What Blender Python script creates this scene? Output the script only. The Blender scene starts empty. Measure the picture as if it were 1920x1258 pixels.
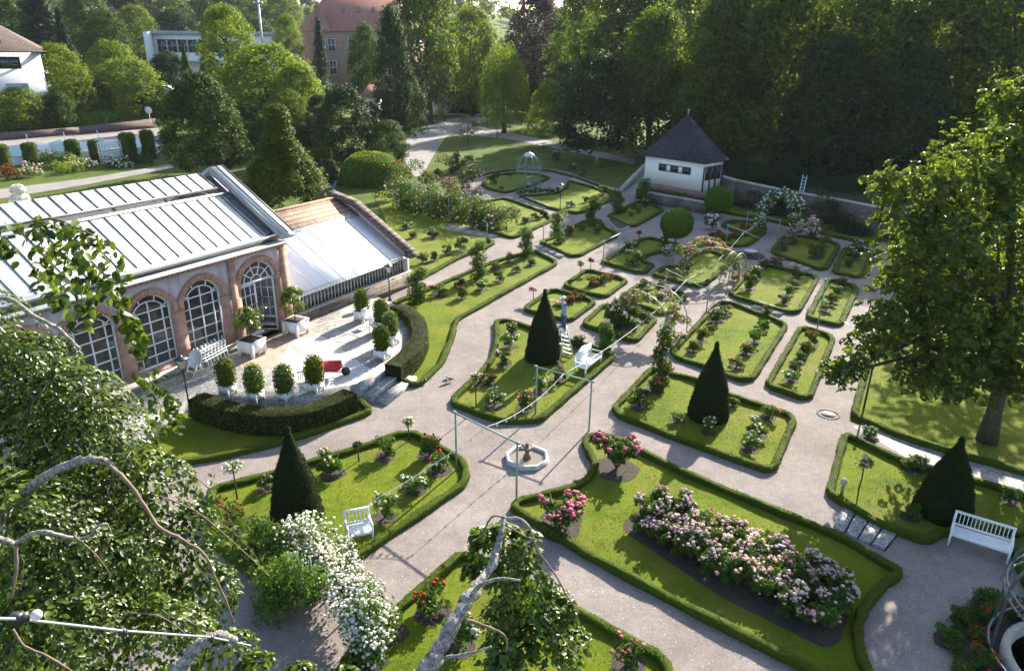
import bpy, bmesh, math, random
import numpy as np
from mathutils import Vector, Matrix
from mathutils.geometry import tessellate_polygon
random.seed(7); rng = np.random.default_rng(7)
R_ = math.radians
S = bpy.context.scene
COL = S.collection
# ------------------------------------------------------------------ camera
FPX = 1348.8; PITCH = R_(21.743); ROLL = R_(-0.784); HC = 14.0
_fw = np.array([0, math.cos(PITCH), -math.sin(PITCH)]); _r0 = np.array([1., 0, 0]); _d0 = np.cross(_fw, _r0)
_r = math.cos(ROLL) * _r0 + math.sin(ROLL) * _d0; _d = -math.sin(ROLL) * _r0 + math.cos(ROLL) * _d0
camd = bpy.data.cameras.new('camera'); cam = bpy.data.objects.new('camera', camd); COL.objects.link(cam)
camd.sensor_width = 36; camd.sensor_fit = 'HORIZONTAL'; camd.lens = FPX / 1920 * 36
camd.clip_start = .1; camd.clip_end = 6000
M = Matrix.Identity(4)
for i in range(3):
    M[i][0] = _r[i]; M[i][1] = -_d[i]; M[i][2] = -_fw[i]
M[2][3] = HC
cam.matrix_world = M; S.camera = cam
# ------------------------------------------------------------------ sky, sun, exposure
SUN_AZ = R_(29.0); SUN_EL = R_(27.0)
W = bpy.data.worlds.new('World'); S.world = W; W.use_nodes = True
nt = W.node_tree; bg = nt.nodes['Background']
sk = nt.nodes.new('ShaderNodeTexSky'); sk.sky_type = 'NISHITA'; sk.sun_disc = False
sk.sun_elevation = SUN_EL; sk.sun_rotation = SUN_AZ; sk.air_density = 1.0; sk.dust_density = 1.4
nt.links.new(sk.outputs[0], bg.inputs[0]); bg.inputs[1].default_value = .10
sl = bpy.data.lights.new('sun', 'SUN'); sun = bpy.data.objects.new('sun', sl); COL.objects.link(sun)
sl.energy = 5.0; sl.angle = R_(.5); sl.color = (1, .93, .80)
sdir = Vector((math.sin(SUN_AZ) * math.cos(SUN_EL), math.cos(SUN_AZ) * math.cos(SUN_EL), math.sin(SUN_EL)))
sun.rotation_euler = sdir.to_track_quat('Z', 'Y').to_euler(); sun.location = sdir * 200
vs = S.view_settings; vs.view_transform = 'Standard'; vs.look = 'None'; vs.exposure = 1.68; vs.gamma = 1
cy = S.cycles; cy.max_bounces = 6; cy.diffuse_bounces = 3; cy.glossy_bounces = 3; cy.transmission_bounces = 4
cy.transparent_max_bounces = 8; cy.caustics_reflective = False; cy.caustics_refractive = False
cy.sample_clamp_indirect = 6; cy.use_denoising = True
# ------------------------------------------------------------------ pixel -> world helpers (surveying the place)
C0 = np.array([0, 0, HC])
def ray(x, y): return _fw * FPX + _r * (x - 960) + _d * (y - 629)
def G(x, y, z=0.):
    v = ray(x, y); return C0 + v * ((z - HC) / v[2])
def AT(x, y, D):                      # point on the pixel ray at forward distance D (world y)
    v = ray(x, y); return C0 + v * (D / v[1])
def zat(xb, yb, yt, xt=None, z=0.):   # height reached above base pixel at pixel (xt,yt)
    b = G(xb, yb, z); v = ray(xb if xt is None else xt, yt)
    s = (b[:2] @ v[:2]) / (v[:2] @ v[:2]); return HC + v[2] * s
def onp(px, A, dr):
    v = ray(*px); n = np.array([-dr[1], dr[0], 0]); s = ((A - C0) @ n) / (v @ n); q = C0 + v * s
    return (q - A) @ dr, q[2]
def PX(p, m):                          # metres to photo pixels at p
    return m * FPX / float((np.array(p) - C0) @ _fw)
# ------------------------------------------------------------------ mesh builder
class MB:
    def __init__(s): s.V = []; s.F = []; s.n = 0; s.A = []
    def add(s, vs, fs):
        b = s.n; s.V.extend([tuple(map(float, v)) for v in vs]); s.n += len(vs)
        s.F.extend([tuple(i + b for i in f) for f in fs]); return s
    def arr(s, V, F): s.A.append((np.asarray(V, np.float32), np.asarray(F, np.int32))); return s
    def box(s, c, sz, ax=None):
        c = np.array(c, float); X, Y, Z = (np.eye(3) if ax is None else np.array(ax, float))
        v = [c + X * (i * sz[0] / 2) + Y * (j * sz[1] / 2) + Z * (k * sz[2] / 2) for i in (-1, 1) for j in (-1, 1) for k in (-1, 1)]
        return s.add(v, [(0, 1, 3, 2), (4, 6, 7, 5), (0, 4, 5, 1), (2, 3, 7, 6), (0, 2, 6, 4), (1, 5, 7, 3)])
    def bar(s, p, q, w, h, up=(0, 0, 1)):
        p = np.array(p, float); q = np.array(q, float); X = q - p; L = np.linalg.norm(X); X = X / max(L, 1e-9)
        Y = np.cross(np.array(up, float), X)
        if np.linalg.norm(Y) < 1e-4: Y = np.cross((1, 0, 0), X)
        Y = Y / np.linalg.norm(Y); Z = np.cross(X, Y)
        return s.box((p + q) / 2, (L, w, h), (X, Y, Z))
    def tube(s, pts, rad, n=8, cap=True):
        pts = [np.array(p, float) for p in pts]; m = len(pts)
        if not hasattr(rad, '__len__'): rad = [rad] * m
        vs = []; prev = None
        for i in range(m):
            t = pts[min(i + 1, m - 1)] - pts[max(i - 1, 0)]; t = t / max(np.linalg.norm(t), 1e-9)
            if prev is None:
                a = np.cross(t, (0, 0, 1)); a = np.cross(t, (1, 0, 0)) if np.linalg.norm(a) < 1e-3 else a
            else: a = prev - t * (prev @ t)
            a = a / max(np.linalg.norm(a), 1e-9); b = np.cross(t, a); prev = a
            for k in range(n):
                th = 2 * math.pi * k / n; vs.append(pts[i] + rad[i] * (a * math.cos(th) + b * math.sin(th)))
        fs = [(i * n + k, i * n + (k + 1) % n, (i + 1) * n + (k + 1) % n, (i + 1) * n + k) for i in range(m - 1) for k in range(n)]
        if cap: fs += [tuple(range(n - 1, -1, -1)), tuple((m - 1) * n + k for k in range(n))]
        return s.add(vs, fs)
    def lathe(s, c, prof, n=16, ax=None):
        c = np.array(c, float); vs = []
        for r, z in prof:
            for k in range(n):
                th = 2 * math.pi * k / n; vs.append(c + (r * math.cos(th), r * math.sin(th), z))
        m = len(prof)
        fs = [(i * n + k, i * n + (k + 1) % n, (i + 1) * n + (k + 1) % n, (i + 1) * n + k) for i in range(m - 1) for k in range(n)]
        fs += [tuple(range(n - 1, -1, -1)), tuple((m - 1) * n + k for k in range(n))]
        return s.add(vs, fs)
    def slab(s, poly, z0, z1):         # poly: list of (x,y); prism
        P = [Vector((p[0], p[1], 0)) for p in poly]; n = len(P); tri = tessellate_polygon([P])
        area = sum(P[i].x * P[(i + 1) % n].y - P[(i + 1) % n].x * P[i].y for i in range(n))
        vs = [(p.x, p.y, z1) for p in P] + [(p.x, p.y, z0) for p in P]; fs = []
        for t in tri:
            a, b, c = t; cr = (P[b] - P[a]).cross(P[c] - P[a]).z
            fs.append((a, b, c) if cr > 0 else (a, c, b))
        for i in range(n):
            j = (i + 1) % n; q = (n + i, n + j, j, i); fs.append(q if area > 0 else q[::-1])
        return s.add(vs, fs)
    def sheet(s, poly, z):
        P = [Vector((p[0], p[1], 0)) for p in poly]; fs = []
        for t in tessellate_polygon([P]):
            a, b, c = t; fs.append((a, b, c) if (P[b] - P[a]).cross(P[c] - P[a]).z > 0 else (a, c, b))
        return s.add([(p.x, p.y, z) for p in P], fs)
    def ball(s, c, r, sub=1, sq=(1, 1, 1), jit=0.):
        v, f = ICO[sub]; v = np.array(v) * (np.array(sq) * r)
        if jit: v = v * (1 + rng.uniform(-jit, jit, (len(v), 1)))
        return s.add(v + np.array(c, float), f)
    def mesh(s, name, off=None, smooth=False):
        V = [np.array(s.V, np.float32).reshape(-1, 3)]; loops = []; tot = []; n = len(s.V)
        if s.F:
            loops.append(np.fromiter((i for f in s.F for i in f), np.int32)); tot.append(np.array([len(f) for f in s.F], np.int32))
        for v, f in s.A:
            V.append(v); loops.append((f + n).ravel()); tot.append(np.full(len(f), f.shape[1], np.int32)); n += len(v)
        V = np.concatenate(V); L = np.concatenate(loops) if loops else np.zeros(0, np.int32); T = np.concatenate(tot) if tot else np.zeros(0, np.int32)
        if off is not None: V = V - np.array(off, np.float32)
        me = bpy.data.meshes.new(name); me.vertices.add(len(V)); me.vertices.foreach_set('co', V.ravel().astype(np.float32))
        me.loops.add(len(L)); me.loops.foreach_set('vertex_index', L); me.polygons.add(len(T))
        st = np.zeros(len(T), np.int32); st[1:] = np.cumsum(T)[:-1]; me.polygons.foreach_set('loop_start', st); me.polygons.foreach_set('loop_total', T)
        if smooth: me.polygons.foreach_set('use_smooth', np.ones(len(T), bool))
        me.update(calc_edges=True); me.validate(); return me
ICO = {}
for _s in (1, 2, 3):
    _b = bmesh.new(); bmesh.ops.create_icosphere(_b, subdivisions=_s, radius=1); _b.verts.index_update()
    ICO[_s] = ([tuple(v.co) for v in _b.verts], [tuple(v.index for v in f.verts) for f in _b.faces]); _b.free()
def wpos(o):
    p = Vector((0, 0, 0))
    while o: p += o.location; o = o.parent
    return np.array(p)
def link(name, me, mat=None, parent=None):
    o = bpy.data.objects.new(name, me); COL.objects.link(o)
    if mat is not None:
        if not me.materials: me.materials.append(mat)
        elif me.materials[0] != mat: o.material_slots[0].link = 'OBJECT'; o.material_slots[0].material = mat
    if parent: o.parent = parent
    return o
def tag(o, label, cat, group=None):
    o['label'] = label; o['category'] = cat
    if group: o['group'] = group
    return o
def thing(name, label, cat, loc, rz=0, group=None, sc=None):
    o = bpy.data.objects.new(name, None); COL.objects.link(o); o.location = loc; o.rotation_euler.z = rz
    if sc is not None: o.scale = sc
    o.empty_display_size = .2; return tag(o, label, cat, group)
def part(name, mb, mat, parent, world=True, smooth=False):
    return link(name, mb.mesh(name, wpos(parent) if world else None, smooth), mat, parent)
def solo(name, mb, mat, label, cat, loc, group=None, smooth=False, world=True):
    o = link(name, mb.mesh(name, loc if world else None, smooth), mat); o.location = loc; return tag(o, label, cat, group)
def struct(name, mb, mat, smooth=False, kind='structure'):
    o = link(name, mb.mesh(name, None, smooth), mat); o['kind'] = kind; return o
# ------------------------------------------------------------------ materials
def newmat(name):
    m = bpy.data.materials.new(name); m.use_nodes = True; return m, m.node_tree, m.node_tree.nodes['Principled BSDF']
def noise(nt, scale, detail=4, rough=.6, coord=None, sc=None):
    g = nt.nodes.new('ShaderNodeNewGeometry') if coord is None else None
    n = nt.nodes.new('ShaderNodeTexNoise'); n.inputs['Scale'].default_value = scale; n.inputs['Detail'].default_value = detail; n.inputs['Roughness'].default_value = rough
    src = g.outputs['Position'] if g else coord
    if sc:
        mp = nt.nodes.new('ShaderNodeMapping'); mp.inputs['Scale'].default_value = sc; nt.links.new(src, mp.inputs['Vector']); src = mp.outputs[0]
    nt.links.new(src, n.inputs['Vector']); return n.outputs['Fac']
def ramp(nt, fac, cols):
    r = nt.nodes.new('ShaderNodeValToRGB'); e = r.color_ramp.elements
    while len(e) < len(cols): e.new(.5)
    for k, (p, c) in enumerate(cols): e[k].position = p; e[k].color = (*c, 1)
    nt.links.new(fac, r.inputs[0]); return r.outputs[0]
def mix(nt, a, b, f, mode='MIX'):
    m = nt.nodes.new('ShaderNodeMix'); m.data_type = 'RGBA'; m.blend_type = mode
    for k, x in ((6, a), (7, b)):
        if isinstance(x, tuple): m.inputs[k].default_value = (*x, 1)
        else: nt.links.new(x, m.inputs[k])
    if isinstance(f, (int, float)): m.inputs[0].default_value = f
    else: nt.links.new(f, m.inputs[0])
    return m.outputs[2]
def bump(nt, b, h, st, dist=.02):
    n = nt.nodes.new('ShaderNodeBump'); n.inputs['Strength'].default_value = st; n.inputs['Distance'].default_value = dist
    nt.links.new(h, n.inputs['Height']); nt.links.new(n.outputs[0], b.inputs['Normal'])
def MN(name, c1, c2, scale=3, rough=.8, bmp=0, bscale=None, metal=0, spec=.3, fine=None):
    m, nt, b = newmat(name); f = noise(nt, scale, 5)
    col = ramp(nt, f, [(.3, c1), (.7, c2)])
    if fine:
        f2 = noise(nt, fine[0], 3); col = mix(nt, col, ramp(nt, f2, [(.35, (fine[1],) * 3), (.65, (fine[2],) * 3)]), 1., 'MULTIPLY')
    nt.links.new(col, b.inputs['Base Color']); b.inputs['Roughness'].default_value = rough; b.inputs['Metallic'].default_value = metal
    b.inputs['Specular IOR Level'].default_value = spec
    if bmp: bump(nt, b, noise(nt, bscale or scale * 6, 4), bmp)
    return m
def leafmat(name, c1, c2, trans=.38, rough=.6, spec=.14, tcol=None):
    m, nt, b = newmat(name); g = nt.nodes.new('ShaderNodeNewGeometry'); oi = nt.nodes.new('ShaderNodeObjectInfo')
    cm = tuple((a + c) / 2 for a, c in zip(c1, c2))
    col = ramp(nt, g.outputs['Random Per Island'], [(0, c1), (.55, cm), (1, c2)])
    big = noise(nt, .6, 2); col = mix(nt, col, ramp(nt, big, [(.35, (.72, .72, .78)), (.65, (1.25, 1.2, 1.0))]), .8, 'MULTIPLY')
    rv = nt.nodes.new('ShaderNodeMapRange'); rv.inputs[3].default_value = .8; rv.inputs[4].default_value = 1.2
    nt.links.new(oi.outputs['Random'], rv.inputs[0])
    hs = nt.nodes.new('ShaderNodeHueSaturation'); nt.links.new(rv.outputs[0], hs.inputs['Value']); nt.links.new(col, hs.inputs['Color']); col = hs.outputs[0]
    nt.links.new(col, b.inputs['Base Color']); b.inputs['Roughness'].default_value = rough; b.inputs['Specular IOR Level'].default_value = spec
    t = nt.nodes.new('ShaderNodeBsdfTranslucent'); k = tcol or (1.5, 1.45, .6)
    nt.links.new(mix(nt, col, k, 1., 'MULTIPLY'), t.inputs[0])
    ms = nt.nodes.new('ShaderNodeMixShader'); ms.inputs[0].default_value = trans
    nt.links.new(b.outputs[0], ms.inputs[1]); nt.links.new(t.outputs[0], ms.inputs[2])
    nt.links.new(ms.outputs[0], nt.nodes['Material Output'].inputs[0]); return m
MT = {}
def _lawn(name, c):
    m, nt, b = newmat(name)
    a = ramp(nt, noise(nt, .55, 5, .65), [(.3, c[0]), (.5, c[1]), (.72, c[2])])
    f = ramp(nt, noise(nt, 26, 5, .75), [(.3, (.55, .6, .5)), (.7, (1.35, 1.3, 1.2))]); a = mix(nt, a, f, 1., 'MULTIPLY')
    d = ramp(nt, noise(nt, 3.3, 5, .7), [(.52, (0, 0, 0)), (.75, (.85, .85, .85))]); a = mix(nt, a, c[3], d)
    d = ramp(nt, noise(nt, .24, 5, .7), [(.47, (0, 0, 0)), (.68, (.75, .75, .75))]); a = mix(nt, a, c[3], d)
    nt.links.new(a, b.inputs['Base Color']); b.inputs['Roughness'].default_value = .9; b.inputs['Specular IOR Level'].default_value = .12
    bump(nt, b, noise(nt, 34, 4, .8), .9, .05); return m
MT['lawn'] = _lawn('lawn_grass', [(.072, .120, .004), (.128, .180, .007), (.175, .215, .012), (.215, .195, .040)])
MT['field'] = _lawn('field_grass', [(.045, .08, .012), (.07, .11, .016), (.11, .14, .02), (.13, .14, .03)])
def _gravel():
    m, nt, b = newmat('gravel')
    a = ramp(nt, noise(nt, .35, 5, .7), [(.3, (.215, .184, .168)), (.5, (.268, .234, .215)), (.7, (.325, .288, .266))])
    f = ramp(nt, noise(nt, 30, 6, .85), [(.3, (.62, .61, .62)), (.55, (1, 1, 1)), (.72, (1.5, 1.48, 1.45))]); a = mix(nt, a, f, 1., 'MULTIPLY')
    f = ramp(nt, noise(nt, 2.2, 5, .7), [(.3, (.84, .84, .85)), (.7, (1.13, 1.12, 1.1))]); a = mix(nt, a, f, 1., 'MULTIPLY')
    f = ramp(nt, noise(nt, 11, 5, .8), [(.3, (.72, .71, .71)), (.55, (1, 1, 1)), (.75, (1.3, 1.29, 1.27))]); a = mix(nt, a, f, 1., 'MULTIPLY')
    v = nt.nodes.new('ShaderNodeTexVoronoi'); v.inputs['Scale'].default_value = 5.5; g = nt.nodes.new('ShaderNodeNewGeometry'); nt.links.new(g.outputs['Position'], v.inputs['Vector'])
    s = ramp(nt, v.outputs['Distance'], [(.06, (1, 1, 1)), (.14, (0, 0, 0))]); a = mix(nt, a, (.5, .47, .44), s)
    nt.links.new(a, b.inputs['Base Color']); b.inputs['Roughness'].default_value = .9; b.inputs['Specular IOR Level'].default_value = .15
    bump(nt, b, noise(nt, 34, 5, .8), .7, .03); return m
MT['gravel'] = _gravel()
MT['asphalt'] = MN('asphalt', (.20, .185, .175), (.29, .27, .25), .6, .9, .2, 20, fine=(9, .85, 1.1))
MT['soil'] = MN('soil', (.035, .028, .024), (.075, .06, .05), 6, .95, .8, 30)
MT['hedge'] = leafmat('box_hedge_leaf', (.050, .080, .004), (.125, .155, .010), .25, .6, .2)
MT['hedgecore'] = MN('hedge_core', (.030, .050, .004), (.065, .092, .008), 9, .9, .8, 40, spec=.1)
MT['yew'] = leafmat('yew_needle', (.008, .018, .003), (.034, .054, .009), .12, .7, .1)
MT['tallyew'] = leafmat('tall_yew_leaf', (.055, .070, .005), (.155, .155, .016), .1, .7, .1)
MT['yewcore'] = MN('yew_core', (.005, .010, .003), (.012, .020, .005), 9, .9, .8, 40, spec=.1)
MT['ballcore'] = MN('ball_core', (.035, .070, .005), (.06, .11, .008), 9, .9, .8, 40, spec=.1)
MT['ballleaf'] = leafmat('ball_leaf', (.05, .12, .006), (.11, .19, .012), .3)
MT['rose'] = leafmat('rose_leaf', (.030, .082, .012), (.105, .175, .028), .36)
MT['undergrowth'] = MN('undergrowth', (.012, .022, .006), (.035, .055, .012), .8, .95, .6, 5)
MT['arbour'] = leafmat('arbour_leaf', (.110, .165, .030), (.230, .260, .080), .4)
MT['mid'] = leafmat('leaf_mid', (.022, .060, .010), (.080, .125, .018))
MT['light'] = leafmat('leaf_light', (.075, .140, .012), (.180, .235, .030), .48)
MT['lime'] = leafmat('leaf_lime', (.100, .165, .012), (.200, .245, .022), .45)
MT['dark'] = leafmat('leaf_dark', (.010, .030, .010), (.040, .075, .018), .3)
MT['forest'] = leafmat('leaf_forest', (.030, .078, .010), (.140, .190, .024), .52)
MT['blue'] = leafmat('leaf_spruce', (.014, .040, .022), (.045, .085, .045), .2)
MT['thuja'] = leafmat('thuja_spray', (.050, .088, .006), (.145, .185, .014), .3)
MT['purple'] = leafmat('leaf_purple', (.035, .028, .030), (.095, .070, .070), .3, tcol=(1.3, 1, 1))
MT['glossy'] = leafmat('leaf_glossy', (.060, .120, .012), (.170, .225, .030), .4, .28, .6)
MT['beech'] = leafmat('leaf_beech', (.011, .035, .004), (.140, .205, .024), .36, .36, .42)
MT['magnolia'] = leafmat('leaf_magnolia', (.030, .075, .008), (.190, .245, .050), .52, .45, .3)
MT['bark'] = MN('bark', (.038, .030, .025), (.095, .078, .064), 7, .9, .8, 25)
MT['paleb'] = MN('pale_bark', (.13, .115, .10), (.50, .47, .43), 16, .85, 1.0, 60, fine=(46, .45, 1.3))
MT['twig'] = MN('twig', (.13, .085, .065), (.25, .18, .14), 8, .8)
MT['white'] = MN('white_paint', (.74, .75, .77), (.82, .83, .84), 4, .45, fine=(14, .93, 1.03))
MT['green_metal'] = MN('green_metal', (.16, .24, .21), (.22, .30, .27), 5, .45, spec=.5)
MT['slate_metal'] = MN('slate_metal', (.055, .075, .08), (.10, .125, .13), 5, .4, spec=.5)
MT['dark_metal'] = MN('dark_metal', (.02, .022, .024), (.04, .042, .045), 5, .4, spec=.5)
MT['zinc'] = MN('zinc', (.30, .32, .34), (.44, .46, .48), 2, .42, spec=.5, fine=(8, .9, 1.06))
MT['leadgrey'] = MN('dark_zinc', (.055, .06, .07), (.09, .095, .11), 2, .5, spec=.5)
MT['stone'] = MN('stone', (.30, .27, .24), (.44, .41, .37), 3, .85, .4, 22, fine=(14, .8, 1.1))
MT['palestone'] = MN('pale_stone', (.42, .42, .40), (.55, .55, .53), 3, .8, .3, 22, fine=(14, .85, 1.1))
def brickmat(name, c1, c2, mort, sx, sy, msize=.02, axis='UV', rough=.85, bias=0, offset=.5, vec=None):
    m, nt, b = newmat(name); br = nt.nodes.new('ShaderNodeTexBrick'); g = nt.nodes.new('ShaderNodeNewGeometry')
    br.inputs['Color1'].default_value = (*c1, 1); br.inputs['Color2'].default_value = (*c2, 1); br.inputs['Mortar'].default_value = (*mort, 1)
    br.inputs['Scale'].default_value = 1; br.inputs['Mortar Size'].default_value = msize; br.inputs['Brick Width'].default_value = sx; br.inputs['Row Height'].default_value = sy; br.offset = offset
    src = g.outputs['Position']
    if vec is not None:       # (hx,hy,mode) -> u along horizontal direction
        sp = nt.nodes.new('ShaderNodeSeparateXYZ'); nt.links.new(src, sp.inputs[0]); d = nt.nodes.new('ShaderNodeVectorMath'); d.operation = 'DOT_PRODUCT'
        d.inputs[1].default_value = (vec[0], vec[1], 0); nt.links.new(src, d.inputs[0]); c = nt.nodes.new('ShaderNodeCombineXYZ'); nt.links.new(d.outputs['Value'], c.inputs[0])
        if vec[2] == 'z': nt.links.new(sp.outputs[2], c.inputs[1])
        else:
            d2 = nt.nodes.new('ShaderNodeVectorMath'); d2.operation = 'DOT_PRODUCT'; d2.inputs[1].default_value = (-vec[1], vec[0], 0); nt.links.new(src, d2.inputs[0]); nt.links.new(d2.outputs['Value'], c.inputs[1])
        src = c.outputs[0]
    nt.links.new(src, br.inputs['Vector'])
    col = mix(nt, br.outputs['Color'], ramp(nt, noise(nt, 2.5, 5, .7), [(.3, (.75, .75, .75)), (.7, (1.2, 1.2, 1.2))]), 1., 'MULTIPLY')
    nt.links.new(col, b.inputs['Base Color']); b.inputs['Roughness'].default_value = rough; b.inputs['Specular IOR Level'].default_value = .25
    inv = nt.nodes.new('ShaderNodeMath'); inv.operation = 'SUBTRACT'; inv.inputs[0].default_value = 1; nt.links.new(br.outputs['Fac'], inv.inputs[1])
    bump(nt, b, inv.outputs[0], .5, .02); return m
YAW = R_(29.88); U = np.array([math.sin(YAW), math.cos(YAW), 0]); Wd = np.array([math.cos(YAW), -math.sin(YAW), 0]); ZZ = np.array([0, 0, 1.])
MT['sandstone'] = brickmat('red_sandstone', (.36, .205, .155), (.45, .28, .22), (.32, .21, .17), .52, .27, .012, vec=(U[0], U[1], 'z'))
MT['lilac'] = MN('lilac_plaster', (.43, .37, .43), (.50, .43, .48), 1.2, .85, .1, 20)
def _cobble():
    m, nt, b = newmat('cobble'); g = nt.nodes.new('ShaderNodeNewGeometry'); v = nt.nodes.new('ShaderNodeTexVoronoi'); v.inputs['Scale'].default_value = 8.5; nt.links.new(g.outputs['Position'], v.inputs['Vector'])
    sp = nt.nodes.new('ShaderNodeSeparateColor'); nt.links.new(v.outputs['Color'], sp.inputs[0]); a = ramp(nt, sp.outputs[0], [(0, (.27, .26, .245)), (.5, (.38, .365, .34)), (1, (.52, .50, .47))])
    e = nt.nodes.new('ShaderNodeTexVoronoi'); e.feature = 'DISTANCE_TO_EDGE'; e.inputs['Scale'].default_value = 8.5; nt.links.new(g.outputs['Position'], e.inputs['Vector'])
    k = ramp(nt, e.outputs['Distance'], [(.02, (.45, .44, .42)), (.10, (1, 1, 1))]); a = mix(nt, a, k, 1., 'MULTIPLY'); a = mix(nt, a, ramp(nt, noise(nt, .9, 5, .7), [(.3, (.72, .72, .74)), (.7, (1.2, 1.18, 1.15))]), 1., 'MULTIPLY')
    nt.links.new(a, b.inputs['Base Color']); b.inputs['Roughness'].default_value = .75; bump(nt, b, k, .6, .02); return m
MT['cobble'] = _cobble()
MT['paver'] = brickmat('brick_paving', (.42, .27, .21), (.52, .37, .30), (.30, .24, .20), .22, .11, .01, vec=(U[0], U[1], 'xy'))
MT['rubble'] = brickmat('rubble_wall', (.10, .085, .075), (.21, .175, .15), (.10, .085, .075), .42, .24, .03, vec=(.68, -.73, 'z'))
MT['brickwall'] = brickmat('old_brick', (.12, .08, .078), (.18, .125, .12), (.12, .10, .10), .4, .16, .02, vec=(.6, .8, 'z'))
MT['school'] = brickmat('school_brick', (.27, .17, .13), (.36, .24, .18), (.30, .24, .20), .6, .3, .02, vec=(.95, -.3, 'z'))
MT['slate'] = brickmat('slate', (.028, .028, .034), (.060, .060, .068), (.02, .02, .022), .22, .16, .02, vec=(.68, -.73, 'z'), rough=.8)
MT['redtile'] = brickmat('red_tile', (.33, .145, .105), (.42, .215, .165), (.23, .11, .085), .3, .22, .03, vec=(.95, -.3, 'z'))
MT['oldtile'] = brickmat('old_tile', (.33, .215, .155), (.45, .33, .25), (.20, .13, .09), .24, .16, .03, vec=(U[0], U[1], 'z'))
MT['browntile'] = brickmat('brown_tile', (.13, .095, .08), (.18, .135, .115), (.07, .055, .05), .3, .2, .03, vec=(.9, -.4, 'z'))
MT['render'] = MN('white_render', (.78, .78, .79), (.85, .85, .85), 1.5, .85, .1, 20)
MT['plinthred'] = MN('red_plinth', (.20, .125, .11), (.27, .175, .15), 2, .85, .3, 18)
MT['sill'] = MN('dark_frame', (.05, .035, .03), (.08, .055, .05), 4, .6)
def glassmat(name, tint, rough=.06, tr=.35, base=(.02, .024, .028)):
    m, nt, b = newmat(name); b.inputs['Base Color'].default_value = (*base, 1); b.inputs['Roughness'].default_value = rough; b.inputs['Specular IOR Level'].default_value = .8
    t = nt.nodes.new('ShaderNodeBsdfTransparent'); t.inputs[0].default_value = (*tint, 1); ms = nt.nodes.new('ShaderNodeMixShader'); ms.inputs[0].default_value = tr
    nt.links.new(b.outputs[0], ms.inputs[1]); nt.links.new(t.outputs[0], ms.inputs[2]); nt.links.new(ms.outputs[0], nt.nodes['Material Output'].inputs[0]); return m
MT['glass'] = glassmat('window_glass', (.95, .97, .96), .04, .82, (.05, .055, .06))
MT['darkglass'] = glassmat('dark_glass', (.5, .5, .5), .05, .05)
def _roofglass():  # white base colour carries the sun and sky glare of the roof glass
    m, nt, b = newmat('glare_white_glass'); c = ramp(nt, noise(nt, .5, 4), [(.35, (.68, .72, .70)), (.65, (.80, .82, .80))])
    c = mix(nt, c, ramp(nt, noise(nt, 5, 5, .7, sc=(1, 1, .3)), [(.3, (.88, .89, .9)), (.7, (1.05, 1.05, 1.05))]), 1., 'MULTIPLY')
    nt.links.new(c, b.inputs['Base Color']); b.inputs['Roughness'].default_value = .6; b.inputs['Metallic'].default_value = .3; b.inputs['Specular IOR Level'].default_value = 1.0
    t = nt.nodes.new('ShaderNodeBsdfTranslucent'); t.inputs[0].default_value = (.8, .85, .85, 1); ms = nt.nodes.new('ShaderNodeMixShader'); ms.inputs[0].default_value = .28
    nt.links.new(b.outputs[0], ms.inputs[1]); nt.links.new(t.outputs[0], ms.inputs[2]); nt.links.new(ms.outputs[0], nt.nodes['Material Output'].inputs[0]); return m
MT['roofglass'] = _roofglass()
MT['glarewhite'] = MN('glare_white_panes', (.80, .81, .81), (.90, .90, .90), .7, .5, spec=.8)  # sun glare on the lean-to panes put into a white base colour
MT['tealglass'] = MN('teal_glass', (.20, .33, .30), (.30, .44, .40), 1.5, .2, spec=.7)
def petal(name, c1, c2):
    return leafmat(name, c1, c2, .25, .6, .1, tcol=(1, 1, 1))
for n, a, b_ in (('red', (.30, .012, .012), (.50, .05, .035)), ('pink', (.55, .17, .24), (.75, .42, .46)), ('rosy', (.48, .07, .17), (.68, .25, .34)), ('magenta', (.40, .04, .22), (.58, .14, .36)),
                 ('white', (.72, .70, .66), (.82, .82, .80)), ('cream', (.66, .56, .38), (.78, .72, .58)), ('orange', (.50, .10, .04), (.68, .26, .13)), ('peach', (.68, .36, .20), (.78, .55, .38)), ('blush', (.66, .45, .45), (.78, .64, .62))):
    MT['p_' + n] = petal(n + '_petal', a, b_)
# ------------------------------------------------------------------ leaves
def unit(v): return v / np.maximum(np.linalg.norm(v, axis=-1, keepdims=True), 1e-9)
def leaves(P, N, size, asp=.55, fold=False, dirs=None, bend=.15):
    P = np.asarray(P, float); N = unit(np.asarray(N, float)); n = len(P); sz = np.broadcast_to(np.asarray(size, float), (n,))[:, None] * rng.uniform(.7, 1.3, (n, 1))
    d = rng.normal(size=(n, 3)) if dirs is None else np.asarray(dirs, float) + rng.normal(size=(n, 3)) * .35
    d = unit(d - N * (d * N).sum(1, keepdims=True)); s = np.cross(N, d)
    if not fold:
        a = P - d * sz * .5; c = P + d * sz * .5 - N * sz * bend; l = P + s * sz * asp * .5 + N * sz * bend * .4; r = P - s * sz * asp * .5 + N * sz * bend * .4
        V = np.stack([a, r, c, l], 1).reshape(-1, 3); return V, np.arange(4 * n).reshape(n, 4)
    h = sz * asp * .5; up = N * sz * bend
    a = P - d * sz * .5; t = P + d * sz * .55 - up * .6
    l1 = P - d * sz * .22 + s * h * .9 + up * .7; l2 = P + d * sz * .2 + s * h * .85 + up * .5
    r1 = P - d * sz * .22 - s * h * .9 + up * .7; r2 = P + d * sz * .2 - s * h * .85 + up * .5
    V = np.stack([a, l1, l2, t, r2, r1], 1).reshape(-1, 3); b = np.arange(n)[:, None] * 6
    F = np.concatenate([b + np.array([[0, 3, 2, 1]]), b + np.array([[0, 5, 4, 3]])]); return V, F
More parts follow.
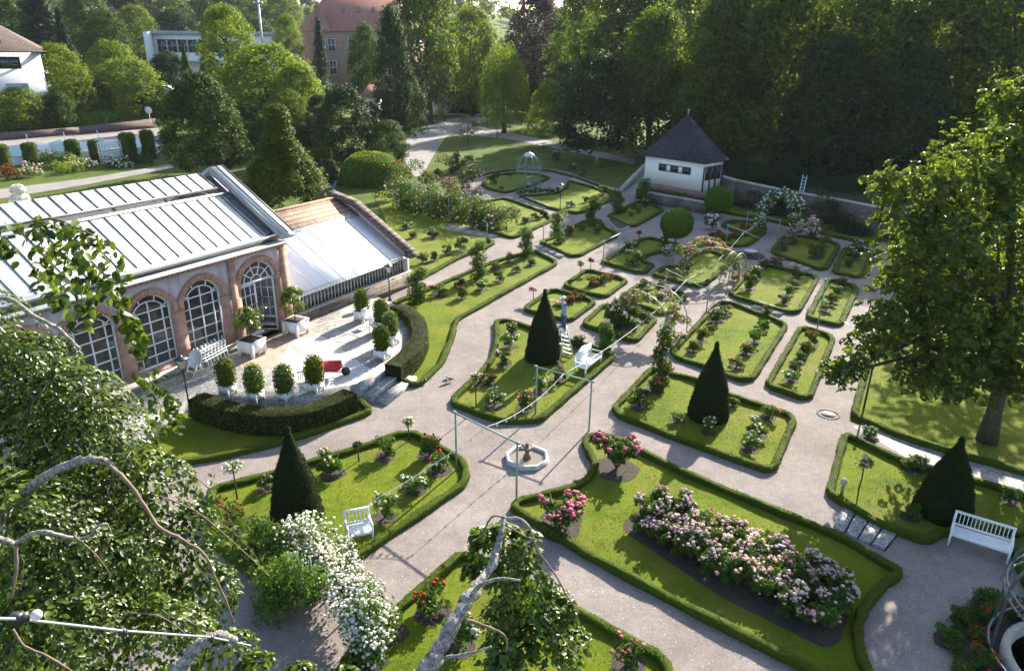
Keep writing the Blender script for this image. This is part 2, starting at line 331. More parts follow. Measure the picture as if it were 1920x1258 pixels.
def sphere_dirs(n, zmin=-1.): 
    z = rng.uniform(zmin, 1, n); t = rng.uniform(0, 2 * math.pi, n); r = np.sqrt(1 - z * z); return np.stack([r * np.cos(t), r * np.sin(t), z], 1)
def cluster(c, r, n, flat=.75, up=.35):
    d = sphere_dirs(n, -.7); rad = r * rng.uniform(.55, 1.05, (n, 1)); P = np.asarray(c) + d * rad * np.array([1, 1, flat]); return P, d * .8 + rng.normal(size=(n, 3)) * .45 + np.array([0, 0, up])
def flakes(mb, dens, size, mat_lift=.01, asp=.6):       # leaf flakes over the faces already in mb.F
    V = np.array(mb.V); T = []
    for f in mb.F:
        for k in range(1, len(f) - 1): T.append((f[0], f[k], f[k + 1]))
    T = np.array(T); a, b, c = V[T[:, 0]], V[T[:, 1]], V[T[:, 2]]; cr = np.cross(b - a, c - a); ar = np.linalg.norm(cr, axis=1) / 2
    keep = cr[:, 2] > -ar * 1.6; ar = ar * keep; n = int(ar.sum() * dens)
    i = rng.choice(len(T), n, p=ar / ar.sum()); q = np.sqrt(rng.random((n, 1))); w = rng.random((n, 1))
    P = a[i] * (1 - q) + b[i] * (q * (1 - w)) + c[i] * (q * w); N = unit(cr[i])
    P = P + N * rng.uniform(-.3, 1.0, (n, 1)) * mat_lift; return leaves(P, N + rng.normal(size=(n, 3)) * .55, size, asp)
# ------------------------------------------------------------------ polylines
def rounded(pts, r, closed):
    P = [np.array(p[:2], float) for p in pts]; n = len(P); out = []
    for i in range(n):
        if not closed and i in (0, n - 1): out.append(P[i]); continue
        a, b, c = P[i - 1], P[i], P[(i + 1) % n]; la = np.linalg.norm(a - b); lc = np.linalg.norm(c - b); k = min(r, la * .4, lc * .4)
        p = b + (a - b) / la * k; q = b + (c - b) / lc * k
        for t in (0, .25, .5, .75, 1): out.append((1 - t) ** 2 * p + 2 * t * (1 - t) * b + t * t * q)
    return out
def resample(P, step, closed):
    P = [np.array(p) for p in P] + ([np.array(P[0])] if closed else []); out = []
    for a, b in zip(P[:-1], P[1:]):
        m = max(1, int(np.linalg.norm(b - a) / step))
        for k in range(m): out.append(a + (b - a) * k / m)
    if not closed: out.append(P[-1])
    return out
def sweep(P, w, h, z0, closed, jit=.02, boxy=False):
    n = len(P); prof = [(-.5, 0), (-.52, .45), (-.47, .88), (-.36, 1), (0, 1.02), (.36, 1), (.47, .88), (.52, .45), (.5, 0)]
    if boxy: prof = [(-.5, 0), (-.5, .5), (-.5, .96), (-.47, 1), (0, 1), (.47, 1), (.5, .96), (.5, .5), (.5, 0)]
    m = len(prof); vs = []
    for i in range(n):
        a = P[i - 1] if (closed or i > 0) else P[i]; b = P[(i + 1) % n] if (closed or i < n - 1) else P[i]
        t = b - a; t = t / max(np.linalg.norm(t), 1e-9); nn = np.array([-t[1], t[0]]); wob = 1 if boxy else 1 + .10 * math.sin(i * .9 + 2 * math.sin(i * .23)); hob = 1 if boxy else 1 + .09 * math.sin(i * .53 + 1.7 * math.sin(i * .19 + 1))
        for x, z in prof:
            q = P[i] + nn * (x * w * wob + random.uniform(-jit, jit)); vs.append((q[0], q[1], z0 + z * h * hob + (random.uniform(-jit, jit) if z else 0)))
    fs = []
    for i in range(n if closed else n - 1):
        j = (i + 1) % n
        for k in range(m - 1): fs.append((i * m + k, i * m + k + 1, j * m + k + 1, j * m + k))
    if not closed: fs += [tuple(range(m)), tuple((n - 1) * m + k for k in range(m - 1, -1, -1))]
    fs = [f[::-1] for f in fs]
    return vs, fs
HP = []
def hedge(label, pts, closed, w=.36, h=.30, z0=0., zp=.22, rad=.5, dens=150, fl=.055, name='box_hedge', cat='hedge', group='low clipped hedges edging the beds', world=False, core='hedgecore', leaf='hedge'):
    Q = [G(x, y, zp)[:2] for x, y in pts] if not world else pts
    P = resample(rounded(Q, rad, closed), .3, closed); mb = MB(); HP.extend(P); v, f = sweep(P, w, h, z0 - .01, closed, boxy=leaf == 'tallyew'); mb.add(v, f)
    c = np.mean(np.array(P), 0); loc = (c[0], c[1], z0)
    V, F = flakes(mb, dens, fl, .03); o = thing(name, label, cat, loc, 0, group)
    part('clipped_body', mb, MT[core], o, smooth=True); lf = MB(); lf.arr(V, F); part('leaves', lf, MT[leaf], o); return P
def proj(p): q = np.array(p) - C0; w = q @ _fw; return 960 + FPX * (q @ _r) / w, 629 + FPX * (q @ _d) / w
# ================================================================== SETTING
mb = MB(); mb.sheet([(-1500, -60), (1500, -60), (1500, 2500), (-1500, 2500)], -.02); struct('lawn', mb, MT['field'])
def gsheet(name, px, mat, z, zp=0.): mb = MB(); mb.sheet([G(x, y, zp)[:2] for x, y in px], z); return struct(name, mb, mat)
gsheet('gravel_path', [(150, 1500), (60, 1000), (250, 860), (560, 800), (640, 700), (720, 545), (850, 480), (928, 436), (870, 395), (870, 345), (893, 326), (930, 319), (1000, 314), (1060, 321), (1110, 340),
                       (1165, 356), (1205, 365), (1330, 398), (1450, 412), (1660, 455), (1690, 520), (1630, 640), (1592, 790), (1950, 905), (2150, 930), (2300, 1500)], MT['gravel'], 0)
gsheet('driveway', [(775, 330), (752, 290), (765, 255), (790, 240), (850, 222), (905, 216), (915, 226), (880, 238), (835, 258), (808, 300), (790, 335)], MT['asphalt'], .004)
gsheet('lawn_path', [(850, 240), (900, 238), (1000, 258), (1120, 284), (1190, 300), (1190, 309), (1100, 291), (960, 262), (860, 252)], MT['asphalt'], .008)
gsheet('garden_path', [(-120, 365), (0, 355), (160, 335), (250, 320), (320, 308), (420, 296), (425, 301), (320, 316), (160, 347), (0, 373), (-120, 385)], MT['asphalt'], .004)
gsheet('stone_path', [(1600, 800), (1640, 785), (1720, 815), (1940, 885), (1940, 925), (1815, 890), (1700, 858)], MT['cobble'], .004)
gsheet('yard_paving', [(-90, 266), (0, 262), (296, 238), (310, 284), (-60, 316)], MT['asphalt'], .004)
# hills beyond the town
def hill_z(x, y):
    d = max(0., y - 330); return 62 * (1.35 if x < -60 else 1 + .35 * max(0, min(1, -x / 60.))) * (1 - math.exp(-d / 420)) * (1 + .25 * math.sin(x * .006 + 1) - .3 * math.exp(-((x - 40) / 110.) ** 2))
mb = MB(); nx, ny = 50, 24; vs = []; fs = []
for j in range(ny):
    for i in range(nx):
        y = 300 + (j / (ny - 1)) ** 1.5 * 1700; x = (-1.05 + 2.1 * i / (nx - 1)) * (y * .95 + 60); vs.append((x, y, hill_z(x, y) - .6))
for j in range(ny - 1):
    for i in range(nx - 1): a = j * nx + i; fs.append((a, a + 1, a + nx + 1, a + nx))
mb.add(vs, fs); struct('hillside', mb, MT['field'], True)
# wooded slope behind the garden wall
def slope_z(x, y):
    k = (x - 16) * .74 + (y - 76) * .67; return 1.2 + min(max(k, 0) * .16, 16)
mb = MB(); vs = []; fs = []; nx = ny = 26; E1 = np.array([.7366, .6763]); E2 = np.array([.6763, -.7366])
for j in range(ny):
    for i in range(nx):
        q = np.array([21.2, 75.3]) + E1 * (j * 5. + (6 if i < 4 else 0)) + E2 * (i * 4. - 14); vs.append((q[0], q[1], (.0 if i == 0 else 1.0) + min(j * 5 * .16, 16)))
for j in range(ny - 1):
    for i in range(nx - 1): a = j * nx + i; fs.append((a, a + 1, a + nx + 1, a + nx))
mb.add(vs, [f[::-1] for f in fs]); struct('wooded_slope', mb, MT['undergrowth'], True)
# ================================================================== BEDS  (name, phrase, hedge outline in surveyed photo pixels, closed)
BEDS = {
 'gardener': ('the bed of the gardener', [(930, 600), (948, 596), (1000, 613), (1071, 636), (1140, 655), (1150, 667), (1092, 714), (1012, 783), (942, 785), (852, 753), (850, 743), (900, 697), (924, 667), (932, 634)], 1),
 'leftcone': ('the front left cone bed', [(395, 912), (520, 880), (640, 846), (752, 808), (775, 808), (865, 856), (875, 880), (870, 902), (705, 1012), (585, 1095), (480, 1075), (390, 1000)], 1),
 'corner': ('the front corner bed under the branch', [(640, 1235), (747, 1135), (862, 1036), (890, 1038), (1050, 1122), (1241, 1225), (1258, 1258), (1240, 1330), (700, 1400)], 1),
 'long': ('the long rose row bed', [(962, 946), (975, 932), (1007, 927), (1080, 908), (1107, 889), (1118, 868), (1106, 846), (1096, 824), (1104, 812), (1150, 815), (1280, 880), (1460, 954), (1580, 1001), (1682, 1062), (1684, 1074), (1660, 1087), (1634, 1115), (1614, 1147), (1609, 1185), (1614, 1215), (1632, 1262), (1660, 1330), (1620, 1340), (1540, 1258), (1280, 1127), (1100, 1032)], 1),
 'midcone': ('the middle cone bed', [(1152, 760), (1222, 688), (1300, 706), (1370, 738), (1480, 772), (1489, 784), (1453, 868), (1440, 876), (1275, 818), (1160, 773)], 1),
 'broad': ('the broad lawn bed', [(1261, 655), (1350, 564), (1375, 566), (1462, 599), (1474, 608), (1412, 704), (1393, 708), (1268, 665)], 1),
 'narrow': ('the near narrow bed', [(1500, 613), (1515, 611), (1555, 625), (1562, 634), (1520, 737), (1506, 741), (1448, 722), (1441, 714)], 1),
 'magenta': ('the patchy yellow lawn bed', [(1369, 546), (1417, 498), (1440, 495), (1526, 514), (1532, 521), (1499, 578), (1486, 583), (1385, 556)], 1),
 'narrow2': ('the middle narrow bed', [(1552, 524), (1563, 522), (1600, 532), (1606, 540), (1578, 601), (1568, 605), (1521, 594), (1517, 587)], 1),
 'wallbed': ('the bed below the stone wall', [(1449, 467), (1470, 442), (1500, 440), (1565, 452), (1573, 460), (1550, 499), (1538, 502), (1458, 475)], 1),
 'narrow3': ('the far narrow bed', [(1585, 464), (1598, 461), (1630, 468), (1636, 474), (1618, 512), (1608, 516), (1570, 509), (1565, 504)], 1),
 'redflat': ('the flat red flower bed', [(1316, 448), (1334, 436), (1362, 440), (1400, 439), (1425, 430), (1434, 433), (1408, 453), (1395, 458), (1350, 458)], 1),
 'arbourbed': ('the bed beside the white arch', [(1354, 420), (1366, 412), (1400, 413), (1432, 420), (1436, 428), (1415, 436), (1385, 434)], 1),
 'bite': ('the bitten bed by the topiary ball', [(1129, 488), (1204, 446), (1218, 444), (1272, 456), (1274, 460), (1262, 469), (1235, 469), (1212, 475), (1204, 483), (1211, 490), (1224, 493), (1209, 507), (1196, 507)], 1),
 'archbed': ('the bed beneath the far rose arch', [(1226, 512), (1248, 497), (1280, 498), (1300, 475), (1330, 466), (1364, 480), (1368, 488), (1322, 530), (1305, 533)], 1),
 'redsquare': ('the rhombic red rose bed', [(1055, 533), (1096, 506), (1110, 505), (1168, 520), (1174, 525), (1138, 551), (1126, 552)], 1),
 'redcone': ('the bed behind the clipped cone', [(980, 577), (1030, 543), (1045, 541), (1106, 558), (1114, 565), (1072, 595), (1060, 596)], 1),
 'whitepink': ('the pink and white rose bed', [(1091, 605), (1128, 572), (1140, 569), (1200, 586), (1231, 594), (1196, 632), (1182, 634)], 1),
 'hiddenbed': ('the bed behind the leafy arch', [(1165, 555), (1196, 532), (1210, 530), (1275, 545), (1285, 552), (1256, 582), (1240, 584)], 1),
 'twinpillar': ('the bed with two rose pillars', [(1012, 452), (1045, 440), (1096, 413), (1124, 410), (1135, 426), (1160, 437), (1086, 476), (1072, 477)], 1),
 'hutbed': ('the bed below the white hut', [(1140, 403), (1196, 376), (1215, 378), (1244, 392), (1190, 421), (1180, 421)], 1),
 'ringleft': ('the round bed left of the pavilion', [(905, 345), (911, 333), (930, 326), (970, 323), (1004, 325), (1030, 332), (1000, 345), (969, 355), (943, 359), (914, 351)], 1),
 'triangle': ('the triangular lawn by the pavilion', [(974, 366), (1000, 376), (1032, 388), (1080, 398), (1101, 393), (1149, 371), (1146, 360), (1105, 348), (1068, 338), (1062, 350), (1045, 360), (1000, 365)], 1),
 'pergolabed': ('the lawn beside the rose pergola', [(945, 370), (966, 376), (1022, 396), (1034, 411), (977, 437), (962, 443), (916, 432), (868, 402), (890, 380)], 1),
 'greenhousebed': ('the lawn behind the lean-to glasshouse', [(788, 519), (860, 480), (926, 454), (916, 446)], 0),
 'terracefront': ('the curved lawn below the terrace', [(325, 866), (345, 860), (420, 849), (520, 825), (610, 797), (688, 769), (692, 764), (674, 747)], 0),
 'terraceside': ('the long lawn right of the terrace', [(752, 709), (782, 719), (827, 677), (846, 634), (855, 596), (950, 543), (1040, 494), (1043, 488), (1004, 469), (990, 470), (917, 491), (800, 541), (738, 566)], 0),
 'wallstrip': ('the lawn strip under the stone wall', [(1362, 397), (1440, 410), (1500, 425), (1640, 457), (1650, 446)], 0),
 'rightlawn': ('the shady lawn under the right tree', [(1660, 620), (1640, 640), (1605, 760), (1604, 775), (1700, 815), (1800, 846), (1960, 890)], 0),
 'shadycone': ('the shady right cone bed', [(1584, 815), (1592, 811), (1640, 835), (1700, 862), (1815, 893), (1930, 925), (1985, 980), (1960, 1010), (1880, 985), (1761, 992), (1741, 1009), (1647, 975), (1580, 935), (1556, 918)], 1),
 'edgebed': ('the bed at the right edge', [(1903, 1022), (1925, 1005), (1990, 1010), (2080, 1100), (2000, 1180), (1935, 1100)], 1),
 'ringback': ('the curved border round the pavilion', [(892, 330), (925, 321), (985, 315), (1035, 319), (1080, 331), (1120, 346), (1152, 357)], 0),
}
HEDGE_LABEL = {
 'gardener': 'low box hedge round the bed where a man trims the cone', 'leftcone': 'low box hedge round the front left bed with a tall yew cone', 'corner': 'low box hedge of the front bed partly hidden by the bare branch',
 'long': 'long low box hedge round the lawn with the long pink rose row', 'midcone': 'low box hedge round the middle bed with a lone dark cone', 'broad': 'low box hedge round the broad green lawn bed',
 'narrow': 'low box hedge round the nearest narrow bed of the right column', 'magenta': 'low box hedge round the yellowish lawn with magenta roses', 'narrow2': 'low box hedge round the middle narrow bed of the right column',
 'wallbed': 'low box hedge of the bed with a weeping pale rose near the ladder', 'narrow3': 'low box hedge round the farthest narrow bed of the right column', 'redflat': 'low hedge round the flat red bed left of the small far basin',
 'arbourbed': 'low hedge of the small bed left of the white rose arch', 'bite': 'low hedge with a round bite beside the near topiary ball', 'archbed': 'low hedge of the bed covered by the far yellowish rose arch',
 'redsquare': 'low hedge of the rhombic bed with a dark red rose clump', 'redcone': 'low hedge of the red bed just behind the gardener', 'whitepink': 'low hedge round the bed filled with pale pink roses',
 'hiddenbed': 'low hedge of the bed half hidden by the near rose arch', 'twinpillar': 'low hedge of the lawn bed with two leafy rose pillars', 'hutbed': 'low hedge of the bed just below the white hut',
 'ringleft': 'low hedge round the bed left of the domed pavilion', 'triangle': 'low hedge round the triangular lawn right of the domed pavilion', 'pergolabed': 'low hedge of the lawn right of the rose pergola',
 'greenhousebed': 'low hedge edging the lawn behind the lean-to glasshouse', 'terracefront': 'low curved hedge edging the lawn in front of the terrace', 'terraceside': 'low hedge edging the long dry lawn right of the terrace',
 'wallstrip': 'low straight hedge along the lawn under the stone wall', 'rightlawn': 'low hedge edging the lawn under the big right tree', 'shadycone': 'low hedge round the shaded cone bed behind the slatted bench',
 'edgebed': 'low hedge at the right edge beside the slatted bench', 'ringback': 'low curved hedge behind the domed pavilion'}
LAWNX = {'greenhousebed': [(772, 524), (788, 519), (860, 480), (926, 454), (880, 428), (830, 412), (760, 392), (715, 360), (700, 365)],
 'terracefront': [(250, 900), (325, 866), (345, 860), (420, 849), (520, 825), (610, 797), (688, 769), (692, 764), (674, 747), (600, 735), (480, 745), (380, 735), (330, 770), (230, 830)],
 'terraceside': [(752, 709), (782, 719), (827, 677), (846, 634), (855, 596), (950, 543), (1040, 494), (1043, 488), (1004, 469), (990, 470), (917, 491), (800, 541), (738, 566), (740, 640)],
 'wallstrip': [(1362, 397), (1440, 410), (1500, 425), (1640, 457), (1650, 446), (1655, 436), (1560, 420), (1460, 402), (1375, 383)],
 'rightlawn': [(1670, 600), (1660, 620), (1640, 640), (1605, 760), (1604, 775), (1700, 815), (1800, 846), (1960, 890), (2500, 1050), (2600, 700), (1950, 520), (1700, 540)]}
lw = MB()
for k, (ph, px, closed) in BEDS.items():
    far = G(*px[0])[1] > 45; near = G(*px[0])[1] < 26
    P = hedge(HEDGE_LABEL[k], px, bool(closed), w=.25 if not far else .32, h=.23, rad=.7 if len(px) < 9 else .4, dens=240 if near else (70 if far else 130), fl=.045 if near else (.09 if far else .065))
    if k in LAWNX: lw.sheet([G(x, y)[:2] for x, y in LAWNX[k]], .03 if k != 'terraceside' else .034)
    elif closed: lw.sheet(P, .03)
lw.sheet([G(x, y)[:2] for x, y in [(740, 385), (800, 390), (870, 402), (916, 432), (850, 418), (790, 402)]], .026)
struct('bed_lawn', lw, MT['lawn'])
# grass blades on the nearer lawns
Vv = np.array(lw.V); Tt = np.array(lw.F); a_, b_, c_ = Vv[Tt[:, 0]], Vv[Tt[:, 1]], Vv[Tt[:, 2]]; ar = np.linalg.norm(np.cross(b_ - a_, c_ - a_), axis=1) / 2
NB = 170000; i_ = rng.choice(len(Tt), NB, p=ar / ar.sum()); q_ = np.sqrt(rng.random((NB, 1))); w_ = rng.random((NB, 1)); Pg = a_[i_] * (1 - q_) + b_[i_] * (q_ * (1 - w_)) + c_[i_] * (q_ * w_)
Pg = Pg[(Pg[:, 1] < 46) & (rng.random(NB) < np.clip(1.25 - Pg[:, 1] / 60, .2, 1))]; th = rng.uniform(0, 6.283, len(Pg)); Pg[:, 2] += .012
gm = MB(); gm.arr(*leaves(Pg, np.stack([np.cos(th), np.sin(th), np.full(len(Pg), .5)], 1), .05, .35, dirs=np.tile([0, 0, 1.], (len(Pg), 1)))); MT['blade'] = leafmat('grass_blade', (.055, .095, .006), (.150, .180, .020), .3, .7, .08); struct('grass', gm, MT['blade'], kind='stuff')
# litter lying on the gravel: fallen leaves, petals and pebbles
PL = np.stack([rng.uniform(-8, 17, 9000), rng.uniform(12, 50, 9000), np.full(9000, .012)], 1); hp_ = np.array(HP); hp_ = hp_[(hp_[:, 1] < 60) & (hp_[:, 1] > 10)]; hp_ = hp_[rng.integers(0, len(hp_), 16000)] + rng.normal(size=(16000, 2)) * .28; PL = np.concatenate([PL, np.concatenate([hp_, np.full((16000, 1), .012)], 1)]); gm = MB(); gm.arr(*leaves(PL, np.array([0, 0, 1.]) + rng.normal(size=PL.shape) * .15, .035, .7)); struct('fallen_leaves', gm, leafmat('litter', (.12, .09, .06), (.46, .42, .36), .1, .8, .1, tcol=(1, 1, 1)), kind='stuff')
# ------------------------------------------------------------------ roses
def rose_meshes(seed, h=.66, n=1000, nb=15, leaf=.082, bl=.042):
    f = MB(); st = MB()
    for k in range(7):
        a = k * .9 + seed; st.tube([(0, 0, 0), (math.cos(a) * .14, math.sin(a) * .14, h * .35), (math.cos(a) * .3, math.sin(a) * .3, h * .75)], [.014, .01, .006], 5)
    P = []; N = []
    for k in range(14):
        a = rng.uniform(0, 6.28); r = rng.uniform(.05, .34); p, q = cluster((r * math.cos(a), r * math.sin(a), h * rng.uniform(.22, .8)), rng.uniform(.13, .2), n // 14); P.append(p); N.append(q)
    P = np.concatenate(P); P[:, 2] = np.maximum(P[:, 2], .05); f.arr(*leaves(P, np.concatenate(N), leaf, .65)); b = MB()
    o = np.argsort(-(P[:, 2] + .6 * np.hypot(P[:, 0], P[:, 1]) + rng.normal(size=len(P)) * .12))[:nb * 3]
    for i in o[::3]:
        q = P[i]; q = q + unit(q - np.array([0, 0, .2])) * .04; r = bl * rng.uniform(.5, 1.6); b.ball(q, r, 1, (1, 1, .7), .28)
    return f.mesh('foliage'), st.mesh('stems'), b.mesh('blooms')
ROSE = [rose_meshes(i) for i in range(4)]; ROSEBIG = [rose_meshes(10 + i, .75, 1700, 62, .07, .036) for i in range(3)]; ROSELOW = [rose_meshes(20 + i, .38, 600, 40, .08, .045) for i in range(2)]
SOIL = MB(); BUSH = []
def bush(px, py, w, col, bed, kind=ROSE, leaf='rose', name='rose_bush', group='rose bushes in the beds', cat='rose bush', label=None, soil=True, hs=1., z=.03):
    p = G(px, py, .03); m = w / PX(p, 1.); p[2] = z
    o = thing(name, 'x', cat, p, rng.uniform(0, 6.28), group, (m * 1.0, m * 1.0, max(.45, min(1.5, m * 1.05)) * hs * rng.uniform(.75, 1.35))); k = kind[len(BUSH) % len(kind)]
    link('foliage', k[0], MT[leaf], o); link('stems', k[1], MT['twig'], o)
    if col: link('blooms', k[2], MT['p_' + col], o)
    if soil:
        n = 11; SOIL.sheet([(p[0] + m * .41 * (1 + rng.uniform(-.2, .2)) * math.cos(6.283 * i / n), p[1] + m * .41 * (1 + rng.uniform(-.2, .2)) * math.sin(6.283 * i / n)) for i in range(n)], .036 + .00002 * len(BUSH))
    BUSH.append((o, px, py, col, bed, label, cat)); return o
RB = {
 'leftcone': [(498, 918, 40, 'cream'), (621, 888, 60, 'cream'), (724, 855, 52, None), (805, 856, 52, 'red'), (824, 882, 56, 'red'), (777, 917, 60, 'white'), (722, 970, 60, 'cream'), (445, 985, 62, 'red'), (405, 965, 50, 'red')],
 'corner': [(812, 1150, 80, 'red'), (1175, 1245, 75, 'rosy'), (730, 1185, 90, None), (860, 1210, 90, 'cream'), (690, 1240, 90, None)],
 'gardener': [(957, 650, 34, 'white'), (960, 625, 32, 'cream'), (945, 684, 40, 'cream'), (916, 718, 38, 'red'), (927, 762, 44, 'white'), (985, 766, 48, 'rosy'), (1012, 735, 44, 'cream'), (1047, 713, 36, 'magenta'), (898, 722, 24, None), (1084, 650, 34, 'white')],
 'midcone': [(1198, 762, 46, 'white'), (1227, 733, 42, 'orange'), (1270, 790, 36, None), (1328, 810, 38, 'cream'), (1440, 782, 42, 'orange'), (1420, 815, 50, 'white'), (1406, 843, 44, 'cream'), (1373, 760, 30, None)],
 'broad': [(1344, 603, 42, 'white'), (1331, 622, 24, 'red'), (1315, 640, 34, 'orange'), (1299, 658, 30, None), (1438, 592, 26, 'orange'), (1428, 618, 36, None), (1414, 643, 34, None), (1400, 663, 34, 'red'), (1381, 688, 36, 'orange'), (1358, 590, 34, 'orange')],
 'narrow': [(1520, 645, 36, 'red'), (1509, 662, 32, 'orange'), (1499, 680, 30, None), (1490, 697, 30, 'cream'), (1481, 714, 36, 'white')],
 'magenta': [(1418, 523, 32, 'cream'), (1405, 543, 36, 'red'), (1496, 522, 28, 'magenta'), (1488, 538, 28, 'rosy'), (1478, 553, 28, None), (1470, 568, 28, 'orange'), (1455, 500, 32, 'orange'), (1432, 505, 26, None)],
 'narrow2': [(1578, 540, 30, 'orange'), (1568, 552, 32, None), (1558, 568, 30, 'red'), (1548, 583, 30, None)],
 'wallbed': [(1468, 470, 28, 'orange'), (1483, 458, 28, 'pink'), (1528, 484, 36, 'red'), (1545, 462, 28, 'red'), (1522, 447, 26, None), (1536, 476, 26, 'orange')],
 'narrow3': [(1601, 487, 34, 'blush'), (1613, 474, 30, 'white'), (1590, 500, 26, 'red'), (1603, 470, 24, 'white')],
 'bite': [(1186, 496, 38, 'cream'), (1180, 474, 26, 'blush'), (1246, 462, 32, 'white'), (1192, 462, 20, 'orange')],
 'archbed': [(1268, 513, 30, 'red'), (1290, 508, 26, None)],
 'whitepink': [(1146, 605, 46, 'blush'), (1168, 598, 48, 'blush'), (1160, 614, 46, 'white'), (1190, 600, 36, 'orange'), (1185, 616, 38, 'blush'), (1212, 600, 28, 'orange')],
 'hiddenbed': [(1214, 550, 36, 'rosy'), (1234, 553, 36, 'blush'), (1200, 558, 26, 'pink')],
 'twinpillar': [(1068, 442, 24, 'orange'), (1090, 432, 20, None), (1120, 438, 22, None)],
 'hutbed': [(1172, 398, 14, None), (1190, 392, 16, 'orange'), (1208, 388, 18, 'blush'), (1183, 406, 16, None), (1196, 400, 16, 'red')],
 'terraceside': [(824, 553, 40, 'rosy'), (861, 538, 28, 'blush'), (903, 544, 32, 'white'), (866, 560, 28, 'red'), (937, 528, 24, 'red'), (927, 506, 26, None), (956, 493, 26, None), (996, 497, 26, None), (968, 510, 24, 'blush')],
 'greenhousebed': [(814, 445, 30, 'pink'), (792, 494, 28, 'white'), (815, 489, 22, None), (864, 470, 30, 'white'), (838, 477, 22, None), (763, 429, 22, 'white'), (775, 446, 22, 'orange')],
 'ringleft': [(925, 345, 16, None), (930, 333, 18, 'red'), (940, 355, 12, 'white'), (955, 330, 14, None)],
 'triangle': [(1070, 388, 22, 'cream'), (1131, 364, 22, 'cream'), (1098, 380, 16, 'orange')],
 'pergolabed': [(985, 418, 22, 'white'), (1003, 412, 20, None), (1020, 406, 18, 'cream'), (968, 405, 22, 'pink')],
 'shadycone': [(1630, 820, 40, 'cream'), (1712, 880, 48, 'cream'), (1705, 970, 44, None), (1893, 940, 46, None)],
 'ringback': [(882, 320, 12, None)],
}
for bed, L in RB.items():
    for x, y, w, c in L: bush(x, y, w, c, bed)
for x, y, w, c in [(1125, 530, 34, 'red'), (1112, 536, 30, 'red'), (1138, 524, 28, 'red')]: bush(x, y, w, c, 'redsquare', ROSELOW)
for x, y, w, c in [(1068, 566, 34, 'red'), (1084, 560, 30, 'red'), (1050, 574, 30, 'red')]: bush(x, y, w, c, 'redcone', ROSELOW)
for x, y, w, c in [(1348, 449, 28, 'red'), (1362, 450, 20, 'red'), (1381, 446, 26, 'red')]: bush(x, y, w, c, 'redflat', ROSELOW)
for x, y, w, c in [(1396, 428, 26, 'red'), (1374, 420, 18, None)]: bush(x, y, w, c, 'arbourbed', ROSELOW)
for x, y, w, c, l in [(1050, 985, 116, 'rosy', 'big rounded deep pink rose bush at the left tip of the long bed'), (1156, 878, 104, 'rosy', 'big pink rose bush at the upper corner beside the green post')]:
    bush(x, y, w, c, 'long', ROSEBIG, label=l, group='large pink rose bushes', hs=1.05)
# the long row in its own soil strip
q = [(1158, 990), (1222, 938), (1300, 962), (1606, 1098), (1575, 1205), (1548, 1218), (1350, 1120)]
mb = MB(); mb.sheet(rounded([G(x, y)[:2] for x, y in q], .5, True), .034); struct('soil_strip', mb, MT['soil'])
rows = [((1205, 985), (1560, 1175)), ((1245, 958), (1575, 1130)), ((1222, 972), (1568, 1152))]
a, b, c_, d_ = [G(*p) for p in ((1172, 1000), (1552, 1200), (1598, 1108), (1236, 948))]
for i in range(13):
    for j in range(4):
        t = (i + .5 + rng.uniform(-.25, .25)) / 13; s = (j + .5 + rng.uniform(-.2, .2)) / 4; p = (a * (1 - t) + b * t) * (1 - s) + (d_ * (1 - t) + c_ * t) * s; p[2] = .03
        m = rng.uniform(.85, 1.15); o = thing('rose_bush', 'pale pink rose bush among many in the long row on dark soil', 'rose bush', p, rng.uniform(0, 6.28), 'pink rose bushes of the long row', (m, m, m * rng.uniform(.9, 1.3)))
        k = ROSEBIG[(i * 3 + j) % 3]; link('foliage', k[0], MT['rose'], o); link('stems', k[1], MT['twig'], o); link('blooms', ROSE[(i + j) % 4][2] if (i + j) % 3 == 0 else k[2], MT['p_blush' if (i * 7 + j) % 6 else 'p_pink'], o)
# white flower border by the pavilion
for i in range(8):
    x = 973 + i * 10.5; bush(x, 364 - i * .4 + (i % 2), 16, 'white', 'border', ROSE, label='leafy plant with white flowers in the short row before the pavilion', soil=False, name='flower_clump', cat='flowers', group='white flower clumps before the pavilion')
# lawn shrubs of the back lawn
for x, y, w, c, l in [(819, 330, 18, 'red', 'small reddish shrub on the back lawn left of two dark columns'), (870, 308, 20, None, 'low dark green shrub alone on the back lawn'), (990 + 53, 300, 26, 'blush', 'pale flowering rose on the lawn right of the pavilion'), (1072, 318, 24, 'pink', 'dark rose with pink flowers on the shaded back lawn'), (1092, 330, 14, None, 'small green plant on the shaded lawn before the stairs'), (880, 305, 22, None, 'sprawling low shrub on the sunlit back lawn')]:
    bush(x, y, w, c, 'x', label=l, name='shrub', cat='shrub', group='shrubs on the back lawn')
# round red rose bed at the lower right corner
for i in range(13):
    t = R_(95 + i * 11.5); rr = 2.15 + .5 * (i % 2) + .1 * (i % 3); x, y = proj(G(2032, 1283) + np.array([rr * math.cos(t), rr * math.sin(t), 0]))
    bush(x, y, 60, 'red' if i % 2 == 0 else None, 'roundred', label='low dark green rose with scattered red blooms in the round corner bed', group='roses of the round corner bed', hs=.8)
BED_N = {k: v[0] for k, v in BEDS.items()}
ORD = ['', 'second ', 'third ', 'fourth ', 'fifth ', 'sixth ', 'seventh ']; GHC = np.array([-15.4, 27.6])
CN = {None: 'bloomless rose bush', 'red': 'red rose bush', 'pink': 'pink rose bush', 'rosy': 'deep pink rose bush', 'magenta': 'magenta rose bush', 'white': 'white rose bush', 'cream': 'cream rose bush', 'orange': 'orange red rose bush', 'blush': 'pale blush rose bush'}
gr = {}
for it in BUSH: gr.setdefault((it[4], it[3], it[5]), []).append(it)
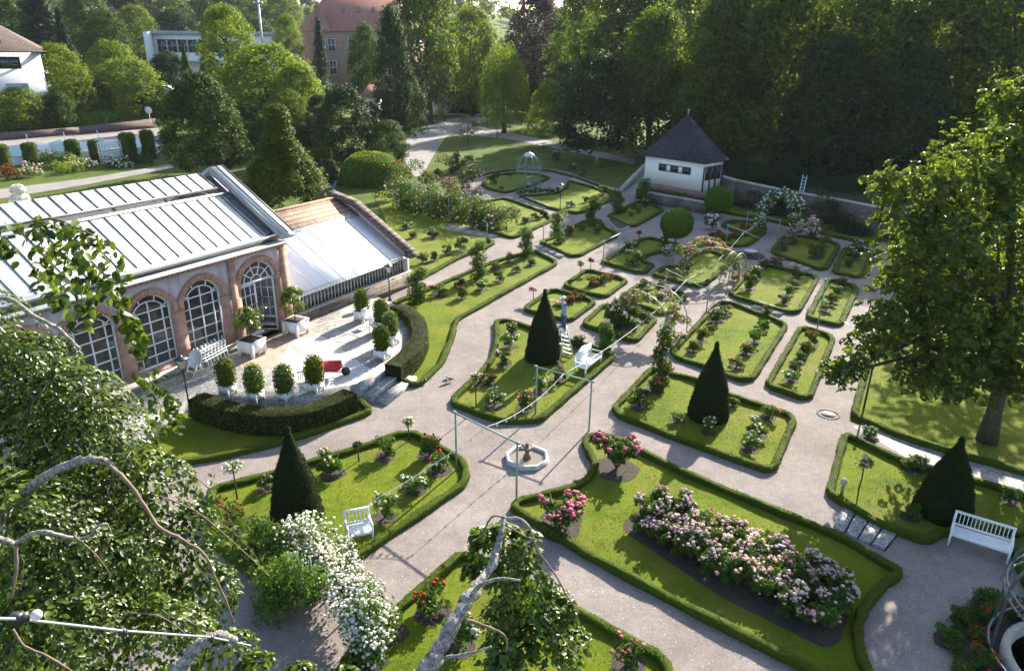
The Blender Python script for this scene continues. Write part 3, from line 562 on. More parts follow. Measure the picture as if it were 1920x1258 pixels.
for (bed, col, lab), L in gr.items():
    L.sort(key=lambda t: float(np.linalg.norm(np.array(t[0].location)[:2] - GHC))); n = len(L)
    for i, it in enumerate(L):
        if lab: it[0]['label'] = lab
        elif n == 1: it[0]['label'] = 'the only %s in %s' % (CN[col], BED_N[bed])
        elif n == 2: it[0]['label'] = '%s in %s, %s' % (CN[col], BED_N[bed], ('nearer the greenhouse', 'farther from the greenhouse')[i])
        else: it[0]['label'] = '%s in %s, %s' % (CN[col], BED_N[bed], 'farthest from greenhouse' if i == n - 1 else ORD[i] + 'nearest the greenhouse')
struct('soil_patch', SOIL, MT['soil'])
# standard (tree) roses
def standard(xb, yb, xt, yt, w, col, label, leaf='rose'):
    p = G(xb, yb, .03); h = zat(xb, yb, yt, xt) ; m = w / PX(p, 1.); o = thing('standard_rose', label, 'tree rose', p, rng.uniform(0, 6), 'standard roses on stems')
    s = MB(); s.tube([(0, 0, 0), (.02, 0, h * .5), (0, .01, h)], [.03, .025, .02], 6); part('stem', s, MT['bark'], o, False)
    f = MB(); P = []; N = []
    for k in range(8):
        d = sphere_dirs(1)[0]; a, b = cluster(np.array([0, 0, h]) + d * m * .25, m * .24, 40); P.append(a); N.append(b)
    P = np.concatenate(P); f.arr(*leaves(P, np.concatenate(N), .075, .6)); part('crown', f, MT[leaf], o, False)
    if col:
        b = MB()
        for i in rng.choice(len(P), 30): b.ball(P[i] + unit(P[i] - np.array([0, 0, h - .1])) * .05, .05 * rng.uniform(.8, 1.3), 1, (1, 1, .7), .25)
        part('blooms', b, MT['p_' + col], o, False)
standard(445, 935, 440, 868, 44, 'white', 'white flowering standard rose left of the front left cone')
standard(673, 864, 671, 834, 22, None, 'small bare standard rose in the front left cone bed')
standard(767, 826, 766, 794, 28, 'cream', 'leafy standard rose at the top corner of the front left bed')
standard(1610, 918, 1612, 868, 38, 'cream', 'standard rose in the shady right cone bed')
standard(1000, 566, 1000, 540, 18, 'pink', 'standard rose behind the left of the clipped cone')
standard(1088, 520, 1089, 494, 15, None, 'dark leaved standard rose at the rhombic red bed')
standard(1107, 512, 1106, 488, 10, 'red', 'slim reddish standard rose beside the dark standard')
standard(1198, 452, 1198, 436, 12, 'red', 'small red standard rose on the path below the basin planter')
standard(893, 770, 897, 707, 22, 'cream', 'thin standard rose at the left hedge of the gardener bed')
# ------------------------------------------------------------------ topiary
def topiary(name, prof, p, label, cat, group=None, mat='yew', core='yewcore', dens=420, fl=.06, n=26, trunk=None, jit=.045, lean=None):
    o = thing(name, label, cat, p, 0, group); mb = MB(); mb.lathe((0, 0, 0), prof, n)
    V = np.array(mb.V); V[:, :2] *= (1 + rng.uniform(-jit, jit, (len(V), 1))); V[:, 2] += rng.uniform(-jit, jit, len(V)) * .5; mb.V = [tuple(v) for v in V]
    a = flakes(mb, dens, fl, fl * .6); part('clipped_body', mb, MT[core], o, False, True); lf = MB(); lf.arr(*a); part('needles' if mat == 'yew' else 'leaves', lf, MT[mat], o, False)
    if trunk: t = MB(); t.tube([(0, 0, 0), (.02, .01, trunk * .5), (0, 0, trunk)], [.08, .06, .06], 8); part('trunk', t, MT['bark'], o, False)
    return o
def cone(xl, xr, yb, xt, yt, label):
    a, b = G(xl, yb), G(xr, yb); p = (a + b) / 2; r = np.linalg.norm(a - b) / 2 * .93; h = zat((xl + xr) / 2, yb + 4, yt, xt); f = lambda t: r * (1.02 if t < .12 else (1 - ((t - .12) / .88) ** 1.18) * 1.02) * (1 - .06 * math.sin(t * 9))
    prof = [(r * .9, 0)] + [(max(f(t), .09), h * t) for t in np.linspace(.03, .97, 22)] + [(.04, h)]
    topiary('yew_cone', prof, p, label, 'topiary', 'clipped yew cones')
cone(507, 610, 972, 537, 803, 'tall dark yew cone in the front left bed near a small bench')
cone(981, 1055, 674, 1027, 546, 'dark yew cone being trimmed by the man on the ladder')
cone(1287, 1367, 782, 1351, 645, 'dark yew cone standing alone in the middle cone bed')
cone(1712, 1818, 962, 1806, 823, 'black looking yew cone in shade behind the slatted bench')
def ballprof(r, zc, k=12, sq=.95): return [(max(.02, r * math.sin(t)), zc - r * sq * math.cos(t)) for t in np.linspace(.05, math.pi - .05, k)]
for x, yb, yc, w, l in [(1344, 408, 376, 52, 'round clipped tree ball by the stone wall, the farther of two'), (1264, 474, 419, 59, 'round clipped tree ball on a dark trunk, the nearer of two')]:
    p = G(x, yb); zc = zat(x, yb, yc, x); r = w / PX(np.array([p[0], p[1], zc]), 1.) / 2
    topiary('ball_tree', ballprof(r, zc), p, l, 'topiary', 'clipped ball trees', 'ballleaf', 'ballcore', 200, .14, 22, zc - r * .8, .03)
def pillar(x, yb, yt, w, label, mat='rose', name='rose_pillar', cat='climbing rose', group='leafy rose pillars', n=1500, lf=.12, bloom=None):
    p = G(x, yb); h = zat(x, yb, yt); r = w / PX(p, 1.) / 2; o = thing(name, label, cat, p, 0, group); s = MB()
    for k in range(4): s.tube([(r * .4 * math.cos(k * 1.57), r * .4 * math.sin(k * 1.57), 0), (r * .3 * math.cos(k * 1.57 + .5), r * .3 * math.sin(k * 1.57 + .5), h)], .02, 5)
    part('support', s, MT['bark'], o, False); P = []; N = []
    for k in range(16):
        a = rng.uniform(0, 6.28); z = h * (k + .6) / 16.5; q, m = cluster((r * .6 * math.cos(a), r * .6 * math.sin(a), z), r * rng.uniform(.62, .9), n // 10); P.append(q); N.append(m)
    P = np.concatenate(P); f = MB(); f.arr(*leaves(P, np.concatenate(N), lf, .65)); part('foliage', f, MT[mat], o, False)
    if bloom:
        b = MB()
        for i in rng.choice(len(P), 40): b.ball(P[i] * np.array([1.15, 1.15, 1]), .06, 1, (1, 1, .7), .25)
        part('blooms', b, MT['p_' + bloom], o, False)
for i, (x, yb, yt, w, l) in enumerate([(783, 570, 505, 30, 'leafy rose pillar nearest the street lamp by the lean-to glasshouse'), (895, 524, 455, 28, 'leafy rose pillar midway along the long lawn'), (985, 482, 427, 26, 'leafy rose pillar at the far end of the long lawn'),
     (1045, 456, 398, 24, 'leafy rose pillar at the left corner of the twin pillar bed'), (1111, 424, 370, 22, 'leafy rose pillar at the far corner of the twin pillar bed'), (1157, 402, 358, 20, 'leafy rose pillar left of the hut stairs'), (1205, 382, 336, 20, 'leafy rose pillar against the white hut wall'),
     (1136, 662, 612, 24, 'slim leafy pillar behind the end of the white bench'), (1240, 722, 610, 34, 'climbing rose pillar with red blooms beside the main path')]):
    pillar(x, yb, yt, w, l, bloom='red' if i == 8 else None)
for x, yb, yt, w, l in [(847, 326, 293, 19, 'nearer of two dark columnar shrubs on the back lawn'), (858, 318, 286, 14, 'slimmer of two dark columnar shrubs on the back lawn')]: pillar(x, yb, yt, w, l, 'dark', 'columnar_shrub', 'shrub', 'dark columnar shrubs', 300, .2)
# ================================================================== GREENHOUSE ON ITS TERRACE
TZ = .5
A0 = np.array([-11.388, 34.543, 0.])
def gp(t, d, z): return A0 + U * t - Wd * d + ZZ * z            # d = depth behind the facade
AX = (U, Wd, ZZ)
mb = MB()
TP = [gp(-22, 0, 0)[:2], gp(1.2, 0, 0)[:2]] + [G(x, y, TZ)[:2] for x, y in [(600, 586), (690, 548), (742, 572), (772, 592), (783, 625), (768, 655), (722, 688), (668, 722), (632, 738), (560, 752), (490, 752), (420, 745), (370, 735), (320, 775), (230, 835), (120, 850)]]
mb.slab(TP, -.02, TZ); struct('terrace', mb, MT['cobble'])
def tsheet(name, px, mat, z): mb = MB(); mb.sheet([G(x, y, TZ)[:2] for x, y in px], z); return struct(name, mb, mat)
tsheet('brick_paving', [(440, 678), (548, 618), (600, 592), (588, 618), (600, 650), (665, 692), (700, 705), (660, 722), (610, 700), (560, 690), (500, 690), (455, 692)], MT['paver'], TZ + .004)
tsheet('terrace_paving', [(545, 640), (600, 628), (690, 690), (715, 690), (668, 720), (580, 735), (520, 690)], MT['palestone'], TZ + .008)
# pebble circle with a pale ring
c = G(652, 634, TZ); mb = MB(); ring = lambda r, n=40: [(c[0] + r * math.cos(6.283 * k / n), c[1] + r * math.sin(6.283 * k / n)) for k in range(n)]
for r0, r1 in ((.45, .62), (2.55, 2.75)):
    a, b = ring(r0), ring(r1); mb.add([(x, y, TZ + .012) for x, y in a + b], [(k, k + 40, (k + 1) % 40 + 40, (k + 1) % 40)[::-1] for k in range(40)])
struct('pebble_ring', mb, MT['stone'])
gh = thing('greenhouse', 'long red sandstone orangery with arched windows and white glass roof', 'greenhouse', gp(-8, 3, TZ))
OPN = [(-1.71, 1.08, TZ + .05, 3.45, 4.42, 'd')] + [(c, .98, 1.12, 3.72, 4.33, 'w') for c in (-4.86, -7.40, -9.94, -12.48, -15.02, -17.56)]
def archz(o, t, add=0.):
    c, hw, s, sp, cr, k = o; x = min(abs(t - c) / (hw + add), 1); 
    return sp + (cr + add - sp) * (math.sqrt(max(0, 1 - x * x)) if k == 'd' else (1 - x ** 2.3))
def fprism(mb, poly, d0, d1):          # poly in (t,z), CCW seen from outside; d0 front depth, d1 back depth
    n = len(poly); mb.add([gp(t, d0, z) for t, z in poly] + [gp(t, d1, z) for t, z in poly], [tuple(range(n)), tuple(range(2 * n - 1, n - 1, -1))] + [(i, n + i, n + (i + 1) % n, (i + 1) % n) for i in range(n)])
wl = MB(); x1 = 0.; top = 4.95
edges = []
for o in OPN:
    c, hw = o[0], o[1]; fprism(wl, [(c + hw, 3.3), (x1, 3.3), (x1, top), (c + hw, top)], .02, .35); x1 = c - hw
    m = 20; fprism(wl, [(c - hw * math.cos(math.pi * k / m), archz(o, c - hw * math.cos(math.pi * k / m))) for k in range(m + 1)] + [(c + hw, top), (c - hw, top)], .02, .35)
fprism(wl, [(-22, 3.3), (x1, 3.3), (x1, top), (-22, top)], .02, .35)
part('plaster_wall', wl, MT['lilac'], gh)
pw = MB(); x1 = 0.
for o in OPN:
    c, hw, s = o[:3]; fprism(pw, [(c + hw, TZ), (x1, TZ), (x1, 3.3), (c + hw, 3.3)], .0, .35)
    if o[5] == 'w': fprism(pw, [(c - hw, TZ), (c + hw, TZ), (c + hw, s), (c - hw, s)], .01, .35)
    x1 = c - hw
fprism(pw, [(-22, TZ), (x1, TZ), (x1, 3.3), (-22, 3.3)], 0, .35); part('stone_pier', pw, MT['sandstone'], gh)
pl = MB(); fprism(pl, [(-22, TZ), (-2.85, TZ), (-2.85, TZ + .42), (-22, TZ + .42)], -.09, 0.); part('plinth', pl, MT['stone'], gh)
for o in OPN:                                        # voussoir arches
    c, hw, s, sp, cr, k = o; tr = MB(); m = 18; aw = .27
    pts = [(c - hw * math.cos(math.pi * i / m)) for i in range(m + 1)]
    for i in range(m):
        t0, t1 = pts[i], pts[i + 1]; T0 = c + (t0 - c) * (hw + aw) / hw; T1 = c + (t1 - c) * (hw + aw) / hw
        fprism(tr, [(t0, archz(o, t0)), (t1, archz(o, t1)), (T1, max(archz(o, T1, aw), sp)), (T0, max(archz(o, T0, aw), sp))], -.05, .02)
    for sg in (-1, 1): fprism(tr, sorted([(c + sg * hw, 3.3), (c + sg * (hw + aw), 3.3)]) + sorted([(c + sg * (hw + aw), sp), (c + sg * hw, sp)], reverse=True), -.05, .02)
    part('arch_trim', tr, MT['sandstone'], gh)
pi = MB(); fprism(pi, [(-3.36, TZ), (-3.02, TZ), (-3.02, top), (-3.36, top)], -.10, 0.); part('pilaster', pi, MT['sandstone'], gh); pi = MB(); fprism(pi, [(-.30, TZ), (.16, TZ), (.16, top), (-.30, top)], -.10, -.002); part('pilaster', pi, MT['sandstone'], gh)
co = MB(); fprism(co, [(-22, 4.95), (.3, 4.95), (.3, 5.1), (-22, 5.1)], -.14, .35)
for k in range(90): t = -22 + k * .2475; fprism(co, [(t, 4.86), (t + .12, 4.86), (t + .12, 4.95), (t, 4.95)], -.1, .02)
part('cornice', co, MT['sandstone'], gh)
gu = MB(); fprism(gu, [(-22, 5.1), (.34, 5.1), (.34, 5.17), (-22, 5.17)], -.52, .3); part('gutter', gu, MT['zinc'], gh)
gd = MB(); fprism(gd, [(-22, 5.17), (.2, 5.17), (.2, 5.42), (-22, 5.42)], -.02, .3); part('gutter_back', gd, MT['leadgrey'], gh)
ed = MB(); fprism(ed, [(-22, 5.42), (.2, 5.42), (.2, 5.49), (-22, 5.49)], -.14, .3); part('roof_edge', ed, MT['zinc'], gh)
for o in OPN:                                        # windows: frame with muntins, pane as sub-part
    c, hw, s, sp, cr, k = o; fr = MB(); D = .17; th = .05
    def b2(p, q, w=.045): fr.bar(gp(p[0], D, p[1]), gp(q[0], D, q[1]), w, .05, up=Wd)
    def curve(a, off, zlo, n=14): 
        L = []
        for i in range(n + 1):
            t = c - (hw - off) * math.cos(math.pi * i / n); L.append((t, max(archz((c, hw - off, s, sp, cr - off, k), t), zlo)))
        return L
    L = curve(0, .03, sp); [b2(L[i], L[i + 1], .07) for i in range(len(L) - 1)]
    z0 = s + .03 if k == 'w' else sp
    if k == 'w':
        for x in (-hw + .03, hw - .03): b2((c + x, s), (c + x, sp), .07)
        b2((c - hw, s + .04), (c + hw, s + .04), .08); L = curve(0, .3, sp - .12); [b2(L[i], L[i + 1]) for i in range(len(L) - 1)]
        for x in (-.62, 0, .62): b2((c + x, s), (c + x, archz((c, hw - .3, s, sp, cr - .3, k), c + x)), .05)
        for x in (-.34, .34): b2((c + x, archz((c, hw - .3, s, sp, cr - .3, k), c + x)), (c + x * 1.15, archz(o, c + x * 1.15)))
        for x in (-.9, .9): b2((c + x * .74, sp - .1), (c + x * 1.05, sp + .12))
        for i in range(1, 5): z = s + (sp - .12 - s) * i / 5 * 1.0; b2((c - hw, z), (c + hw, z))
        b2((c - hw, sp - .12), (c + hw, sp - .12))
        f = part('window', fr, MT['white'], gh); pn = MB(); m = 14; poly = [(c - hw, s), (c + hw, s)] + [(c + hw * math.cos(math.pi * i / m), archz(o, c + hw * math.cos(math.pi * i / m))) for i in range(m + 1)]
        fprism(pn, poly, D + .03, D + .035); part('pane', pn, MT['glass'], f)
    else:
        b2((c - hw, sp - .02), (c + hw, sp - .02), .1)
        for rr in (.3, .68):
            L = [(c - hw * rr * math.cos(math.pi * i / 12), sp + (cr - sp) * rr * math.sin(math.pi * i / 12)) for i in range(13)]; [b2(L[i], L[i + 1]) for i in range(12)]
        for a in (36, 72, 108, 144): b2((c + hw * .3 * math.cos(R_(a)), sp + (cr - sp) * .3 * math.sin(R_(a))), (c + hw * .98 * math.cos(R_(a)), sp + (cr - sp) * .98 * math.sin(R_(a))))
        f = part('fanlight', fr, MT['white'], gh); pn = MB(); poly = [(c + hw * math.cos(math.pi * i / 14), sp + (cr - sp) * math.sin(math.pi * i / 14)) for i in range(15)]; fprism(pn, poly, D + .03, D + .035); part('pane', pn, MT['glass'], f)
        for sg in (-1, 1):                           # two leaves, the right one open inwards
            hx = c + sg * (hw - .03); ang = R_(4) if sg < 0 else R_(62); dv = -sg * U * math.cos(ang) - Wd * math.sin(ang); wd = hw - .06; q0 = gp(hx, D, 0)
            lf = MB(); pnm = MB(); pt = lambda a, z: q0 + dv * a + ZZ * z; nn = np.cross(dv, ZZ)
            zb, zt = TZ + .05, sp - .08
            for a in (.04, wd - .04): lf.bar(pt(a, zb), pt(a, zt), .09, .05, up=nn)
            for z in (zb + .06, zb + .75, zt - .05): lf.bar(pt(0, z), pt(wd, z), .05, .1, up=nn)
            for i in range(1, 4): z = zb + .75 + (zt - zb - .8) * i / 4; lf.bar(pt(0, z), pt(wd, z), .03, .04, up=nn)
            for a in (wd * .33, wd * .66): lf.bar(pt(a, zb + .75), pt(a, zt), .03, .04, up=nn)
            df = part('door', lf, MT['white'], gh); kp = MB(); kp.bar(pt(.02, zb + .4), pt(wd - .02, zb + .4), .02, .7, up=nn); part('door_panel', kp, MT['lilac'], df)
            pnm.bar(pt(.04, (zb + .75 + zt) / 2), pt(wd - .04, (zb + .75 + zt) / 2), .008, zt - zb - .8, up=nn); part('pane', pnm, MT['glass'], df)
# body: end walls, back wall, floor
bd = MB(); prof = [(.36, TZ), (8.6, TZ), (8.6, 5.3), (4.4, 7.7), (.36, 5.3)]
for t0, t1 in ((-.28, .05), (-22, -21.7)):
    n = 5; bd.add([gp(t1, d, z) for d, z in prof] + [gp(t0, d, z) for d, z in prof], [tuple(range(n)), tuple(range(2 * n - 1, n - 1, -1))] + [(i, n + i, n + (i + 1) % n, (i + 1) % n) for i in range(n)])
bd.box(gp(-10.9, 8.7, (TZ + 5.3) / 2), (22, .3, 4.8), AX); part('rear_wall', bd, MT['lilac'], gh)
fl = MB(); fl.box(gp(-10.9, 4.5, TZ + .02), (21.4, 8, .04), AX); part('floor', fl, MT['stone'], gh)
ct = MB()
for i, t in enumerate((-4.2, -5.2, -7.0, -9.5, -10.4, -12.2)):   # white chairs and cloths glimpsed inside
    ct.lathe(gp(t, 2.2 + (i % 3) * .8, TZ + .04), [(.5, 0), (.46, .7), (.5, .74), (.02, .75)], 12)
part('covered_table', ct, MT['white'], gh)
# roof
def slope(mb, t0, t1, d0, z0, d1, z1, th=.04):
    mb.add([gp(t0, d0, z0), gp(t1, d0, z0), gp(t1, d1, z1), gp(t0, d1, z1), gp(t0, d0, z0 - th), gp(t1, d0, z0 - th), gp(t1, d1, z1 - th), gp(t0, d1, z1 - th)],
           [(0, 1, 2, 3), (7, 6, 5, 4), (0, 4, 5, 1), (1, 5, 6, 2), (2, 6, 7, 3), (3, 7, 4, 0)])
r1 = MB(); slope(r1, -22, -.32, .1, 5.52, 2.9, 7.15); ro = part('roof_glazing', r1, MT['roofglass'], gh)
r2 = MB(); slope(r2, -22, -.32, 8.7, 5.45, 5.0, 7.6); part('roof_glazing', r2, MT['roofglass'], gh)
gb = MB()
for k in range(34): t = -.34 - k * .655; gb.bar(gp(t, .1, 5.54), gp(t, 2.9, 7.17), .032, .04, up=U)
part('glazing_bar', gb, MT['leadgrey'], ro)
tr_ = MB(); tr_.bar(gp(-22, 2.92, 7.2), gp(-.3, 2.92, 7.2), .14, .1); part('roof_curb', tr_, MT['white'], gh)
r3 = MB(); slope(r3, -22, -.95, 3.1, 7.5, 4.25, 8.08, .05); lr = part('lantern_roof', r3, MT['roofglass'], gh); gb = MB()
for k in range(33): t = -1 - k * .655; gb.bar(gp(t, 3.1, 7.52), gp(t, 4.25, 8.1), .045, .04, up=U)
gb.bar(gp(-22, 3.08, 7.47), gp(-.92, 3.08, 7.47), .06, .1); part('glazing_bar', gb, MT['leadgrey'], lr)
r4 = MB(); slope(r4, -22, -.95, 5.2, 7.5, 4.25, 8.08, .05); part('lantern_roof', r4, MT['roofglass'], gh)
st = MB()
for k in range(9):
    t = -1.2 - k * 2.5; st.bar(gp(t, 2.9, 7.15), gp(t, 4.3, 7.95), .08, .1, up=U); st.bar(gp(t, 3.1, 7.15), gp(t - .9, 3.1, 7.48), .05, .05, up=U)
part('lantern_strut', st, MT['plinthred'], gh)
lc = MB(); lc.box(gp(-11, 3.6, 6.95), (21.2, 1.4, .03), AX); part('lantern_floor', lc, MT['tealglass'], gh)
# gable coping with standing seams
cp_ = MB()
for sg in (0, 1):
    a = [(-.5, 5.42), (4.15, 8.2)] if sg == 0 else [(4.15, 8.2), (8.9, 5.42)]
    (d0, z0), (d1, z1) = a; slope(cp_, -.46, .42, d0, z0 + .12, d1, z1 + .12, .26)
gc = part('gable_coping', cp_, MT['zinc'], gh); sm = MB()
for t in (-.42, .02, .38): sm.bar(gp(t, -.5, 5.56), gp(t, 4.15, 8.34), .03, .05, up=U)
part('seam', sm, MT['leadgrey'], gc)
fl2 = MB(); slope(fl2, -.78, -.47, .1, 5.60, 4.0, 7.92, .18); part('flashing', fl2, MT['leadgrey'], gh)
# ------------------------------------------------------------------ lean-to glasshouse
an = thing('lean_to_glasshouse', 'low lean-to glasshouse with glare white roof and red tile strip', 'glasshouse', gp(5, 2.5, .3)); E_ = 9.9
def aprism(mb, t0, t1, prof):
    n = len(prof); mb.add([gp(t1, d, z) for d, z in prof] + [gp(t0, d, z) for d, z in prof], [tuple(range(n)), tuple(range(2 * n - 1, n - 1, -1))] + [(i, n + i, n + (i + 1) % n, (i + 1) % n) for i in range(n)])
mb = MB(); mb.box(gp(5.1, .2, .45), (9.8, .4, 1.1), AX); part('base_wall', mb, MT['rubble'], an)
mb = MB(); mb.box(gp(5.1, .16, 1.03), (9.8, .5, .07), AX); part('sill', mb, MT['stone'], an)
mb = MB()
for k in range(37): t = .4 + k * .262; mb.box(gp(t, .22, 1.48), (.06, .07, .84), AX)
mb.box(gp(5.1, .2, 1.88), (9.7, .1, .07), AX); fr = part('window', mb, MT['zinc'], an); mb = MB(); mb.box(gp(5.1, .25, 1.47), (9.6, .01, .8), AX); part('pane', mb, MT['darkglass'], fr)
gz0 = (-.12, 1.98); gz1 = (3.5, 4.15)
mb = MB(); slope(mb, .2, E_ - .35, gz0[0], gz0[1], gz1[0], gz1[1]); rf = part('roof_glazing', mb, MT['glarewhite'], an); mb = MB()
for k in range(9): t = .9 + k * 1.05; mb.bar(gp(t, gz0[0], gz0[1] + .012), gp(t, gz1[0], gz1[1] + .012), .025, .02, up=U)
part('glazing_bar', mb, MT['zinc'], rf)
mb = MB()
for k in range(40): t = .3 + k * .237; mb.bar(gp(t, -.12, 1.99), gp(t, -.16, 2.17), .025, .025, up=U)
mb.bar(gp(.2, -.16, 2.17), gp(E_ - .4, -.16, 2.17), .03, .03); part('snow_guard', mb, MT['zinc'], an)
mb = MB(); slope(mb, .2, E_ - .3, 3.46, 4.13, 3.62, 4.32, .1); part('ridge_flashing', mb, MT['zinc'], an)
mb = MB(); slope(mb, .2, E_ - .3, 3.62, 4.33, 5.3, 5.05, .1); part('tile_strip', mb, MT['oldtile'], an)
mb = MB(); mb.bar(gp(.2, 5.35, 5.08), gp(E_ - .3, 5.35, 5.08), .24, .16); part('ridge_tile', mb, MT['oldtile'], an)
mb = MB(); aprism(mb, .2, E_ - .3, [(5.3, 0), (5.55, 0), (5.55, 5.0), (5.3, 5.0)]); part('rear_wall', mb, MT['plinthred'], an)
mb = MB(); aprism(mb, E_ - .34, E_, [(0, 0), (5.6, 0), (5.6, 5.1), (3.9, 4.75), (0, 2.2)]); part('end_wall', mb, MT['lilac'], an)
mb = MB()
for (d0, z0), (d1, z1) in (((-.45, 2.28), (3.9, 4.85)), ((3.9, 4.86), (5.9, 5.25))): slope(mb, E_ - .52, E_ + .14, d0, z0 + .16, d1, z1 + .16, .26)
mb.box(gp(E_ - .2, -.38, 2.18), (.74, .5, .26), AX); part('end_coping', mb, MT['browntile'], an)
# peacock on the corner of the coping
pk = gp(E_ - .2, 5.8, 5.42); pc = thing('peacock', 'blue necked peacock perched on the corner of the lean-to roof', 'bird', pk)
mb = MB(); sk_ = [((0, 0, .22), .10), ((.12, 0, .27), .11), ((.22, 0, .36), .06), ((.26, 0, .5), .035), ((.27, 0, .6), .04), ((.33, 0, .61), .012)]; rr = R_(20)
rot = lambda p: (pk[0] + p[0] * math.cos(rr) - p[1] * math.sin(rr), pk[1] + p[0] * math.sin(rr) + p[1] * math.cos(rr), pk[2] + p[2])
mb.tube([rot(p) for p, r in sk_], [r for p, r in sk_], 9); part('body', mb, MN('peacock_blue', (.02, .05, .25), (.04, .10, .4), 8, .4), pc)
mb = MB(); mb.tube([rot(p) for p in ((.02, 0, .24), (-.3, 0, .1), (-.75, .03, -.15), (-1.15, .05, -.5))], [.11, .12, .13, .05], 8); part('tail', mb, MN('peacock_tail', (.09, .055, .03), (.14, .10, .05), 14, .7), pc)
mb = MB(); [mb.tube([rot((.02, s, .2)), rot((.03, s, 0))], .012, 5) for s in (-.05, .05)]; part('legs', mb, MT['bark'], pc)
# ------------------------------------------------------------------ terrace steps, tall hedges
def arc_hedge(label, px, w, h, z0):
    hedge(label, px, False, w, h, z0, zp=z0 + h, rad=1.2, dens=330, fl=.055, name='yew_hedge', group='tall clipped terrace hedges', core='yewcore', leaf='tallyew')
arc_hedge('tall curved yew hedge with a black face in front of the white planters', [(368, 742), (430, 762), (500, 772), (570, 768), (622, 750), (656, 733)], .8, .84, .1)
arc_hedge('tall curved yew hedge right of the terrace opening', [(736, 684), (772, 656), (789, 624), (783, 598), (764, 580), (742, 571)], .8, .84, .1)
st = thing('terrace_steps', 'three broad stone steps from the terrace down to the gravel', 'steps', G(705, 722, 0))
for k in range(3):
    z1 = TZ - .16 * k + .003; o0 = k * .0; mb = MB()
    q0 = [G(664, 728, TZ), G(722, 684, TZ)]; nrm = Wd * .5 * (1) ; a, b = q0; e = unit(b - a); n_ = np.array([e[1], -e[0], 0]); n_ = n_ if n_ @ Wd > 0 else -n_
    f0 = -.25 + k * .62; P = [a + n_ * f0, b + n_ * f0, b + n_ * (f0 + .62), a + n_ * (f0 + .62)]; mb.slab([p[:2] for p in P], -.01, z1); sp_ = part('step', mb, MT['cobble'], st)
    mb = MB(); P = [a + n_ * (f0 + .5), b + n_ * (f0 + .5), b + n_ * (f0 + .625), a + n_ * (f0 + .625)]; mb.slab([p[:2] for p in P], z1, z1 + .012); part('nosing', mb, MT['palestone'], sp_)
# ------------------------------------------------------------------ planters, pots, terrace furniture
def tub(x, y, w, label, shrub_h, shrub_r, kind, z=TZ, name='planter', group=None):
    p = G(x, y, z); o = thing(name, label, 'planter', p, -YAW + .1, group); m = w / PX(p, 1.); h = m * .85; b = MB()
    b.box((0, 0, h * .62), (m, m, h * .66)); b.box((0, 0, h * .97), (m * 1.08, m * 1.08, h * .07))
    for i in (-1, 1):
        for j in (-1, 1): b.box((i * m * .44, j * m * .44, h * .5), (m * .14, m * .14, h))
    part('box', b, MT['white'], o, False); s = MB(); s.box((0, 0, h * .98), (m * .9, m * .9, h * .06)); part('soil', s, MT['soil'], o, False)
    P = []; N = []; f = MB(); t = MB()
    if kind == 'shrub':
        t.tube([(0, 0, h * .9), (.03, 0, h + .35), (0, 0, h + .7)], [.03, .025, .02], 6)
        for k in range(22):
            d = sphere_dirs(1, -.7)[0]; a, n = cluster(np.array([0, 0, h + shrub_h * .55]) + d * np.array([shrub_r * .65, shrub_r * .65, shrub_h * .36]), shrub_r * .34, 90); P.append(a); N.append(n)
        f.arr(*leaves(np.concatenate(P), np.concatenate(N), .12, .5)); part('trunk', t, MT['bark'], o, False); part('foliage', f, MT['glossy'], o, False)
    else:
        prof = [(shrub_r * .75, h), (shrub_r, h + shrub_h * .15), (shrub_r * 1.02, h + shrub_h * .6), (shrub_r * .9, h + shrub_h * .88), (shrub_r * .5, h + shrub_h), (.02, h + shrub_h * 1.02)]
        c_ = MB(); c_.lathe((0, 0, 0), prof, 16); c_.V = [(x * (1 + rng.uniform(-.09, .09)), y * (1 + rng.uniform(-.09, .09)), z) for x, y, z in c_.V]; f.arr(*flakes(c_, 520, .10, .12)); part('clipped_body', c_, MT['hedgecore'], o, False, True); part('foliage', f, MT['glossy' if kind == 'loose' else 'hedge'], o, False)
        if kind == 'loose':
            b = MB(); [b.ball((shrub_r * 1.03 * math.cos(a), shrub_r * 1.03 * math.sin(a), h + z_), .03, 1, jit=.2) for a, z_ in zip(rng.uniform(0, 6.28, 50), rng.uniform(.2, 1, 50) * shrub_h)]; part('blooms', b, MT['p_cream'], o, False)
tub(474, 664, 36, 'square white planter with a leafy shrub left of the open door', 1.7, .72, 'shrub', group='big square white planters')
tub(556, 626, 34, 'square white planter with a leafy shrub right of the open door', 1.75, .70, 'shrub', group='big square white planters')
for x, y, l, k in [(680, 600, 'farthest white tub with a green column, by the glasshouse', 'col'), (716, 620, 'white tub with a column tucked against the right hedge end', 'col'), (733, 645, 'white tub with a loose column behind the nearest right tub', 'loose'), (717, 672, 'nearest white tub of the right hand row, at the steps', 'col'),
                   (428, 738, 'leftmost white tub with a slender column behind the curved hedge', 'col'), (480, 750, 'second tub from left behind the curved hedge, loose and flowering', 'loose'), (536, 750, 'third tub from left behind the curved hedge, flowering', 'loose'), (592, 733, 'tub with a neat column beside the red wheelbarrow', 'col')]:
    tub(x, y, 23, l, 1.08, .31, k, name='planter', group='white tubs with clipped columns')
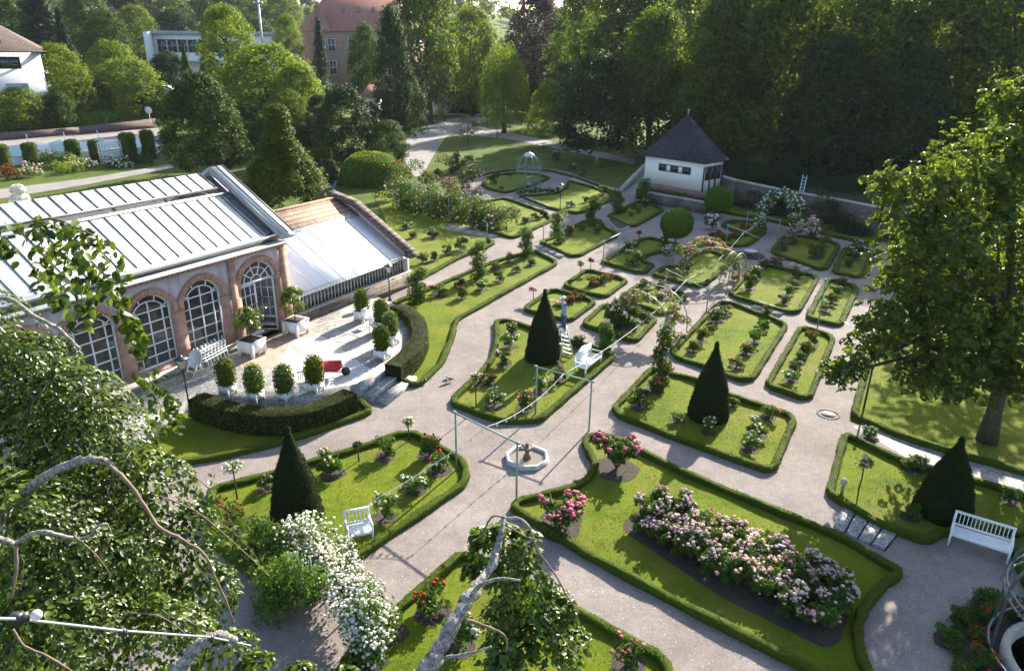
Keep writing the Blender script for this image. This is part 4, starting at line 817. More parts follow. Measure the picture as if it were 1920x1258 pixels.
def chair(x, y, rz, label, z=TZ):
    o = thing('garden_chair', label, 'chair', G(x, y, z), rz, 'white garden chairs on the terrace'); f = MB()
    b = MB(); b.box((0, 0, .45), (.44, .42, .03)); part('seat', b, MT['white'], o, False)
    b = MB()
    for k in range(5): b.box((-.18 + k * .09, .21, .7), (.03, .02, .42))
    b.box((0, .21, .92), (.44, .03, .05)); part('backrest', b, MT['white'], o, False)
    for i in (-1, 1):
        for j in (-1, 1): l = MB(); l.box((i * .2, j * .19, .225), (.035, .035, .45)); part('leg', l, MT['white'], o, False)
chair(690, 612, 1.0, 'white garden chair before the farthest right tub'); chair(703, 625, 2.2, 'white garden chair beside the tub at the right hedge'); chair(572, 738, .4, 'white garden chair left of the tub by the wheelbarrow')
for k in range(7):
    p = G(384 + k * 6.2, 690 - k * 3.4, TZ); o = thing('folding_chair', 'folded white chair in the row leaning below the window', 'chair', p, -YAW + 1.57, 'folded white chairs leaning in a row')
    b = MB(); 
    for s in (-.22, .22): b.bar((s, 0, 0), (s, .28, .95), .04, .03, up=(0, 1, 0)); b.bar((s * .85, .22, 0), (s * .85, .06, .8), .04, .03, up=(0, 1, 0))
    part('frame', b, MT['white'], o, False); b = MB()
    for i in range(5): b.bar((-.22, .05 + i * .026, .28 + i * .13), (.22, .05 + i * .026, .28 + i * .13), .05, .02)
    part('slats', b, MT['white'], o, False)
o = thing('round_table', 'white folded round table leaning beside the folded chairs', 'table', G(366, 702, TZ), -YAW); b = MB(); ang = R_(65)
tp = [(.42 * math.cos(a), .42 * math.sin(a)) for a in np.linspace(0, 6.283, 21)[:-1]]
b.add([(x, .1 + y * math.cos(ang), .72 + y * math.sin(ang)) for x, y in tp] + [(x, .13 + y * math.cos(ang), .70 + y * math.sin(ang)) for x, y in tp], [tuple(range(20)), tuple(range(39, 19, -1))] + [(i, (i + 1) % 20, 20 + (i + 1) % 20, 20 + i) for i in range(20)]); part('tabletop', b, MT['white'], o, False)
b = MB()
for s in (-.25, .25): b.bar((s, -.3, 0), (s, .1, .7), .04, .03); b.bar((s, .3, 0), (s, .1, .6), .04, .03)
for z in (.2, .4): b.bar((-.25, -.3 + z * .55, z), (.25, -.3 + z * .55, z), .03, .03)
part('legs', b, MT['white'], o, False)
# wheelbarrow
o = thing('wheelbarrow', 'red wheelbarrow with a black wheel on the terrace', 'wheelbarrow', G(622, 706, TZ), .3); b = MB()
b.add([(-.3, -.25, .35), (.25, -.25, .30), (.25, .25, .30), (-.3, .25, .35), (-.48, -.34, .66), (.48, -.34, .58), (.48, .34, .58), (-.48, .34, .66)], [(3, 2, 1, 0), (0, 1, 5, 4), (1, 2, 6, 5), (2, 3, 7, 6), (3, 0, 4, 7)]); part('tray', b, MN('red_paint', (.38, .03, .03), (.48, .05, .05), 5, .4), o, False)
b = MB(); [b.bar((.62, s * .08, .18), (-.85, s * .28, .48), .04, .04) for s in (-1, 1)]; [b.bar((-.3, s * .2, .36), (-.36, s * .24, 0), .03, .03) for s in (-1, 1)]; part('frame', b, MT['dark_metal'], o, False)
b = MB(); b.tube([(.62, -.05, .19), (.62, .05, .19)], .19, 16); part('wheel', b, MT['dark_metal'], o, False)
# ================================================================== GARDEN FURNITURE
# benches
def bench(p, rz, L, label, solid=False):
    o = thing('garden_bench', label, 'bench', p, rz, 'white garden benches'); D = .52
    b = MB()
    for k in range(5): b.box((0, -.2 + k * .105, .44), (L, .098 if not solid else .104, .03))
    b.box((0, -.26, .41), (L, .03, .08)); part('seat', b, MT['white'], o, False)
    b = MB(); b.bar((-L / 2, .32, .92), (L / 2, .32, .92), .05, .07); b.bar((-L / 2, .27, .52), (L / 2, .27, .52), .04, .06)
    if solid: b.add([(-L / 2, .27, .52), (L / 2, .27, .52), (L / 2, .32, .92), (0, .33, 1.12), (-L / 2, .32, .92), (-L / 2, .30, .52), (L / 2, .30, .52), (L / 2, .35, .92), (0, .36, 1.12), (-L / 2, .35, .92)], [(0, 1, 2, 3, 4), (9, 8, 7, 6, 5), (0, 5, 6, 1), (1, 6, 7, 2), (2, 7, 8, 3), (3, 8, 9, 4), (4, 9, 5, 0)])
    else:
        n = int(L / .105)
        for k in range(n): x = -L / 2 + .06 + k * (L - .12) / (n - 1); b.bar((x, .27, .52), (x, .32, .92), .045, .02, up=(1, 0, 0))
    part('backrest', b, MT['white'], o, False)
    for s in (-1, 1):
        for y, h in ((-.25, .64), (.27, .92)): b = MB(); b.bar((s * (L / 2 - .03), y, 0), (s * (L / 2 - .03), y + (.05 if y > 0 else 0), h), .06, .06); part('leg', b, MT['white'], o, False)
        b = MB(); b.bar((s * (L / 2 - .03), -.28, .65), (s * (L / 2 - .03), .3, .66), .07, .04); part('armrest', b, MT['white'], o, False)
def bench_at(fl, fr, label, solid=False, sgn=1, Lmax=None):      # front leg feet pixels, seen from the seat: back lies behind
    a, b = G(*fl), G(*fr); e = b - a; L = np.linalg.norm(e) + .06; e = e / np.linalg.norm(e); back = np.array([-e[1], e[0], 0]) * sgn
    if sgn < 0: e = -e
    p = (a + b) / 2 + back * .25; bench(p, math.atan2(e[1], e[0]), L, label, solid)
bench_at((1777, 1022), (1887, 1058), 'white slatted bench on the gravel before the shady cone')
bench_at((1097, 708), (1126, 682), 'white bench with a solid peaked back beside the gardener', True)
bench_at((655, 1028), (700, 1018), 'white slatted bench beside the white climbing rose')
def frame(bl, br, tl, tr, label, name='light_gantry'):
    a, b = G(*bl), G(*br); h = (zat(*bl, tl[1], tl[0]) + zat(*br, tr[1], tr[0])) / 2; c = (a + b) / 2; o = thing(name, label, 'frame', c, 0, 'green metal frames carrying the light string')
    for q in (a, b): m = MB(); m.tube([q, q + ZZ * h], .035, 8); part('post', m, MT['green_metal'], o)
    m = MB(); m.tube([a + ZZ * (h - .02), b + ZZ * (h - .02)], .03, 8); e = unit(b - a); m.tube([a + ZZ * h - e * .12, a + ZZ * h + e * .02], .045, 6); m.tube([b + ZZ * h - e * .02, b + ZZ * h + e * .12], .045, 6); part('crossbar', m, MT['green_metal'], o); return c + ZZ * h
FT = [frame((856, 882), (968, 945), (856, 780), (972, 823), 'nearest green frame standing beside the octagonal fountain'), frame((1004, 777), (1104, 808), (1007, 690), (1110, 712), 'green frame in front of the peaked white bench'),
      frame((1247, 545), (1324, 586), (1250, 516), (1331, 532), 'green frame between the two leafy rose arches'), frame((1360, 464), (1422, 493), (1366, 429), (1429, 440), 'green frame before the small far basin'), frame((1398, 433), (1457, 450), (1401, 401), (1463, 409), 'green frame beside the white rose arch')]
frame((1130, 502), (1158, 487), (1135, 452), (1160, 438), 'thin green frame at the bitten bed on the side path')
def pole(xb, yb, xt, yt, label, r=.035, mat='green_metal'): p = G(xb, yb); h = zat(xb, yb, yt, xt); m = MB(); m.tube([(0, 0, 0), (0, 0, h)], r, 8); m.ball((0, 0, h), r * 1.7, 1); solo('garden_pole', m, MT[mat], label, 'pole', p, 'thin metal poles', world=False)
pole(1531, 622, 1559, 526, 'pale green slim pole between the two narrow beds'); pole(1619, 768, 1629, 688, 'dark slim pole at the edge of the shady lawn', .045, 'dark_metal'); pole(913, 455, 913, 420, 'thin pole at the foot of the rose pergola'); pole(1019, 448, 1022, 423, 'thin pole left of the twin pillar bed')
# string of lights
def catenary(a, b, sag, n=16): return [a * (1 - t) + b * t - ZZ * sag * 4 * t * (1 - t) for t in np.linspace(0, 1, n)]
sl_ = thing('string_lights', 'pale cable with small bulbs running from frame to frame along the main path', 'string lights', FT[0]); mb = MB(); F0 = G(700, 990) + ZZ * 1.0
spans = [(AT(610, 1040, 19.5), F0, .1), (F0, FT[0] - ZZ * .03, .12)] + [(FT[i], FT[i + 1], s) for i, s in ((0, .35), (1, .5), (2, .5), (3, .2))]; bl = []
for a, b, s in spans: P = catenary(a, b, s, 20); mb.tube(P, .010, 5); bl += [(P[i] + P[i + 1]) / 2 for i in range(0, 19, 2)]
part('cable', mb, MN('pale_cable', (.55, .55, .54), (.65, .65, .63), 4, .5), sl_); BULB = MB(); BULB.lathe((0, 0, 0), [(.014, 0), (.016, -.04), (.035, -.075), (.03, -.11), (.004, -.13)], 8); BM = BULB.mesh('bulb'); bmat = glassmat('bulb_glass', (.9, .9, .9), .05, .3, (.7, .7, .68))
for p in bl: o = link('bulb', BM, bmat, sl_); o.location = Vector(p) - sl_.location
# near festoon cable at the lower left
nc = thing('festoon_cable', 'pale cable with one glass bulb close to the camera at the lower left', 'string lights', AT(40, 1160, 3.0)); P = [AT(-60, 1158, 2.7), AT(35, 1160, 3.0), AT(230, 1182, 3.7), AT(395, 1194, 4.4), AT(470, 1210, 4.9)]
mb = MB(); mb.tube(P, .008, 8); part('cable', mb, MT['zinc'], nc)
q = AT(32, 1160, 3.0); mb = MB(); mb.tube([q, q + np.array([.05, .02, .0])], .03, 10); mb.box(q, (.06, .05, .06)); part('lamp_holder', mb, MT['dark_metal'], nc); mb = MB(); mb.ball(q + np.array([.085, .03, 0]), .031, 2); part('bulb', mb, bmat, nc, True, True)
for t in (2, 3): mb = MB(); mb.tube([P[t] - np.array([.02, 0, .01]), P[t] + np.array([.02, 0, -.01])], .022, 8); mb.tube([P[t], P[t] - ZZ * .05], .016, 8); part('lamp_holder', mb, MT['dark_metal'], nc)
# lamps
def lamp(xb, yb, xt, yt, label, z=0., group='old street lamps'):
    p = G(xb, yb, z); h = zat(xb, yb, yt, xt, z) - z; o = thing('street_lamp', label, 'lamp', p, .4, group); m = MB()
    m.lathe((0, 0, 0), [(.11, 0), (.11, .1), (.07, .16), (.05, .5), (.035, .55), (.03, h - .62), (.05, h - .58), (.02, h - .5)], 12); part('post', m, MT['dark_metal'], o, False)
    m = MB(); z0, z1 = h - .5, h - .14
    m.add([(s * .10, t * .10, z0) for s, t in ((-1, -1), (1, -1), (1, 1), (-1, 1))] + [(s * .19, t * .19, z1) for s, t in ((-1, -1), (1, -1), (1, 1), (-1, 1))], [(3, 2, 1, 0), (0, 1, 5, 4), (1, 2, 6, 5), (2, 3, 7, 6), (3, 0, 4, 7)]); ln = part('lantern', m, MN('milk_glass', (.55, .56, .54), (.66, .66, .64), 5, .25), o, False)
    m = MB(); m.lathe((0, 0, z1), [(.29, 0), (.27, .03), (.12, .11), (.05, .13), (.05, .17), (.01, .2)], 4); [m.bar((s * .105, t * .105, z0), (s * .2, t * .2, z1), .02, .02) for s in (-1, 1) for t in (-1, 1)]; part('cap', m, MT['dark_metal'], o, False)
lamp(358, 780, 343, 667, 'black lantern lamp post at the left end of the curved yew hedge', .1); lamp(731, 564, 726, 495, 'black lantern lamp post in front of the lean-to glasshouse', .3); lamp(1050, 397, 1053, 344, 'slim dark lamp post at the triangular lawn by the pavilion')
p = G(1578, 926); m = MB(); m.lathe((0, 0, 0), [(.05, 0), (.05, .38), (.1, .4), (.09, .52), (.12, .54), (.03, .62)], 10); solo('path_light', m, MT['zinc'], 'small grey bollard light in the corner of the shady cone bed', 'lamp', p, world=False)
# octagonal fountain
def fountain(px, w, label, n=8, water=True):
    p = G(*px); r = w / 2; o = thing('fountain', label, 'fountain', p); m = MB(); a0 = math.pi / n + .1
    rg = lambda rr, z: [(rr * math.cos(a0 + 6.2832 * k / n), rr * math.sin(a0 + 6.2832 * k / n), z) for k in range(n)]
    R4 = [rg(r, 0), rg(r, .16), rg(r * .86, .16), rg(r * .86, .03)]; m.add(sum(R4, []), [(i * n + k, i * n + (k + 1) % n, (i + 1) * n + (k + 1) % n, (i + 1) * n + k) for i in range(3) for k in range(n)]); part('rim', m, MT['palestone'], o, False)
    m = MB(); m.add(rg(r * .86, .06), [tuple(range(n))]); wm, wnt, wb = newmat('basin_water'); wb.inputs['Base Color'].default_value = (.20, .17, .12, 1); wb.inputs['Roughness'].default_value = .12; part('water', m, wm, o, False)
    m = MB(); m.lathe((0, 0, .05), [(.16, 0), (.13, .12), (.07, .2), (.08, .3), (.22, .42), (.25, .48), (.2, .48), (.08, .42), (.05, .6), (.01, .64)], 14); part('pedestal', m, MN('bronze_stone', (.10, .075, .05), (.16, .12, .08), 8, .6), o, False)
fountain((988, 861), 1.66, 'pale octagonal stone fountain basin in the middle of the gravel crossing')
o = thing('basin', 'small round dark basin on the far gravel crossing', 'basin', G(1406, 480)); m = MB(); m.lathe((0, 0, 0), [(1.05, 0), (1.05, .08), (.9, .09)], 24); part('rim', m, MT['soil'], o, False); m = MB(); m.lathe((0, 0, .06), [(.2, 0), (.35, .25), (.5, .33), (.4, .36), (.05, .3)], 14); part('bowl', m, MT['palestone'], o, False)
o = thing('stone_planter', 'stone edged dark basin sunk between the pillar beds', 'planter', G(1165, 423)); m = MB(); m.slab([G(x, y)[:2] for x, y in ((1138, 414), (1143, 407), (1186, 424), (1166, 435), (1155, 432))], -.01, .12); part('edge', m, MT['stone'], o); m = MB(); m.sheet([G(x, y)[:2] for x, y in ((1141, 414), (1144, 409), (1182, 424), (1166, 432), (1157, 430))], .124); part('dark_filling', m, MT['soil'], o)
m = MB(); pc_ = G(1553, 777); 
for k in range(22): a = k * .2856; m.box(pc_ + (.42 * math.cos(a), .42 * math.sin(a), .012), (.09, .07, .03), ((math.cos(a), math.sin(a), 0), (-math.sin(a), math.cos(a), 0), (0, 0, 1)))
m.lathe(pc_ + (0, 0, -.005), [(.3, 0), (.3, .014)], 20); solo('drain_cover', m, MT['asphalt'], 'round drain cover ringed by stones on the right gravel', 'drain', pc_)
# birds on the gravel
def bird(x, y, rz, label, pecking, dark):
    p = G(x, y); o = thing('pigeon', label, 'bird', p, rz, None); m = MB(); hz = -.02 if pecking else .1
    m.tube([(-.2, 0, .13), (-.1, 0, .15), (0, 0, .17), (.08, 0, .17), (.13, 0, .17 + hz * .7), (.17, 0, .17 + hz), (.21, 0, .16 + hz)], [.015, .05, .075, .06, .03, .033, .006], 9); part('body', m, MN('feathers' + label[:4], (.02, .02, .025) if dark else (.10, .10, .11), (.05, .05, .06) if dark else (.22, .22, .23), 20, .7), o, False, True)
    for s in (-.03, .03): m = MB(); m.tube([(0, s, .12), (.01, s, 0), (.05, s, .0)], .008, 5); part('leg', m, MT['bark'], o, False)
bird(797, 718, 2.0, 'black bird on the gravel at the corner of the low hedge', True, True); bird(836, 719, .6, 'grey pigeon on the open gravel, left of a second one', True, False); bird(844, 716, 3.4, 'grey pigeon on the open gravel, right of the other', False, False)
# garden steps of stone slabs
def gsteps(label, a0, a1, b0, b1, n, mat='stone', h=.05):
    A, B, C, D_ = (G(*q) for q in (a0, a1, b0, b1)); o = thing('garden_steps', label, 'steps', (A + B + C + D_) / 4, 0, 'stone steps in the gravel paths')
    for k in range(n):
        t0, t1 = (k + .0) / n, (k + .86) / n; m = MB(); m.slab([(A + (C - A) * t0)[:2], (B + (D_ - B) * t0)[:2], (B + (D_ - B) * t1)[:2], (A + (C - A) * t1)[:2]], -.005, h + .002 * k); part('tread', m, MT[mat], o)
        m = MB(); t2 = (k + .98) / n; m.slab([(A + (C - A) * t1)[:2], (B + (D_ - B) * t1)[:2], (B + (D_ - B) * t2)[:2], (A + (C - A) * t2)[:2]], -.006, .012); part('riser_shade', m, MT['soil'], o)  # dark strip painted in for the shaded riser between two treads
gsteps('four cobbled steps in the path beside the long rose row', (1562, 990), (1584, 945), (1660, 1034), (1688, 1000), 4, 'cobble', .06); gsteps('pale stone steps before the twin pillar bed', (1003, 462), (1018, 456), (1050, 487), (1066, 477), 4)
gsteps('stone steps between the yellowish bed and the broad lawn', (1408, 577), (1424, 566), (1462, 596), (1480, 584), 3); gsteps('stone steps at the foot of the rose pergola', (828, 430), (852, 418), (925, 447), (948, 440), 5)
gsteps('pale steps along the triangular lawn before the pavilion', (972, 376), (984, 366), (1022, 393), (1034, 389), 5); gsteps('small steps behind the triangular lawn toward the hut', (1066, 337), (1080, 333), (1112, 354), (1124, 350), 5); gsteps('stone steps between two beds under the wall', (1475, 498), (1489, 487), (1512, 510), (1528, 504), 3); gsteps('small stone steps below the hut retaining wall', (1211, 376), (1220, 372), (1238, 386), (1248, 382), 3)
# step ladder and gardener
def ladder_AT(): 
    f1, f2, b1, b2 = G(1055, 664), G(1074, 669), G(1028, 681), G(1047, 686); return f1, f2, b1, b2
f1, f2, b1, b2 = ladder_AT(); tc = (f1 + f2 + b1 + b2) / 4 + np.array([.05, 0, 0]); hh = 1.75; e = unit(f2 - f1); t1, t2 = tc + ZZ * hh - e * .18, tc + ZZ * hh + e * .18; alm = MN('aluminium', (.62, .63, .64), (.72, .73, .74), 6, .35, metal=.3)
o = thing('step_ladder', 'aluminium step ladder standing against the trimmed yew cone', 'ladder', tc); m = MB(); m.bar(f1, t1, .05, .05); m.bar(f2, t2, .05, .05); part('front_rail', m, alm, o); m = MB(); m.bar(b1, t1 - e * .02, .04, .04); m.bar(b2, t2 + e * .02, .04, .04); m.bar(b1 * .9 + t1 * .1, b2 * .9 + t2 * .1, .03, .03); m.bar(b1 * .45 + t1 * .55, b2 * .45 + t2 * .55, .03, .03); part('rear_frame', m, alm, o)
nn = unit(np.cross(e, ZZ))
for k in range(7): t = (k + .6) / 7; p, q = f1 * (1 - t) + t1 * t, f2 * (1 - t) + t2 * t; m = MB(); m.bar(p, q, .14, .03, up=(0, 0, 1)); part('step', m, alm, o)
m = MB(); m.bar(t1, t2, .2, .04); part('top_plate', m, MT['dark_metal'], o)
def skin(name, V, E, Rr, mat, parent, sub=2):
    me = bpy.data.meshes.new(name); me.from_pydata([tuple(map(float, v)) for v in V], E, []); o = link(name, me, mat, parent); o.modifiers.new('s', 'SKIN'); o.modifiers.new('d', 'SUBSURF').levels = sub; o.modifiers['d'].render_levels = sub
    for v, r in zip(me.skin_vertices[0].data, Rr): v.radius = (r, r) if not hasattr(r, '__len__') else r
    me.skin_vertices[0].data[0].use_root = True; return o
foot = f1 * .18 + t1 * .82; foot = (foot + f2 * .18 + t2 * .82) / 2; foot[2] += .0
pe = thing('person', 'gardener in blue shirt, jeans and white cap reaching up to trim the cone', 'person', foot); tow = np.array([G(1018, 678)[0], G(1018, 678)[1], 0]) - np.array([foot[0], foot[1], 0]); fa = unit(tow); sd = np.array([-fa[1], fa[0], 0]); L_ = lambda f, s, z: fa * f + sd * s + ZZ * z
skinm = MN('skin', (.50, .30, .22), (.56, .35, .26), 6, .6)
V = [L_(.02, 0, .92), L_(.03, 0, 1.08), L_(.04, 0, 1.25), L_(.05, 0, 1.40), L_(.05, 0, 1.48), L_(.05, .17, 1.40), L_(.30, .17, 1.52), L_(.56, .13, 1.64), L_(.05, -.17, 1.40), L_(.24, -.21, 1.44), L_(.47, -.12, 1.60),
     L_(.01, .09, .84), L_(.03, .10, .46), L_(0, .10, .08), L_(.01, -.09, .84), L_(.02, -.10, .46), L_(-.01, -.10, .08), L_(.12, .10, .04), L_(.11, -.10, .04), L_(.06, 0, 1.54)]
Eg = [(0, 1), (1, 2), (2, 3), (3, 4), (3, 5), (5, 6), (6, 7), (3, 8), (8, 9), (9, 10), (0, 11), (11, 12), (12, 13), (0, 14), (14, 15), (15, 16), (13, 17), (16, 18), (4, 19)]
skin('body', V, Eg, [(.13, .10), (.14, .10), (.15, .11), (.14, .09), .055, .06, .045, .033, .06, .045, .033, .085, .06, .045, .085, .06, .045, .035, .035, .05], skinm, pe)
shirtm = MN('blue_shirt', (.22, .32, .60), (.30, .42, .70), 8, .8); jeansm = MN('jeans', (.05, .09, .19), (.09, .14, .26), 10, .85); shoem = MN('white_shoes', (.6, .6, .6), (.7, .7, .7), 6, .6)
skin('shirt', [L_(.02, 0, .90), L_(.03, 0, 1.08), L_(.04, 0, 1.25), L_(.05, 0, 1.42), L_(.05, .17, 1.41), L_(.20, .175, 1.48), L_(.05, -.17, 1.41), L_(.17, -.20, 1.435)], [(0, 1), (1, 2), (2, 3), (3, 4), (4, 5), (3, 6), (6, 7)], [(.155, .125), (.16, .12), (.17, .13), (.15, .105), .08, .062, .08, .062], shirtm, pe)
skin('trousers', [L_(.02, 0, .93), L_(.01, .09, .82), L_(.03, .10, .46), L_(0, .10, .12), L_(.01, -.09, .82), L_(.02, -.10, .46), L_(-.01, -.10, .12)], [(0, 1), (1, 2), (2, 3), (0, 4), (4, 5), (5, 6)], [(.15, .12), .1, .075, .065, .1, .075, .065], jeansm, pe)
for s in (.1, -.1): m = MB(); m.tube([L_(-.07, s, .06), L_(0, s, .07), L_(.1, s, .055), L_(.19, s, .04)], [.045, .055, .05, .03], 8); q = part('shoe', m, shoem, pe, False, True)
m = MB(); hc = L_(.09, 0, 1.65); m.ball(hc, .105, 2, (.95, .88, 1.15)); m.tube([hc + L_(.09, 0, .0), hc + L_(.135, 0, -.03)], [.022, .018], 6)
for s in (-1, 1): m.ball(hc + L_(.0, s * .095, -.01), .028, 1, (.5, .6, 1.2))
part('head', m, skinm, pe, False, True); m = MB(); m.ball(hc + L_(-.03, 0, .02), .108, 2, (1, .95, 1.05)); part('hair', m, MT['bark'], pe, False, True)
m = MB(); m.lathe(hc + ZZ * .05, [(.115, 0), (.112, .04), (.08, .085), (.02, .1)], 14); m.slab([tuple((hc + L_(.08 + .1 * math.cos(a), .1 * math.sin(a), 0))[:2]) for a in np.linspace(-1.5, 1.5, 9)], hc[2] + .045, hc[2] + .06); part('cap', m, shoem, pe, False)
for hp, s in ((L_(.56, .13, 1.64), 1), (L_(.47, -.12, 1.60), -1)):
    m = MB(); m.ball(hp + L_(.045, 0, .02), .045, 1, (1, .6, .9))
    for i in range(4): m.tube([hp + L_(.07, (-.03 + i * .02), .03), hp + L_(.12, (-.035 + i * .022), .045 - .004 * i), hp + L_(.14, (-.03 + i * .02), .02)], [.011, .010, .008], 6)
    m.tube([hp + L_(.04, s * .035, .02), hp + L_(.08, s * .06, .05)], [.013, .009], 6); part('hand', m, skinm, pe, False, True)
o = thing('garden_shears', 'small shears in the raised hand of the gardener', 'shears', foot + L_(.62, .1, 1.68)); m = MB(); m.bar((0, 0, 0), L_(.3, -.02, .1), .03, .008); m.bar((0, 0, 0), L_(.29, .03, .07), .03, .008); m.bar((0, 0, 0), L_(-.1, .02, -.06), .02, .02); m.bar((0, 0, 0), L_(-.09, -.03, -.05), .02, .02); part('blades', m, alm, o, False)
# leaning ladder by the wall
b1, b2 = G(1490, 404), G(1497, 406); d = np.array([1.0, 1.6, 0]); o = thing('leaning_ladder', 'grey ladder leaning on the stone wall behind the white arch', 'ladder', b1); hL = 3.6; top_ = lambda b: b + d * .5 + ZZ * hL
m = MB(); m.bar(b1, top_(b1), .07, .06); m.bar(b2, top_(b2), .07, .06); part('rails', m, alm, o); m = MB()
for k in range(12): t = (k + .7) / 12.5; m.bar(b1 + (top_(b1) - b1) * t, b2 + (top_(b2) - b2) * t, .05, .05)
part('rungs', m, alm, o)
# ------------------------------------------------------------------ pavilions (metal gazebos)
def gazebo(p, label, r=1.3, h=3.7, rz=0, name='garden_pavilion', mt='green_metal'):
    o = thing(name, label, 'gazebo', p, rz, 'domed metal garden pavilions'); n = 10; hs = h * .58
    for k in range(n):
        a = 6.2832 * k / n; c, s = math.cos(a), math.sin(a); m = MB(); pts = [(r * c, r * s, 0), (r * c, r * s, hs)] + [(r * c * math.cos(t) + .42 * c * (1 - math.cos(t)), r * s * math.cos(t) + .42 * s * (1 - math.cos(t)), hs + (h - hs - .35) * math.sin(t)) for t in np.linspace(.2, 1.57, 7)]; m.tube(pts, .04, 6); part('rib', m, MT[mt], o, False)
    m = MB()
    for z in (hs, hs - .22, .5): m.tube([(r * math.cos(a), r * math.sin(a), z) for a in np.linspace(0, 6.2832, 33)], .03, 6)
    for k in range(n): a = 6.2832 * (k + .5) / n; m.tube([((r + .02) * math.cos(a) + .12 * math.cos(b_), (r + .02) * math.sin(a), hs - .11 + .1 * math.sin(b_)) for b_ in np.linspace(0, 6.28, 10)], .015, 4)
    part('ring', m, MT[mt], o, False); m = MB(); m.lathe((0, 0, h - .42), [(.62, 0), (.60, .1), (.5, .24), (.3, .36), (.06, .42), (.05, .5), (.01, .58)], 18); part('dome', m, MN('pale_zinc' + name, (.40, .47, .50), (.52, .58, .60), 3, .35, spec=.6), o, False, True)
    m = MB(); m.lathe((0, 0, 0), [(.32, 0), (.26, .35), (.1, .5), (.09, .9), (.4, 1.05), (.42, 1.1), (.1, 1.1)], 14); part('pedestal', m, MT['stone'], o, False); return o
gazebo(G(991, 351), 'distant pale green domed pavilion in its round bed')
gc_ = G(2032, 1283); gq = G(1911, 1324) - gc_; gazebo(gc_, 'near dark green pavilion cut by the lower right corner', float(np.linalg.norm(gq)), 3.9, math.atan2(gq[1], gq[0]), mt='slate_metal')
o = thing('basin_ring', 'curved stone basin rim in the round rose bed', 'basin', G(2032, 1283)); m = MB(); q = np.array([0, 0, 0]); m.lathe(q, [(1.75, 0), (1.75, .34), (1.56, .36), (1.54, .1)], 40); part('rim', m, MT['stone'], o, False); m = MB(); m.lathe((0, 0, 0), [(1.53, .05), (1.53, .1)], 30); part('water', m, bpy.data.materials['basin_water'], o, False)
gcr = G(2032, 1283); mb = MB(); mb.sheet([(gcr[0] + 2.8 * math.cos(a), gcr[1] + 2.8 * math.sin(a)) for a in np.linspace(0, 6.2832, 49)[:-1]], .03); struct('round_bed', mb, MT['soil'])
# ------------------------------------------------------------------ hut with slate roof, stairs and walls
F_ = G(1313, 371, 1.0); L0 = G(1206, 352, 1.0); he = unit(L0 - F_); hw_ = np.linalg.norm(L0 - F_); hp = np.array([.73658, .67635, 0.]); hd = 3.3; HZ = 1.0
hx = lambda a, b, z: np.array([F_[0], F_[1], 0]) + he * a + hp * b + ZZ * z
HA = (he, hp, ZZ); hut = thing('garden_hut', 'white garden hut with a steep pyramid slate roof', 'hut', hx(hw_ / 2, hd / 2, HZ)); zt = 4.45
m = MB(); m.box(hx(hw_ / 2, hd / 2, (1.55 + zt) / 2), (hw_, hd, zt - 1.55), HA); part('wall', m, MT['render'], hut); m = MB(); m.box(hx(hw_ / 2, hd / 2, (.6 + 1.6) / 2), (hw_ + .06, hd + .06, 1.0), HA); part('plinth', m, MT['plinthred'], hut)
m = MB(); ov = .36; ap = hx(hw_ / 2, hd / 2, 8.35); cs = [hx(-ov, -ov, zt - .1), hx(hw_ + ov, -ov, zt - .1), hx(hw_ + ov, hd + ov, zt - .1), hx(-ov, hd + ov, zt - .1)]
mid = [c * .70 + np.array([ap[0], ap[1], zt - .1]) * .30 + ZZ * 1.08 for c in cs]; m.add(cs + mid + [ap] + [c - ZZ * .14 for c in cs], [(0, 1, 5, 4)[::-1], (1, 2, 6, 5)[::-1], (2, 3, 7, 6)[::-1], (3, 0, 4, 7)[::-1], (4, 5, 8)[::-1], (5, 6, 8)[::-1], (6, 7, 8)[::-1], (7, 4, 8)[::-1], (0, 1, 10, 9), (1, 2, 11, 10), (2, 3, 12, 11), (3, 0, 9, 12), (9, 10, 11, 12)]); rf = part('roof', m, MT['slate'], hut)
m = MB(); m.tube([ap - ZZ * .1, ap + ZZ * .35], .05, 6); m.ball(ap + ZZ * .35, .12, 2); part('finial', m, MT['zinc'], rf)
wn = MB(); z0, z1, a0, a1 = 2.95, 3.65, 1.35, 5.1; wn.box(hx((a0 + a1) / 2, -.03, (z0 + z1) / 2), (a1 - a0, .05, z1 - z0), HA); wf = part('window', wn, MT['sill'], hut)
for k, c in enumerate(((a0 + .45), (a0 + a1) / 2, a1 - .45)): m = MB(); m.box(hx(c, -.062, (z0 + z1) / 2), (.62, .02, z1 - z0 - .22), HA); part('pane', m, MT['darkglass'], wf)
for c in (a0 + 1.18, a1 - 1.18): m = MB(); m.box(hx(c, -.065, (z0 + z1) / 2), (.42, .03, z1 - z0 - .16), HA); part('shutter_panel', m, MT['render'], wf)
m = MB(); [m.box(hx(-.03, b, 3.2), (.05, .66, 1.3), HA) for b in (.7, 1.65, 2.6)]; part('window', m, MT['sill'], hut); m = MB(); [m.box(hx(-.05, b, 2.7), (.08, .16, 2.3), HA) for b in (.08, 1.18, 2.12, 3.2)]; part('timber_post', m, MT['sill'], hut)
for b in (.7, 1.65, 2.6): m = MB(); m.box(hx(-.06, b, 3.25), (.02, .5, 1.0), HA); part('pane', m, MT['darkglass'], hut)
m = MB(); m.box(hx(hw_ / 2 - .6, 6, .5), (hw_ + 1.4, 14, 1.0), HA); struct('hut_platform', m, MT['undergrowth'])
